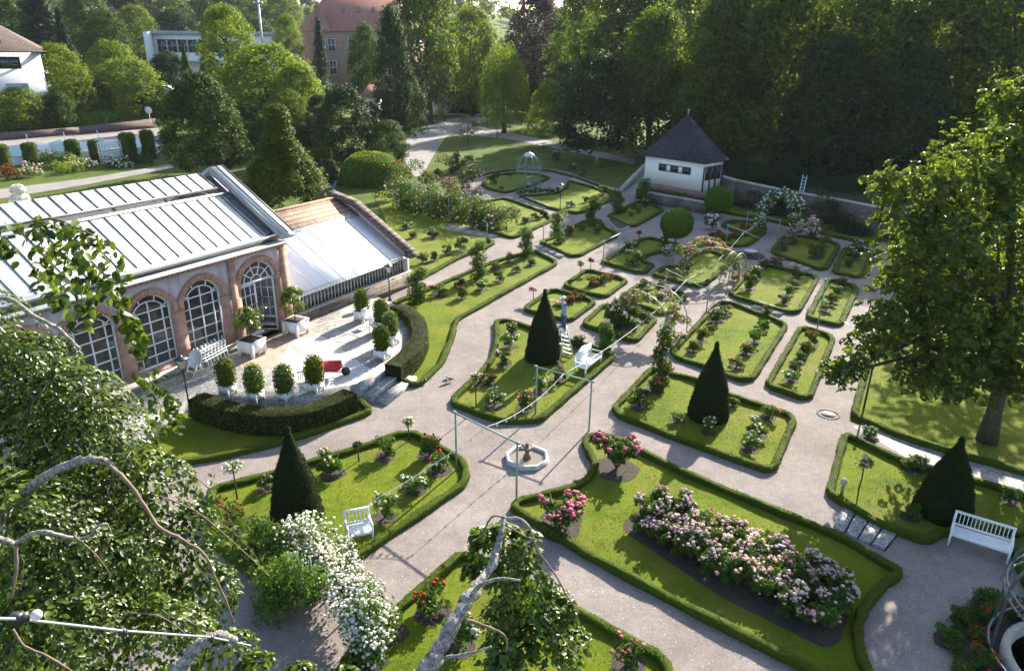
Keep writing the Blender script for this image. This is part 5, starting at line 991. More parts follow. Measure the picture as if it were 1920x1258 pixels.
def wall(label, base_px, hts, th, mat, z=0., name='stone_wall', cap=True):
    P = [G(x, y, z) for x, y in base_px]; o = thing(name, label, 'wall', P[0], 0); m = MB(); c = MB()
    for i in range(len(P) - 1):
        a, b = P[i], P[i + 1]; e = unit(b - a); n_ = np.array([-e[1], e[0], 0]) * (1 if e[0] > 0 else -1); h0, h1 = hts[i], hts[i + 1]
        q = [a, b, b + n_ * th, a + n_ * th]; hh_ = [h0, h1, h1, h0]; m.add([p - ZZ * .02 for p in q] + [p + ZZ * h for p, h in zip(q, hh_)], [(3, 2, 1, 0), (4, 5, 6, 7), (0, 1, 5, 4), (1, 2, 6, 5), (2, 3, 7, 6), (3, 0, 4, 7)])
        q = [a - n_ * .05, b - n_ * .05, b + n_ * (th + .05), a + n_ * (th + .05)]; c.add([p + ZZ * (h + .003) for p, h in zip(q, hh_)] + [p + ZZ * (h + .12) for p, h in zip(q, hh_)], [(3, 2, 1, 0), (4, 5, 6, 7), (0, 1, 5, 4), (1, 2, 6, 5), (2, 3, 7, 6), (3, 0, 4, 7)])
    part('masonry', m, MT[mat], o); 
    if cap: part('coping', c, MT['stone'], o)
    return o
wall('high rubble retaining wall behind the far end of the garden', [(1332, 376), (1373, 386), (1460, 404), (1560, 424), (1650, 444), (1760, 470)], [2.5, 2.35, 2.2, 2.2, 2.2, 2.2], .6, 'rubble'); wall('low stone retaining wall in front of the white hut', [(1212, 381), (1268, 391), (1322, 402)], [.95, .95, .95], .5, 'rubble')
sw = thing('hut_stairs', 'stone stairs climbing beside the white hut', 'stairs', G(1182, 362)); a, b = G(1168, 363), G(1199, 367); e = unit(b - a); up_ = np.array([-e[1], e[0], 0]); wd_ = np.linalg.norm(b - a)
for k in range(10): m = MB(); q = [a + up_ * (k * .55), b + up_ * (k * .55), b + up_ * (k * .55 + .57), a + up_ * (k * .55 + .57)]; m.slab([p[:2] for p in q], -.02, .17 * (k + 1)); part('step', m, MT['stone'], sw)
o = thing('stair_wall', 'sloping stone side wall left of the hut stairs', 'wall', a); m = MB(); q = [a - e * .45, a - e * .02, a - e * .02 + up_ * 5.6, a - e * .45 + up_ * 5.6]; zz = [.55, .55, 2.4, 2.4]; m.add([p - ZZ * .02 for p in q] + [p + ZZ * h for p, h in zip(q, zz)], [(3, 2, 1, 0), (4, 5, 6, 7), (0, 1, 5, 4), (1, 2, 6, 5), (2, 3, 7, 6), (3, 0, 4, 7)]); part('masonry', m, MT['stone'], o)
# ivy and plants along the walls
def mass(name, label, cat, pts, r, n, mat, lf=.14, group=None, bloom=None, nb=60, flat=.8, posts=None, br=.06, bloomset=None):
    c = np.mean(np.array(pts), 0); base = np.array([c[0], c[1], min(p[2] for p in pts)]); base[2] = max(0., base[2] - r); o = thing(name, label, cat, base, 0, group); P = []; N = []
    for p in pts: a, b = cluster(p, r * rng.uniform(.8, 1.2), n // len(pts), flat); P.append(a); N.append(b)
    P = np.concatenate(P); P[:, 2] = np.maximum(P[:, 2], .04); f = MB(); f.arr(*leaves(P, np.concatenate(N), lf, .62)); part('foliage', f, MT[mat], o)
    for col, k in (bloomset or ([(bloom, nb)] if bloom else [])):
        b = MB(); idx = rng.choice(len(P), k)
        for i in idx: b.ball(P[i] + np.array([0, -.04, .05]), br * rng.uniform(.7, 1.4), 1, (1, 1, .75), .25)
        part('blooms', b, MT['p_' + col], o)
    if posts:
        for q in posts: m = MB(); m.tube(q, .028, 6); part('support', m, MT['green_metal'], o)
    return o
rnd = lambda s: rng.uniform(-s, s)
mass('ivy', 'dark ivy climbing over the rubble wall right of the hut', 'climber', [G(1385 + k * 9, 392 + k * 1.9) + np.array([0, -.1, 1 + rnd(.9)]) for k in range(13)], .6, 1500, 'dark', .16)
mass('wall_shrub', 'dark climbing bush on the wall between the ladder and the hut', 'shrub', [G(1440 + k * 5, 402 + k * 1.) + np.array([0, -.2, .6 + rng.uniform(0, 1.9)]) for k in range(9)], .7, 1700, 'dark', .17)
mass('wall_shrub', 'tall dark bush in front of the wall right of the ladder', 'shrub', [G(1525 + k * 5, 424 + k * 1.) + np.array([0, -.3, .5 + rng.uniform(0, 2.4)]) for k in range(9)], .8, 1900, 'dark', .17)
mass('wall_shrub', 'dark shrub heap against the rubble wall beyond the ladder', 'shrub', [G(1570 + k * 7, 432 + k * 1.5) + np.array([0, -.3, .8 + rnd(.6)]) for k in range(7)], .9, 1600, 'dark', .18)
mass('flower_row', 'row of small dark plants with red flowers below the hut', 'flowers', [hx(.3 + k * .8, -1.0, 1.2) for k in range(8)], .35, 900, 'rose', .1, bloom='red', nb=25)
mass('border_plants', 'low feathery green border round the corner rose bed', 'border plants', [gcr + np.array([(2.7 + rnd(.1)) * math.cos(a), (2.7 + rnd(.1)) * math.sin(a), .16]) for a in np.linspace(0, 6.28, 60)], .2, 5200, 'mid', .06)
# ------------------------------------------------------------------ rose pergola and arches
PG = [(745, 395, 350), (775, 400, 340), (808, 412, 360), (842, 420, 372), (880, 430, 378), (918, 436, 385), (950, 434, 392)]
pts = []; posts = []
for i in range(95):
    t = rng.uniform(0, len(PG) - 1.001); k = int(t); f = t - k; x = PG[k][0] * (1 - f) + PG[k + 1][0] * f; yb = PG[k][1] * (1 - f) + PG[k + 1][1] * f; yt = PG[k][2] * (1 - f) + PG[k + 1][2] * f
    p = G(x, yb - 8); h = zat(x, yb, yt); pts.append(p + np.array([rnd(.7), rnd(1.2), h * rng.uniform(.12, .98) - .2]))
for x, yb, yt in PG: p = G(x, yb); h = zat(x, yb, yt); posts.append([p, p + ZZ * h]); p2 = p + np.array([.8, 1.8, 0]); posts.append([p2, p2 + ZZ * h])
mass('rose_pergola', 'long pergola smothered in climbing roses with red and pale blooms', 'pergola', pts, .9, 19000, 'rose', .16, bloomset=[('red', 130), ('blush', 170), ('white', 60)], posts=posts, br=.1)
pts = [G(720 + k * 12, 378 - k * 3) + np.array([rnd(.5), rnd(.8), rng.uniform(.8, 3.2)]) for k in range(10)]; mass('rose_thicket', 'tangled rose thicket with orange blooms beside the round hedge', 'climbing rose', pts, .9, 2600, 'rose', .17, bloomset=[('red', 60), ('orange', 70)], br=.1)
pts = [G(868 + k * 5, 372) + np.array([rnd(.5), rnd(.6), rng.uniform(.4, 2.6)]) for k in range(6)]; mass('rose_thicket', 'dark rose thicket with pink tops left of the pavilion path', 'climbing rose', pts, .8, 1600, 'dark', .17, bloomset=[('pink', 50)], br=.1)
pts = [G(832 + k * 9, 372 - k) + np.array([rnd(.5), rnd(.5), rng.uniform(.3, 2.2)]) for k in range(5)]; mass('rose_bank', 'pinkish rose bank rising behind the pergola', 'climbing rose', pts, .7, 1200, 'rose', .16, bloomset=[('rosy', 90), ('pink', 60)], br=.09)
def arch(label, bl, br_, ht, depth, mat, blooms, n, lf=.13, r=.42, name='rose_arch', width_in=1.0, skip=0.):
    A, B = G(*bl), G(*br_); e = unit(B - A); W2 = np.linalg.norm(B - A) / 2; c = (A + B) / 2; dn = np.array([-e[1], e[0], 0]); pts = []
    for i in range(46):
        t = rng.uniform(skip, math.pi - skip); pts.append(c + e * (W2 * math.cos(t)) * (1 + rnd(.06)) + ZZ * (ht * (math.sin(t) ** .55) * rng.uniform(.93, 1.03) - .15) + dn * rng.uniform(-depth / 2, depth / 2))
    posts = [[c + e * W2 * math.cos(t) + ZZ * ht * math.sin(t) ** .55 + dn * s for t in np.linspace(.02, math.pi - .02, 16)] for s in (-depth / 2, depth / 2)]
    return mass(name, label, 'rose arch', pts, r, n, mat, lf, 'climbing rose arches', bloomset=blooms, posts=posts, br=.085)
arch('near yellowish leafy rose arch spanning the main path', (1172, 600), (1268, 640), 2.3, 1.5, 'arbour', [('blush', 130), ('peach', 50)], 4200, r=.28)
arch('far yellowish leafy rose arch with orange blooms over its bed', (1268, 520), (1372, 520), 2.4, 2.8, 'arbour', [('peach', 130), ('pink', 50), ('orange', 50)], 6500, r=.31)
arch('white flowering rose arch in front of the rubble wall', (1424, 428), (1490, 436), 3.2, 1.4, 'rose', [('white', 520)], 5500, .16, .62)
arch('thin bare rose arch at the corner of the broad bed', (1352, 562), (1388, 540), 2.6, .5, 'rose', [], 500, .1, .2)
mass('weeping_rose', 'weeping pale pink rose mound at the head of the wall bed', 'rose bush', [G(1510, 452) + np.array([rnd(.8), rnd(.6), .7 + rng.uniform(0, .9)]) for k in range(10)], .5, 1500, 'rose', .12, bloomset=[('blush', 170), ('pink', 40)], br=.09)
mass('hydrangea', 'white flowering bush at the foot of the near topiary ball', 'shrub', [G(1258, 488) + np.array([rnd(.4), rnd(.3), .4 + rng.uniform(0, .5)]) for k in range(7)], .4, 900, 'rose', .12, bloomset=[('white', 60)], br=.09)
mass('hydrangea', 'white flowering bush at the foot of the far topiary ball', 'shrub', [G(1332, 430) + np.array([rnd(.4), rnd(.3), .3 + rng.uniform(0, .7)]) for k in range(7)], .4, 900, 'dark', .13, bloomset=[('white', 60)], br=.1)
# big white climbing rose at the lower left, spilling over a support by the small bench
pts = []
for i in range(90):
    t = rng.random(); x = 545 + 140 * t ** .8 + rnd(34); y = 1010 + 165 * t ** 2.2 + rnd(30); pts.append(AT(x, y, min(17.0 + rnd(.6), G(x, y)[1] - 1.1)))
mass('white_rambler', 'huge white flowering rambler rose cascading beside the small bench', 'climbing rose', pts, .42, 9000, 'rose', .085, bloomset=[('white', 2900)], br=.036, posts=[[G(590, 1130), G(590, 1130) + ZZ * 1.5], [G(650, 1160), G(650, 1160) + ZZ * 1.3]])
pts = [G(545, 1150) + np.array([rnd(.9), rnd(.5), rng.uniform(.2, 1.7)]) for k in range(26)]; mass('dark_shrub', 'dark leafy shrub under the white rambler rose', 'shrub', pts, .42, 4200, 'rose', .10)
pts = [G(690, 1225) + np.array([rnd(.5), rnd(.5), rng.uniform(.3, 1.5)]) for k in range(16)]; mass('white_rambler', 'lower trailing arm of white rose hanging over the front corner bed', 'climbing rose', pts, .36, 3000, 'rose', .085, bloomset=[('white', 600)], br=.04)
pts = [G(500, 1075) + np.array([rnd(.6), rnd(.4), rng.uniform(.3, 1.7)]) for k in range(14)]; mass('green_shrub', 'bright green shrub between the left cone and the white rambler', 'shrub', pts, .4, 2600, 'mid', .10)
# ================================================================== BACKGROUND: LEFT BORDER
for i, (x, yb, yt, w, l) in enumerate([(8, 318, 272, 28, 'leftmost clipped column before the low glass frames'), (61, 310, 269, 24, 'second clipped column from the left before the glass frames'), (141, 306, 263, 24, 'clipped column right of the broad hedge block'), (181, 304, 264, 18, 'slim clipped column at the left end of the white trellis'), (245, 302, 250, 27, 'tall clipped column at the right end of the white trellis'), (282, 298, 245, 23, 'rightmost clipped column beside the round linden tree')]):
    p = G(x, yb); h = zat(x, yb, yt); r = w / PX(p, 1) / 2; topiary('clipped_column', [(r * .8, 0), (r, .3), (r * .95, h * .5), (r * 1.02, h * .92), (r * .8, h), (.03, h + .05)], p, l, 'topiary', 'clipped columns in the left border', 'mid', 'hedgecore', 60, .2, 14)
cf = thing('cold_frame', 'long low glass frames with greenish sashes before the brick wall', 'cold frame', G(140, 312)); a, b = G(-60, 318), G(305, 290); e = unit(b - a); bk = np.array([-e[1], e[0], 0]); L = np.linalg.norm(b - a)
m = MB(); q = lambda s, d, z: a + e * s + bk * d + ZZ * z; m.add([q(0, .6, 0), q(L, .6, 0), q(L, .6, 1.0), q(0, .6, 1.0), q(0, 8, 0), q(L, 8, 0), q(L, 8, 1.4), q(0, 8, 1.4)], [(0, 1, 2, 3), (5, 4, 7, 6), (1, 5, 6, 2), (4, 0, 3, 7)]); part('wall', m, MT['render'], cf)
for k in range(14):
    s0, s1 = L * k / 14 + .05, L * (k + 1) / 14 - .05; m = MB()
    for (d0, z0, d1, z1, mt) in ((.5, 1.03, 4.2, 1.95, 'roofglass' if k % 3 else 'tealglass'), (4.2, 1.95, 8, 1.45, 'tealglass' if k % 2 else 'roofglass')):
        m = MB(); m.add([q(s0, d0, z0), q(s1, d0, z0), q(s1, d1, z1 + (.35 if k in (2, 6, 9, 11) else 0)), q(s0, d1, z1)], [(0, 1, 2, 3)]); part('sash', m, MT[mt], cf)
m = MB(); [m.tube([q(s, 4.2, 1), q(s, 4.2, 3.2)], .05, 6) for s in (L * .33, L * .52, L * .7)]; part('vent_rod', m, MT['white'], cf)
tr = thing('trellis', 'white lattice trellis panel behind the flower border', 'trellis', G(215, 306)); a, b = G(190, 309), G(247, 302); h = 2.6; m = MB()
for k in range(12): t = k / 11; m.bar(a * (1 - t) + b * t, a * (1 - t) + b * t + ZZ * h, .14, .05)
for k in range(9): z = .1 + k * .31; m.bar(a + ZZ * z, b + ZZ * z, .05, .14)
part('lattice', m, MT['white'], tr)
mass('hedge_block', 'broad dark hedge block between two clipped columns', 'hedge', [G(78 + k * 8, 318 - k * 1.0) + ZZ * rng.uniform(.4, 1.5) for k in range(8)], 1.0, 1800, 'mid', .2)
for xs, l, mt, bl in (((10, 34), 'green perennial clump at the left end of the flower border', 'mid', 'red'), ((50, 90), 'pale pink rose clump in the flower border', 'rose', 'blush'), ((100, 150), 'low green border plants before the hedge block', 'light', None), ((128, 165), 'yellow green perennial beside the trellis column', 'lime', 'cream'), ((155, 175), 'pale rose climbing between two clipped columns', 'rose', 'white'), ((205, 250), 'red and white flowers at the foot of the trellis', 'rose', 'white'), ((255, 300), 'dark border shrubs under the rightmost column', 'dark', None)):
    pts = [G(rng.uniform(*xs), 338 - xs[0] * .1 - rng.uniform(0, 12)) + ZZ * rng.uniform(.2, .9) for k in range(9)]; mass('border_plants', l, 'flowers', pts, .7, 1100, mt, .17, 'flower border clumps', bloom=bl, nb=70 if bl else 0, br=.13)
wall('old red brick wall below the long left hedge', [(-80, 270), (0, 264), (150, 252), (295, 240)], [1.1, 1.1, 1.1, 1.6], .5, 'brickwall', name='brick_wall', cap=False)
hedge('long tall clipped hedge above the old brick wall', [G(-90, 262, .0)[:2], G(0, 256)[:2], G(150, 246)[:2], G(288, 234)[:2]], False, 2.4, 3.0, 0, dens=16, fl=.3, name='tall_hedge', group=None, world=True, core='ballcore', leaf='light')
p = G(284, 240); m = MB(); m.tube([(0, 0, 0), (0, 0, 2.6)], .05, 6); m.tube([(0, -.06, 3.0), (0, -.02, 3.0)], .62, 20); solo('round_sign', m, MT['white'], 'round white sign at the end of the brick wall', 'sign', p, world=False)
o = thing('white_standard', 'two white flower balls on a stem behind the greenhouse roof', 'flowering shrub', G(42, 392)); pA = G(42, 392)
for y, w in ((355, 26), (374, 34)):
    z = zat(42, 392, y); r = w / PX(pA, 1) / 2; m = MB(); d = sphere_dirs(520); P = pA + ZZ * z + d * r * np.array([1, 1, .72]) * rng.uniform(.85, 1.05, (520, 1)); m.arr(*leaves(P, d + rng.normal(size=d.shape) * .4, .16, .9)); part('bloom_ball', m, MT['p_white'], o)
m = MB(); m.tube([pA, pA + ZZ * zat(42, 392, 372)], .05, 6); part('stem', m, MT['bark'], o)
# ================================================================== BUILDINGS
def facade_house(name, label, px_l, px_r, D, z0, ze, depth, rise, wallm, roofm, wins, turn=0., piv=False, cat='house', eav=.6, hip=.35, group=None, plinthh=0, winm='darkglass', framem='white'):
    a, b = AT(px_l, 100, D), AT(px_r, 100, D); a[2] = b[2] = 0; e = unit(b - a); ca, sa = math.cos(turn), math.sin(turn); e = np.array([e[0] * ca - e[1] * sa, e[0] * sa + e[1] * ca, 0]); bk = np.array([-e[1], e[0], 0]); L = np.linalg.norm(b - a); a = b - e * L if piv else a
    X = lambda s, d, z: a + e * s + bk * d + ZZ * z; o = thing(name, label, cat, X(L / 2, depth / 2, z0), 0, group); ax = (e, bk, ZZ)
    m = MB(); m.box(X(L / 2, depth / 2, (z0 + ze) / 2), (L, depth, ze - z0), ax); part('wall', m, MT[wallm], o)
    if rise > 0:
        m = MB(); hv = min(depth, L) * hip; c = [X(-eav, -eav, ze), X(L + eav, -eav, ze), X(L + eav, depth + eav, ze), X(-eav, depth + eav, ze), X(hv, depth / 2, ze + rise), X(L - hv, depth / 2, ze + rise)]
        m.add(c + [p - ZZ * .25 for p in c[:4]], [(0, 1, 5, 4), (1, 2, 5), (2, 3, 4, 5), (3, 0, 4), (6, 7, 1, 0), (7, 8, 2, 1), (8, 9, 3, 2), (9, 6, 0, 3), (9, 8, 7, 6)]); part('roof', m, MT[roofm], o)
    else: m = MB(); m.box(X(L / 2, depth / 2, ze + .35), (L + 1.2, depth + 1.2, .9), ax); part('roof', m, MT[roofm], o)
    for s, z, w, h in wins:
        m = MB(); s0 = s * L
        for k in (-1, 1): m.box(X(s0 + k * w / 2, -.04, z), (.1, .1, h + .1), ax)
        for k in (-1, 0, 1): m.box(X(s0, -.04, z + k * h / 2), (w, .1, .09), ax)
        m.box(X(s0, -.03, z), (.08, .08, h), ax); wf = part('window', m, MT[framem], o); m = MB(); m.box(X(s0, -.015, z), (w, .03, h), ax); part('pane', m, MT[winm], wf)
    return o, X, L, ax
zpx = lambda x, y, D: AT(x, y, D)[2]
# school
D = 205; ze = zpx(600, 57, D); o, X, L, ax = facade_house('school_building', 'large brick school with red tiled hip roof behind the trees', 566, 770, D, -.5, ze, 18, 11.5, 'school', 'redtile', [(s, z, 1.9, h) for s in (.20, .29, .48, .57, .75, .84) for z, h in ((ze - 3.6, 3.0), (ze - 9.2, 3.4), (ze - 14.6, 2.8))], turn=-.12, cat='school', hip=.4)
m = MB(); g0 = X(5.6, -.4, ze - .5); e, bk, _ = ax
m.add([g0 - e * 2.6, g0 + e * 2.6, g0 + e * 2.6 + ZZ * 2.2, g0 + e * 1.2 + ZZ * 3.2, g0 + ZZ * 7.2, g0 - e * 1.2 + ZZ * 3.2, g0 - e * 2.6 + ZZ * 2.2] + [p + bk * .9 for p in (g0 - e * 2.6, g0 + e * 2.6, g0 + e * 2.6 + ZZ * 2.2, g0 + e * 1.2 + ZZ * 3.2, g0 + ZZ * 7.2, g0 - e * 1.2 + ZZ * 3.2, g0 - e * 2.6 + ZZ * 2.2)], [tuple(range(7)), tuple(range(13, 6, -1))] + [(i, (i + 1) % 7, 7 + (i + 1) % 7, 7 + i) for i in range(7)]); part('gable', m, MT['school'], o)
for s in (.38, .52, .66, .8):
    m = MB(); d0 = X(s * L, 3.2, ze + 3.2); m.add([d0 - e * 1.6, d0 + e * 1.6, d0 + ZZ * 2.6] + [p + bk * 4 for p in (d0 - e * 1.6, d0 + e * 1.6, d0 + ZZ * 2.6)], [(0, 1, 2), (5, 4, 3), (1, 4, 5, 2), (3, 0, 2, 5)]); dm = part('dormer', m, MT['redtile'], o); m = MB(); m.box(d0 + ZZ * .9 - bk * .05, (1.1, .08, .9), ax); part('pane', m, MT['darkglass'], dm)
m = MB(); m.box(X(L * .95, 8, ze + 11.5), (1.4, 1.4, 4), ax); part('chimney', m, MT['school'], o)
# modern flat roofed hall
D = 190; ze = zpx(400, 66, D); o, X, L, ax = facade_house('flat_hall', 'white flat roofed hall with a band of tall windows', 292, 536, D, -.5, ze, 14, 0, 'render', 'zinc', [(s, ze - 2.6, 2.3, 2.9) for s in (.06, .14, .22, .30, .38, .46)], cat='hall', framem='zinc', turn=-.05)
m = MB(); m.box(X(-.6, -1, ze - 6), (1.0, 3.0, 13), ax); part('side_fin', m, MT['render'], o); m = MB(); m.box(X(L * .25, -1.2, ze - 6.2), (L * .5, 1.6, .5), ax); part('canopy', m, MT['zinc'], o)
# white house
D = 122; ze = zpx(60, 96, D); o, X, L, ax = facade_house('white_house', 'white rendered house with brown hipped roof at the left edge', -250, 72, D, 2.0, ze, 17, 6.0, 'render', 'browntile', [(.845, ze - 1.75, 3.0, 1.7)], hip=.5, framem='sill', turn=.5, piv=True)
m = MB(); m.box(X(.86 * L, -.04, ze - 5.7), (3.0, .1, 1.8), ax); part('roller_shutter', m, MT['zinc'], o)
m = MB(); d0 = X(.79 * L, 1.2, ze + 1.9); m.box(d0, (2.0, 2.2, 1.5), ax); dm = part('dormer', m, MT['sill'], o); m = MB(); m.box(d0 - ax[1] * 1.12, (1.5, .04, .9), ax); part('pane', m, MT['darkglass'], dm)
m = MB(); m.tube([X(L + .1, -.1, 2), X(L + .1, -.1, ze - .3)], .09, 6); part('downpipe', m, MT['white'], o)
# gate building with glazed front
D = 168; o, X, L, ax = facade_house('gate_pavilion', 'low glazed pavilion with pale flat roof at the end of the drive', 782, 915, D, -.2, zpx(850, 191, D), 9, 0, 'render', 'zinc', [(s, 1.5, 1.5, 2.4) for s in (.06, .14, .46, .56, .66, .76, .86)], cat='pavilion', framem='dark_metal')
m = MB(); m.box(X(.30 * L, -.3, 1.6), (1.3, .6, 3.6), ax); part('pillar', m, MN('ochre', (.50, .42, .20), (.58, .50, .26), 2, .8), o)
facade_house('tiled_cottage', 'brown tiled cottage roof behind the glazed pavilion', 800, 905, 180, 0, zpx(850, 188, 180), 8, 3.2, 'render', 'oldtile', [], hip=.3); facade_house('tiled_shed', 'small red tiled roof peeping between dark evergreens', 676, 702, 150, 0, zpx(690, 180, 150), 5, 2.0, 'render', 'redtile', [], hip=.3)
o, X, L, ax = facade_house('wooden_shelter', 'dark wooden shelter under the big light green tree', 525, 590, 100, 0, 4.0, 6, 2.4, 'sill', 'browntile', [], hip=.3, cat='shelter')
for l, a_, b_, D, ye, yb, rs, wm in (('small distant white house with dark roof among trees', 268, 302, 330, 14, 36, 6, 'render'), ('far dark roofed house at the top left', 155, 180, 340, 8, 24, 6, 'render'), ('distant house with grey roof right of the mast', 512, 560, 420, 14, 26, 6, 'render'), ('tiny far house on the hazy hill', 690, 720, 520, 2, 12, 6, 'render')):
    facade_house('distant_house', l, a_, b_, D, zpx(a_, yb, D), zpx(a_, ye, D), 9, rs * .6, wm, 'browntile', [(.3, (zpx(a_, ye, D) + zpx(a_, yb, D)) / 2, 1.2, 1.4), (.7, (zpx(a_, ye, D) + zpx(a_, yb, D)) / 2, 1.2, 1.4)], group='distant houses', hip=.06)
p = AT(496, 120, 185); p[2] = 0; m = MB(); ht = zpx(492, -10, 185); m.tube([(0, 0, 0), (0, 0, ht)], .28, 8); m.box((0, 0, ht - .5), (2.6, .5, .4)); m.box((0, 0, ht - 1.8), (2.2, .5, .4)); [m.ball((i * .9, -.3, ht - j), .35, 1) for i in (-1, 0, 1) for j in (.5, 1.8)]; solo('light_mast', m, MT['zinc'], 'tall grey floodlight mast above the flat hall', 'mast', p, world=False)
def car(x, y, D, rz, mat, label):
    p = AT(x, y, D); o = thing('parked_car', label, 'car', p, rz, None); m = MB(); pr = [(-2.1, .35), (2.1, .35), (2.15, .75), (1.2, .9), (.6, 1.4), (-1.1, 1.42), (-1.9, .95), (-2.15, .8)]; n = len(pr)
    m.add([(a, -.8, z) for a, z in pr] + [(a, .8, z) for a, z in pr], [tuple(range(n)), tuple(range(2 * n - 1, n - 1, -1))] + [(i, n + i, n + (i + 1) % n, (i + 1) % n) for i in range(n)]); part('body', m, mat, o, False); m = MB(); m.add([(a, s * .805, z) for s in (-1, 1) for a, z in ((-1.6, .95), (1.05, .95), (.55, 1.33), (-1.05, 1.35))], [(0, 1, 2, 3), (7, 6, 5, 4)]); part('windows', m, MT['darkglass'], o, False)
    for i in (-1.3, 1.3):
        for s in (-1, 1): m = MB(); m.tube([(i, s * .62, .32), (i, s * .84, .32)], .32, 12); part('wheel', m, MT['dark_metal'], o, False)
car(304, 161, 150, .2, MN('dark_car_paint', (.03, .035, .05), (.04, .05, .07), 3, .25, spec=.6), 'dark parked car glimpsed between the left trees'); car(312, 176, 142, .1, MT['white'], 'white parked car glimpsed behind the round linden tree')
# ================================================================== TREES
def crown_mesh(name, seed, h, prof, nc, nl, cr, lf, flat=.75, asp=.6, inner=18):
    P = []; N = []
    for k in range(nc + inner):
        z = rng.uniform(.06, .97) if k < nc else rng.uniform(.15, .75); rr = prof(z); a = rng.uniform(0, 6.283); q = (rng.uniform(.72, 1.0) if k < nc else rng.uniform(.1, .5)) * max(rr - cr * .55, .05)
        if k < nc and rng.random() < .12: q *= 1.12
        c = (q * math.cos(a), q * math.sin(a), z * h); p, n = cluster(c, cr * rng.uniform(.7, 1.3), nl if k < nc else nl // 2, flat); out = np.array([math.cos(a), math.sin(a), .3]); P.append(p); N.append(n + out * .35)
    m = MB(); m.arr(*leaves(np.concatenate(P), np.concatenate(N), lf, asp)); return m.mesh(name)
rd = lambda z: math.sqrt(max(0, 1 - (2 * z - .92) ** 2 * .98)) if z < .96 else .3
CR = {'round': [(crown_mesh('crown', i, 2.0, lambda z: math.sin(math.pi * min(1, z * .93 + .07)) ** .55, 105, 95, .30, .085), 2.0) for i in range(3)],
      'tall': [(crown_mesh('crown', i, 3.4, lambda z: math.sin(math.pi * min(1, z * .9 + .1)) ** .5, 150, 95, .33, .085), 3.4) for i in range(3)],
      'egg': [(crown_mesh('crown', i, 2.4, lambda z: min(1, (z + .12) * 4) * max(.08, 1 - z ** 2.2) ** .7, 130, 80, .26, .07), 2.4) for i in range(2)],
      'fine': [(crown_mesh('crown', i, 2.4, lambda z: math.sin(math.pi * min(1, z * .92 + .08)) ** .5, 190, 75, .23, .066), 2.4) for i in range(3)],
      'dense': [(crown_mesh('crown', 3, 2.3, lambda z: min(1, (z + .06) * 5) * max(.05, 1 - z ** 2.4) ** .6, 330, 75, .17, .055), 2.3)],
      'open': [(crown_mesh('crown', i, 2.0, lambda z: math.sin(math.pi * min(1, z * .93 + .07)) ** .55, 26, 40, .26, .10, inner=3), 2.0) for i in range(2)],
      'cone': [(crown_mesh('crown', i, 3.0, lambda z: max(.03, 1.0 - z) ** 1.2 * min(1, .82 + z * 2), 420, 85, .13, .068, 1.5, .4), 3.0) for i in range(2)]}
def spruce_mesh(seed, h=4.2):
    P = []; N = []; Dr = []
    for t in range(30):
        z = .06 + .94 * (t / 30) ** .9; r = 1.0 * (1 - z) ** .8 + .03
        for k in range(13):
            a = rng.uniform(0, 6.283); L = r * rng.uniform(.75, 1.1); n = 16; s = rng.uniform(.15, 1, n)
            P.append(np.stack([L * s * math.cos(a), L * s * math.sin(a), z * h - .22 * s ** 1.5 * L + rng.normal(size=n) * .02], 1) + rng.normal(size=(n, 3)) * .03); N.append(np.tile([math.cos(a) * .3, math.sin(a) * .3, 1.], (n, 1)) + rng.normal(size=(n, 3)) * .3); Dr.append(np.tile([math.cos(a), math.sin(a), -.5], (n, 1)))
    m = MB(); m.arr(*leaves(np.concatenate(P), np.concatenate(N), .16, .45, dirs=np.concatenate(Dr))); return m.mesh('crown')
CR['spruce'] = [(spruce_mesh(i), 4.2) for i in range(2)]
def weep_mesh(h=3.2):
    P = []; N = []; Dr = []
    for k in range(560):
        a = rng.uniform(0, 6.283); q = math.sqrt(rng.uniform(.02, 1)); x0, y0 = q * .95 * math.cos(a), q * .95 * math.sin(a); zt = h * (1 - .42 * q ** 2.2) * rng.uniform(.85, 1); L = zt * rng.uniform(.5, 1.0); n = 26; s = np.sort(rng.random(n))
        P.append(np.stack([x0 * (1 + .1 * s) + rng.normal(size=n) * .018, y0 * (1 + .1 * s) + rng.normal(size=n) * .018, zt - s * L], 1)); N.append(np.tile([math.cos(a), math.sin(a), .15], (n, 1)) + rng.normal(size=(n, 3)) * .5); Dr.append(np.tile([0, 0, -1.], (n, 1)))
    m = MB(); m.arr(*leaves(np.concatenate(P), np.concatenate(N), .085, .4, dirs=np.concatenate(Dr))); return m.mesh('crown')
CR['weep'] = [(weep_mesh(), 3.2)]
TN = [0]
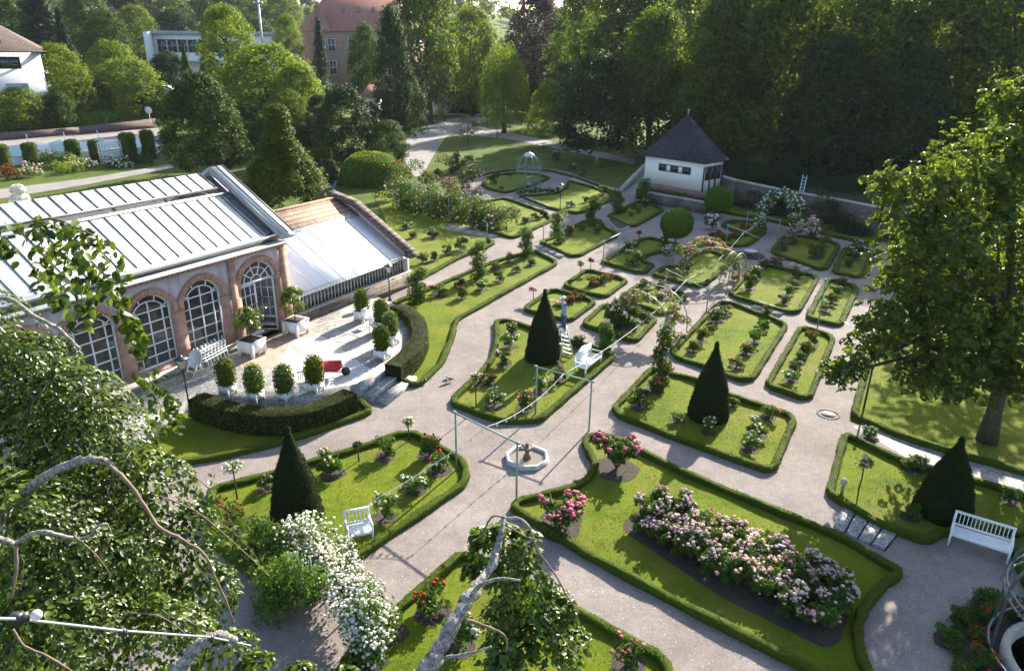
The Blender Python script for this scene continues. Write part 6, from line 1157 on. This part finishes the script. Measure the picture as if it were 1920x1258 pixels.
def tree(kind, x, yt, yb, w, D, mat, label, z0=None, name=None, group=None, trunk=True, cat='tree', tr=None):
    c = AT(x, (yt + yb) / 2, D); zt = AT(x, yt, D)[2]; zb = AT(x, yb, D)[2]; z0 = 0. if z0 is None else z0; zb = max(zb, z0 + .1); r = w / PX(c, 1.) / 2; TN[0] += 1; me, h = CR[kind][TN[0] % len(CR[kind])]
    o = thing(name or {'spruce': 'spruce', 'weep': 'weeping_tree', 'cone': 'conifer'}.get(kind, 'tree'), label, cat, (c[0], c[1], z0), 0, group)
    k = link('crown', me, MT[mat], o); k.location = (0, 0, zb - z0); k.scale = (r, r, (zt - zb) / h); k.rotation_euler.z = rng.uniform(0, 6.28)
    if trunk:
        m = MB(); R0 = tr or max(.12, r * .085); top = zb - z0 + (zt - zb) * .7; m.tube([(0, 0, 0), (R0 * .4, 0, (zb - z0) * .6), (-R0 * .3, R0 * .3, zb - z0 + (zt - zb) * .25), (0, 0, top)], [R0 * 1.35, R0, R0 * .75, R0 * .2], 8)
        for q in range(5): a = q * 1.3 + x; zz = zb - z0 + (zt - zb) * (.12 + .1 * q); m.tube([(0, 0, zz), (r * .35 * math.cos(a), r * .35 * math.sin(a), zz + (zt - zb) * .12), (r * .75 * math.cos(a), r * .75 * math.sin(a), zz + (zt - zb) * .22)], [R0 * .5, R0 * .32, R0 * .1], 6)
        part('trunk', m, MT['bark'], o, False)
    return o
T = tree
T('dense', 378, 136, 322, 172, 83, 'mid', 'round dense linden standing on the lawn behind the greenhouse', tr=.22)
topi = G(527, 394); 
T('cone', 527, 200, 404, 250, 62, 'thuja', 'broad pyramid shaped conifer close behind the glasshouse', trunk=False)
T('fine', 500, 85, 250, 215, 112, 'light', 'huge light green tree above the wooden shelter'); T('fine', 425, 12, 150, 110, 120, 'light', 'tall light green crown rising in front of the flat hall'); T('round', 560, 120, 235, 95, 105, 'light', 'drooping right side crown beside the huge light green tree')
T('fine', 118, 84, 245, 110, 128, 'light', 'light green tree right of the white house', z0=1.2, trunk=False); T('fine', 215, 78, 240, 115, 146, 'light', 'light green tree crown behind the long hedge', z0=1, trunk=False); T('fine', 240, 112, 240, 150, 138, 'light', 'broad yellowish green tree above the long clipped hedge', z0=1, trunk=False); T('round', 38, 166, 245, 100, 119, 'lime', 'bright yellow green bush before the white house', z0=1, trunk=False); T('round', 110, 172, 242, 60, 122, 'mid', 'small green bush between the lime bush and the broad tree', z0=1, trunk=False)
for x, a, b, w, D, mt, l in [(170, 150, 240, 110, 133, 'mid', 'mid green undergrowth behind the long hedge'), (300, 165, 240, 90, 140, 'mid', 'green bushes by the parked cars'), (470, 200, 300, 70, 106, 'mid', 'green bush heap between linden and shelter'), (400, 160, 240, 130, 125, 'mid', 'mid green lower crown beside the huge light tree'), (540, 170, 262, 90, 100, 'light', 'light green bushes above the wooden shelter roof'), (690, 190, 262, 60, 110, 'dark', 'dark bush between yew and ivy clad conifer'), (480, 120, 240, 150, 128, 'mid', 'deep green crown filling in behind the huge light tree'), (850, 90, 205, 110, 172, 'forest', 'dark green trees behind the glazed pavilion'), (960, 100, 215, 130, 175, 'dark', 'dark trees below the copper beech'), (1060, 120, 235, 110, 140, 'mid', 'green bushes behind the lime bush'), (770, 110, 215, 70, 140, 'dark', 'dark tree left of the glazed pavilion')]: T('fine', x, a, b, w, D, mt, l, trunk=False)
T('spruce', 70, -60, 150, 120, 165, 'blue', 'dark spruce at the upper left behind the white house'); T('tall', 20, -40, 110, 110, 185, 'mid', 'tall green tree at the upper left corner'); T('spruce', 120, 15, 150, 60, 150, 'blue', 'small bluish spruce beside the dark spruce'); T('fine', 300, -25, 80, 130, 270, 'mid', 'hazy green tree at the top edge left of the hall'); T('fine', 450, -20, 70, 110, 290, 'mid', 'hazy green tree at the top edge above the hall roof'); T('fine', 530, -15, 62, 80, 300, 'light', 'far green tree at the top edge left of the school roof'); T('tall', 230, -45, 90, 80, 240, 'dark', 'tall far dark tree at the top edge behind the yellow topped tree'); T('tall', 160, -50, 140, 90, 170, 'mid', 'tall green tree right of the dark spruce'); T('fine', 200, 22, 130, 90, 150, 'mid', 'rounded mid green tree above the broad tree'); T('fine', 255, 12, 110, 85, 215, 'light', 'yellow topped tree in front of the distant white house'); T('round', 330, 20, 90, 90, 240, 'dark', 'dark tree left of the tall light green crown'); T('round', 390, -10, 70, 100, 300, 'mid', 'hazy far tree behind the flat hall roof')
T('round', 318, 98, 175, 75, 150, 'dark', 'dark round bush in front of the flat hall'); T('cone', 347, 80, 150, 30, 140, 'mid', 'narrow green conifer in front of the hall windows'); T('cone', 388, 58, 160, 50, 135, 'mid', 'pointed conifer with a yellow tip before the hall')
T('fine', 540, 30, 130, 60, 185, 'light', 'light green tree between hall and school'); T('spruce', 601, 32, 180, 48, 170, 'blue', 'slender dark spruce in front of the brick school'); T('round', 470, 30, 80, 80, 250, 'mid', 'far green tree beside the floodlight mast')
T('fine', 650, 165, 318, 122, 87, 'dark', 'dark round yew bush left of the drive', trunk=False); T('tall', 735, 14, 266, 76, 110, 'dark', 'tall dark ivy clad conifer beside the drive', trunk=False); T('egg', 770, 138, 262, 72, 113, 'dark', 'dark shrubby evergreen at the bend of the drive', trunk=False); T('fine', 728, 228, 308, 84, 87, 'mid', 'lighter green shrub at the left edge of the drive', trunk=False); T('fine', 600, 180, 262, 60, 92, 'dark', 'dark tree beside the wooden shelter')
T('fine', 684, 45, 190, 66, 160, 'mid', 'mid green tree before the brick school'); T('tall', 800, -90, 195, 125, 150, 'forest', 'huge dark broadleaf tree right of the school'); T('fine', 882, 15, 212, 125, 168, 'light', 'tall light green tree behind the glazed pavilion'); T('weep', 945, 70, 240, 98, 132, 'light', 'weeping tree with hanging pale green curtains', name='weeping_tree'); T('fine', 1004, -15, 190, 118, 165, 'purple', 'tall purple leaved copper beech in the distance'); T('fine', 1085, 18, 165, 85, 185, 'light', 'hazy light green tree right of the copper beech')
T('egg', 1030, 148, 260, 92, 116, 'lime', 'bright lime green bush right of the weeping tree', trunk=False); T('fine', 1118, 100, 292, 165, 98, 'dark', 'dark glossy tree at the edge of the forest', trunk=False); T('open', 832, 158, 218, 40, 152, 'lime', 'slim bright sapling on the drive before the pavilion', tr=.08); T('open', 877, 216, 258, 46, 118, 'light', 'small spreading sapling on the sunlit back lawn', tr=.07); T('open', 932, 165, 240, 24, 124, 'light', 'thin young tree in front of the weeping curtains', tr=.06)
# forest on the right slope
FOR = [(1165, -45, 250, 190, 125, 'forest'), (1290, -60, 240, 230, 122, 'forest'), (1225, 20, 300, 160, 104, 'forest'), (1410, -60, 230, 240, 124, 'forest'), (1540, -70, 260, 250, 122, 'forest'), (1680, -60, 240, 260, 120, 'forest'), (1830, -70, 260, 280, 118, 'forest'), (1960, -70, 280, 260, 116, 'forest'), (1090, -20, 190, 130, 150, 'forest'),
       (1390, -60, 330, 210, 96, 'forest'), (1470, -60, 410, 220, 86, 'forest'), (1610, -30, 420, 250, 82, 'forest'), (1545, 70, 430, 180, 78, 'dark'), (1740, -70, 440, 250, 80, 'forest'), (1340, -10, 335, 150, 92, 'forest'), (1890, -110, 440, 270, 82, 'forest'), (1680, 90, 445, 170, 75, 'dark'), (1460, 15, 250, 230, 104, 'forest'), (1600, 0, 260, 240, 102, 'forest'), (1750, 20, 270, 240, 100, 'forest')]
FL = ['forest tree at the left end of the wood, behind the dark glossy tree', 'tall forest tree above the hut roof', 'forest tree just left of the hut', 'tall forest tree above and right of the hut', 'tallest middle forest tree at the top edge', 'tall forest tree above the sunlit leaf patch', 'dark forest tree at the upper right', 'dark forest tree at the right picture edge', 'hazy forest tree next to the light green gap',
      'forest tree right behind the hut roof', 'forest tree overhanging the rubble wall left of the ladder', 'broad forest tree above the leaning ladder', 'dark low crown over the wall shrub', 'broad forest tree over the right tree top', 'dark tree in the shadow behind the hut', 'dark forest tree behind the big right tree', 'dark low tree right of the wall shrub', 'sunlit mid height forest crown right of the hut', 'sunlit mid height crown with pale branches', 'mid height crown beside the right picture edge']
for (x, a, b, w, D, mt), l in zip(FOR, FL):
    c = AT(x, b, D); T(('fine', 'tall', 'fine')[TN[0] % 3] if b - a < 330 else 'tall', x, a, b, w, D, mt, l, z0=min(slope_z(c[0], c[1]) if D > 78 else 1.0, max(AT(x, b, D)[2] - .3, -.3)), group=None)
for k in range(9):
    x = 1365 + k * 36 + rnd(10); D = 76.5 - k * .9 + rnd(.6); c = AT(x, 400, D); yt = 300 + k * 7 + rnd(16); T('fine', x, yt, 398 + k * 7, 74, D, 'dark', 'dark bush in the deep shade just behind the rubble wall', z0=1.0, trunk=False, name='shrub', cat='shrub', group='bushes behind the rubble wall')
for x, a, b, w, D, l in [(575, 285, 335, 60, 80, 'dark shrub mass behind the pyramid conifer'), (485, 235, 308, 60, 98, 'green shrubs between linden and pyramid conifer'), (560, 235, 310, 80, 93, 'mid green shrubs under the wooden shelter'), (620, 300, 348, 30, 78, 'dark shrub at the hedge opening')]: T('round', x, a, b, w, D, 'dark' if 'dark' in l else 'mid', l, name='shrub', cat='shrub', trunk=False)
rh = (G(632, 354) + G(752, 350)) / 2; hw2 = np.linalg.norm(G(632, 354) - G(752, 350)) / 2; hh = zat(690, 352, 292); m = MB(); m.ball((0, 0, 0), 1, 3); V = np.array(m.V); V = np.sign(V) * np.abs(V) ** .7; V /= np.abs(V).max(0); V *= np.array([hw2, 2.6, hh]); V[:, 2] = np.maximum(V[:, 2], 0); V[:, 2] *= 1 - .2 * np.clip(V[:, 0] / hw2, 0, 1) ** 2; V += rng.normal(size=V.shape) * .07; V[:, 1] += 2.2; m.V = [tuple(v) for v in V]
o = thing('round_hedge', 'large rounded leafy hedge mass behind the lean-to glasshouse', 'hedge', rh); f = MB(); f.arr(*flakes(m, 75, .2, .16)); part('clipped_body', m, MT['hedgecore'], o, False, True); part('foliage', f, MT['light'], o, False)
o = thing('hedge_arch', 'dark clipped hedge with an arched opening behind the glasshouse', 'hedge', G(605, 345)); m = MB(); a, b = G(580, 345), G(627, 342); e = unit(b - a); L = np.linalg.norm(b - a); bk = np.array([-e[1], e[0], 0])
for s0, s1, z0, z1 in ((0, L * .42, 0, 3.6), (L * .86, L, 0, 3.6), (L * .42, L * .86, 2.6, 3.6)): m.box(a + e * (s0 + s1) / 2 + bk * .6 + ZZ * (z0 + z1) / 2, (s1 - s0, 1.2, z1 - z0), (e, bk, ZZ))
f = MB(); f.arr(*flakes(m, 60, .2, .12)); part('clipped_body', m, MT['hedgecore'], o); part('leaves', f, MT['mid'], o)
# wooded hills far away: uncountable
P = []; N = []
for k in range(1500):
    y = 300 + rng.random() ** 1.4 * 1100; x = rng.uniform(-.80, .85) * y; hgt = rng.uniform(9, 17)
    if y < 420 and -.45 < x / y < -.15: continue
    z = hill_z(x, y); c = np.array([x, y, z + hgt * .55]); n = 44 if y < 700 else 26; d = sphere_dirs(n, -.3); P.append(c + d * np.array([hgt * .42, hgt * .42, hgt * .5]) * rng.uniform(.7, 1.05, (n, 1))); N.append(d + rng.normal(size=(n, 3)) * .4 + [0, 0, .3])
m = MB(); m.arr(*leaves(np.concatenate(P), np.concatenate(N), 3.6, .8)); struct('far_wood', m, MT['forest'], kind='stuff')
# ------------------------------------------------------------------ the big tree at the right
RT = G(1850, 828); rt = thing('broadleaf_tree', 'big dark broadleaf tree with glossy leaves filling the right side', 'tree', RT); LOB = [(1700, 395, 58, 0), (1765, 350, 66, .5), (1850, 325, 80, 1), (1905, 250, 58, 1), (1705, 470, 46, -.4), (1780, 460, 85, -.8), (1870, 450, 90, 0), (1705, 560, 78, -.6), (1645, 600, 44, -.5), (1655, 650, 40, -.6), (1592, 690, 34, -.8), (1565, 700, 16, -.9), (1760, 590, 88, -1.0), (1860, 560, 90, -.8), (1800, 670, 66, -1.2), (1890, 650, 70, -1.2), (1730, 690, 50, -.9), (1935, 380, 90, .4), (1690, 335, 40, .6), (1905, 720, 46, -1.4), (1960, 520, 90, 1), (1800, 400, 70, 3), (1880, 500, 90, 3.2), (1740, 500, 70, 2.4), (1985, 650, 80, 0), (1720, 430, 70, 1.2), (1930, 190, 56, 1.6), (1680, 510, 60, 1), (1620, 650, 34, -.2), (1690, 640, 50, 0), (1840, 600, 90, 1.5), (1760, 660, 60, .2), (1660, 350, 36, .8), (1880, 190, 36, 1.2), (1790, 715, 40, -1.2), (1860, 715, 44, -1.0), (1735, 720, 34, -1), (2060, 480, 110, 1), (2080, 640, 100, 0)]
P = []; N = []; cen = []
for x, y, rp, dy in LOB:
    c = AT(x, y, RT[1] + dy * 1.2); r = rp / PX(c, 1.); cen.append((c, r)); k = max(9, int(r * r * 17))
    for j in range(k):
        d = sphere_dirs(1, -.8)[0]; cc = c + d * r * rng.uniform(.45, .95)
        for s in range(5):      # leaf whorls
            q = cc + rng.normal(size=3) * .22; n = 9; a = rng.uniform(0, 6.28) + np.arange(n) * 6.283 / n; ax_ = unit(d * .75 + np.array([0, 0, .55]) + rng.normal(size=3) * .5); b1_ = unit(np.cross(ax_, rng.normal(size=3))); b2_ = np.cross(ax_, b1_); t = np.cos(a)[:, None] * b1_ + np.sin(a)[:, None] * b2_ - ax_ * .1; P.append(q + t * .10); N.append(ax_ + t * .4 + rng.normal(size=(n, 3)) * .25)
P = np.concatenate(P); N = np.concatenate(N); m = MB(); m.arr(*leaves(P, N, .19, .5, True)); part('crown', m, MT['magnolia'], rt)
m = MB(); b0 = RT; jt = AT(1885, 690, RT[1] + .1); m.tube([b0, b0 * .6 + jt * .4, jt, AT(1900, 560, RT[1] + .5), AT(1890, 400, RT[1] + 1)], [.40, .28, .24, .16, .06], 12)
for i in (0, 1, 3, 4, 5, 6, 7, 8, 9, 10, 11, 12, 13, 14, 15, 16, 18): c, r = cen[i]; s = jt + (AT(1895, 600, RT[1] + .4) - jt) * rng.uniform(0, 1.2); m.tube([s, s * .55 + c * .45 + ZZ * .3, s * .15 + c * .85, c + (c - s) * .06], [.15, .09, .05, .015], 7)
part('trunk', m, MT['bark'], rt)
# a second broadleaf close behind it
r2_ = np.array([27.0, 41.5, 0.]); t2_ = thing('broadleaf_tree', 'second glossy broadleaf standing close behind the big dark one', 'tree', r2_); P = []; N = []
for j in range(150):
    d = sphere_dirs(1, -.7)[0]; cc = r2_ + ZZ * 7.2 + d * np.array([3.4, 4.4, 3.8]) * rng.uniform(.5, 1.0)
    for s_ in range(6): q = cc + rng.normal(size=3) * .3; n = 9; a = rng.uniform(0, 6.28) + np.arange(n) * .698; t = np.stack([np.cos(a), np.sin(a), np.full(n, -.1)], 1); ax_ = unit(d * .75 + np.array([0, 0, .55]) + rng.normal(size=3) * .5); P.append(q + t * .12); N.append(ax_ + t * .35 + rng.normal(size=(n, 3)) * .3)
m = MB(); m.arr(*leaves(np.concatenate(P), np.concatenate(N), .23, .45, True)); part('crown', m, MT['magnolia'], t2_); m = MB(); m.tube([r2_, r2_ + ZZ * 4, r2_ + ZZ * 8.5 + np.array([.3, 0, 0])], [.38, .3, .08], 10)
for k in range(7): a = k * .9; m.tube([r2_ + ZZ * (3.4 + k * .5), r2_ + ZZ * (4.4 + k * .6) + np.array([1.5 * math.cos(a), 1.5 * math.sin(a), 0]), r2_ + ZZ * (5.2 + k * .7) + np.array([3.2 * math.cos(a), 3.2 * math.sin(a), 0])], [.14, .09, .03], 7)
part('trunk', m, MT['bark'], t2_)
# ------------------------------------------------------------------ weeping beech close to the camera
def limb(mb, L, n=9):
    P = [AT(x, y, D) for x, y, D, w in L]; R0 = [w * .5 / PX(p, 1.) for p, (x, y, D, w) in zip(P, L)]; Q = []; RR = []
    for i in range(len(P) - 1):
        for t in np.linspace(0, 1, 7)[:-1]:
            p0, p1, p2, p3 = P[max(i - 1, 0)], P[i], P[i + 1], P[min(i + 2, len(P) - 1)]; Q.append(.5 * ((2 * p1) + (p2 - p0) * t + (2 * p0 - 5 * p1 + 4 * p2 - p3) * t * t + (3 * p1 - p0 - 3 * p2 + p3) * t ** 3)); RR.append((R0[i] * (1 - t) + R0[i + 1] * t) * (.66 + rnd(.11)))
    Q.append(P[-1]); RR.append(R0[-1]); Q = [q_ + rng.normal(size=3) * .13 * r_ for q_, r_ in zip(Q, RR)]; mb.tube(Q, RR, n); return Q
def LP(name, mat, par, L, n=9): m_ = MB(); limb(m_, L, n); part(name, m_, mat, par)
def beech_leaves(lobes, dens, size, twigs, under=-.35):
    P = []; N = []; Dr = []; Z = []
    for x, y, D, r in lobes:
        c = AT(x, y, D); n = int(dens * r * r * 3.2); d = sphere_dirs(n, under); P.append(c + d * r * rng.uniform(.55, .86, (n, 1))); N.append(d * .9 + np.array([0, -.15, .45]) + rng.normal(size=(n, 3)) * .5); Dr.append(np.stack([d[:, 0] * .4, d[:, 1] * .4, np.full(n, -1.)], 1)); Z.append(np.full(n, size))
        ns = max(5, int(dens * r * r * 5.8 / 58))
        for k in range(ns):             # hanging sprays: leaves set alternately along a drooping twig
            a = rng.uniform(0, 6.28); t0 = abs(rng.normal()) * .5; t1 = t0 + rng.uniform(.7, 1.5); f = rng.uniform(.82, 1.1); wv = rng.uniform(-.35, .35); m = 58; t = np.linspace(t0, min(t1, 2.3), m); az = a + wv * (t - t0) + .12 * np.sin(t * 7 + k)
            q = c + np.stack([r * f * np.sin(np.minimum(t, 1.75)) * np.cos(az), r * f * np.sin(np.minimum(t, 1.75)) * np.sin(az), r * f * np.cos(t)], 1); e = np.gradient(q, axis=0); e = unit(e); sd_ = unit(np.cross(e, q - c)); sg = np.where(np.arange(m) % 2, 1., -1.)[:, None]
            P.append(q + sd_ * sg * size * rng.uniform(.3, .9, (m, 1)) + rng.normal(size=(m, 3)) * .012); N.append(unit(q - c) * .8 + np.array([0, 0, .35]) + rng.normal(size=(m, 3)) * .38); Dr.append(e * .7 + sd_ * sg * .8 + np.array([0, 0, -.4])); Z.append(size * np.linspace(1.15, .6, m) * rng.uniform(.75, 1.15, m))
            if k % 4 == 0: twigs.tube(q[::8], np.linspace(.006, .002, len(q[::8])), 5)
    return leaves(np.concatenate(P), np.concatenate(N), np.concatenate(Z), .70, True, np.concatenate(Dr), .12)
wb = thing('weeping_beech', 'weeping beech crowding the near lower left, with a pale bare limb reaching into the garden', 'tree', (-3.2, 4.2, 0), 0, None); tw = MB()
lob = [(40, 760, 7.6, .85), (20, 900, 7.2, 1.0), (130, 800, 7.4, .75), (190, 860, 7.2, .72), (150, 980, 6.8, .95), (270, 940, 6.8, .62), (300, 1060, 6.4, .72), (350, 1010, 6.6, .42), (180, 1120, 6.0, .9), (40, 1080, 5.8, 1.0), (390, 1120, 6.1, .40), (120, 1240, 5.2, .8), (300, 1220, 5.3, .5), (430, 1245, 5.2, .30), (-60, 680, 7.8, .85), (80, 690, 7.9, .45), (480, 1262, 5.1, .18), (560, 1275, 5.2, .16), (650, 1285, 5.2, .16), (100, 1010, 8.3, 1.25), (260, 1130, 7.4, .75), (60, 1220, 7.0, 1.2), (330, 1200, 6.6, .5)]
m = MB(); m.arr(*beech_leaves(lob, 420, .062, tw))
def sprig(px, D, wpx, n, size=.075):          # leafy hanging spray round a polyline
    Q = limb(tw, [(x, y, D + i * .03, w) for i, (x, y, w) in enumerate(px)], 6); P = []; 
    for p in Q:
        for k in range(n): P.append(p + np.array([rnd(1), rnd(.8), -abs(rng.normal()) * .9]) * wpx / PX(p, 1.))
    P = np.array(P); m.arr(*leaves(P, np.array([0, -.5, .7]) + rng.normal(size=P.shape) * .5, size, .68, True, np.tile([0, 0, -1.], (len(P), 1)), .12))
sprig([(-20, 432, 5), (50, 418, 5), (100, 411, 5), (150, 430, 4), (190, 455, 3), (225, 520, 2)], 4.9, 26, 4); sprig([(75, 425, 3), (80, 470, 3), (90, 520, 2), (115, 560, 2)], 4.9, 26, 5); sprig([(120, 420, 3), (135, 470, 3), (150, 530, 2), (155, 585, 2)], 4.9, 30, 6); sprig([(180, 500, 3), (215, 540, 2), (235, 590, 2), (255, 620, 2)], 4.9, 16, 4); sprig([(-10, 450, 3), (10, 465, 2), (18, 475, 2)], 4.8, 10, 2)
sprig([(265, 690, 3), (285, 720, 2), (300, 760, 2), (300, 800, 2)], 6.6, 22, 5); sprig([(310, 730, 2), (325, 760, 2), (330, 790, 2)], 6.6, 12, 4); sprig([(330, 870, 3), (380, 905, 3), (420, 950, 2), (440, 990, 2)], 6.4, 26, 4); sprig([(360, 960, 3), (420, 985, 2), (470, 1030, 2), (490, 1065, 2)], 6.3, 20, 3); sprig([(240, 600, 2), (255, 640, 2), (265, 660, 2)], 5.0, 10, 3)
part('crown', m, MT['beech'], wb); part('twigs', tw, MT['twig'], wb); tk = MB(); tk.tube([(-4.6, 2.6, 0), (-4.6, 2.6, 4), (-4.7, 3.2, 7), (-4.6, 4.0, 8.4)], [.34, .30, .22, .1], 12); part('trunk', tk, MT['paleb'], wb)
LP('bare_limb', MT['paleb'], wb, [(20, 940, 6.0, 26), (60, 912, 6.0, 26), (110, 880, 5.95, 26), (160, 861, 5.95, 24), (200, 866, 6.0, 18), (215, 880, 6.05, 12)], 9); LP('bare_limb', MT['paleb'], wb, [(180, 1480, 3.7, 56), (320, 1275, 4.3, 46), (345, 1240, 4.4, 40), (378, 1206, 4.5, 34), (412, 1190, 4.6, 28), (440, 1200, 4.65, 16)], 9); LP('bare_limb', MT['paleb'], wb, [(-20, 1005, 4.9, 18), (10, 1014, 4.95, 17), (32, 1018, 5.0, 14), (62, 1000, 5.0, 14), (95, 998, 5.0, 12), (140, 1010, 5.1, 9), (168, 1004, 5.1, 8), (182, 988, 5.1, 7), (200, 982, 5.15, 6), (208, 1000, 5.2, 4)], 9); LP('bare_limb', MT['paleb'], wb, [(-20, 560, 6.7, 14), (20, 562, 6.7, 14), (60, 590, 6.7, 13), (110, 618, 6.7, 11), (150, 655, 6.7, 8)], 9)
LP('brown_branch', MT['twig'], wb, [(200, 868, 5.98, 12), (240, 905, 5.8, 12), (275, 955, 5.7, 11), (300, 990, 5.6, 11), (340, 1010, 5.55, 10), (385, 1042, 5.5, 8), (404, 1085, 5.5, 7), (425, 1130, 5.5, 6), (438, 1168, 5.5, 4)], 7); LP('brown_branch', MT['twig'], wb, [(30, 1020, 4.98, 12), (30, 1070, 4.9, 10), (22, 1120, 4.85, 8)], 7); LP('brown_branch', MT['twig'], wb, [(25, 1180, 3.9, 8), (45, 1210, 3.9, 7), (90, 1230, 3.9, 7), (140, 1262, 3.9, 6)], 7); LP('brown_branch', MT['twig'], wb, [(300, 930, 5.6, 5), (370, 960, 5.6, 4), (430, 1010, 5.6, 4), (480, 1055, 5.6, 3), (505, 1080, 5.6, 2)], 6); LP('brown_branch', MT['twig'], wb, [(140, 1005, 5.1, 7), (180, 1040, 5.0, 5), (210, 1080, 5.0, 3)], 6); LP('brown_branch', MT['twig'], wb, [(240, 1148, 5.0, 4), (300, 1155, 5.0, 4), (345, 1185, 5.0, 3)], 6)
# boughs joining those limbs to the trunk
for q_, r0, r1, zt in ((AT(560, 1560, 3.6), .066, .16, 6.4), (AT(180, 1480, 3.7), .056, .14, 6.0), (AT(20, 940, 6.0), .042, .12, 7.9), (AT(-20, 1005, 4.9), .024, .08, 7.2), (AT(-20, 560, 6.7), .026, .08, 8.2)):
    te = np.array([-4.66, 3.0 + (zt - 6) * .4, zt]); m = MB(); m.tube([q_ + (te - q_) * t + ZZ * .25 * math.sin(math.pi * t) * (1 if zt > 7 else -1) for t in np.linspace(0, 1, 9)], np.linspace(r0, r1, 9), 10); part('bare_limb', m, MT['paleb'], wb)
# bare branch in the middle foreground
mbh = wb; LP('bare_limb', MT['paleb'], mbh, [(560, 1560, 3.6, 70), (690, 1400, 4.1, 62), (775, 1290, 4.5, 54), (800, 1255, 4.6, 50), (830, 1205, 4.8, 46), (862, 1150, 5.0, 40), (885, 1112, 5.2, 36), (905, 1085, 5.35, 26), (922, 1060, 5.5, 24), (932, 1030, 5.65, 22), (940, 1000, 5.75, 18), (946, 968, 5.9, 9)], 12)
LP('bare_limb', MT['paleb'], mbh, [(880, 1118, 5.15, 18), (905, 1095, 5.15, 13), (940, 1085, 5.1, 9), (975, 1088, 5.05, 5)], 9); LP('bare_limb', MT['paleb'], mbh, [(812, 1238, 4.7, 16), (850, 1230, 4.7, 10), (890, 1222, 4.65, 8), (920, 1212, 4.6, 5)], 9); LP('bare_limb', MT['paleb'], mbh, [(946, 972, 5.9, 8), (972, 972, 5.85, 9), (990, 985, 5.8, 8), (997, 1002, 5.8, 6)], 9)
tw = MB(); limb(tw, [(870, 1160, 5.0, 12), (905, 1172, 4.95, 10), (945, 1190, 4.9, 8), (950, 1220, 4.9, 4)], 7); limb(tw, [(945, 970, 5.9, 6), (925, 967, 5.85, 6), (912, 985, 5.8, 6), (908, 1000, 5.8, 5), (885, 1015, 5.7, 4)], 6); limb(tw, [(997, 1000, 5.8, 6), (1010, 1035, 5.7, 6), (1040, 1075, 5.6, 6), (1062, 1115, 5.5, 5), (1085, 1150, 5.45, 4)], 6); limb(tw, [(950, 985, 5.85, 5), (985, 1005, 5.75, 4), (1010, 1012, 5.7, 3)], 6)
m = MB(); m.arr(*beech_leaves([(945, 1020, 5.95, .20), (905, 1040, 5.9, .15), (985, 1040, 5.9, .22), (935, 1080, 5.9, .28), (985, 1110, 5.75, .36), (1020, 1170, 5.6, .38), (960, 1190, 5.55, .36), (1010, 1250, 5.3, .46), (900, 1010, 5.85, .09), (1075, 1215, 5.5, .22), (940, 1262, 5.2, .3), (1060, 1150, 5.55, .14), (885, 1080, 5.8, .10)], 620, .062, tw, -.6)); part('crown', m, MT['beech'], mbh); part('twigs', tw, MT['twig'], mbh)
# ------------------------------------------------------------------ morning haze in the air
HAZE = 0.00008
if HAZE:
    m = MB(); m.box((0, 950, 60), (3400, 2100, 162 * 2 - 162)); hz = link('haze', m.mesh('haze'), None); hz['kind'] = 'stuff'; hm = bpy.data.materials.new('haze'); hm.use_nodes = True; n = hm.node_tree; n.nodes.remove(n.nodes['Principled BSDF']); pv = n.nodes.new('ShaderNodeVolumePrincipled'); pv.inputs['Density'].default_value = HAZE; pv.inputs['Color'].default_value = (.80, .88, 1, 1); pv.inputs['Anisotropy'].default_value = .2
    n.links.new(pv.outputs[0], n.nodes['Material Output'].inputs['Volume']); hz.data.materials.append(hm)
S.cycles.volume_bounces = 0
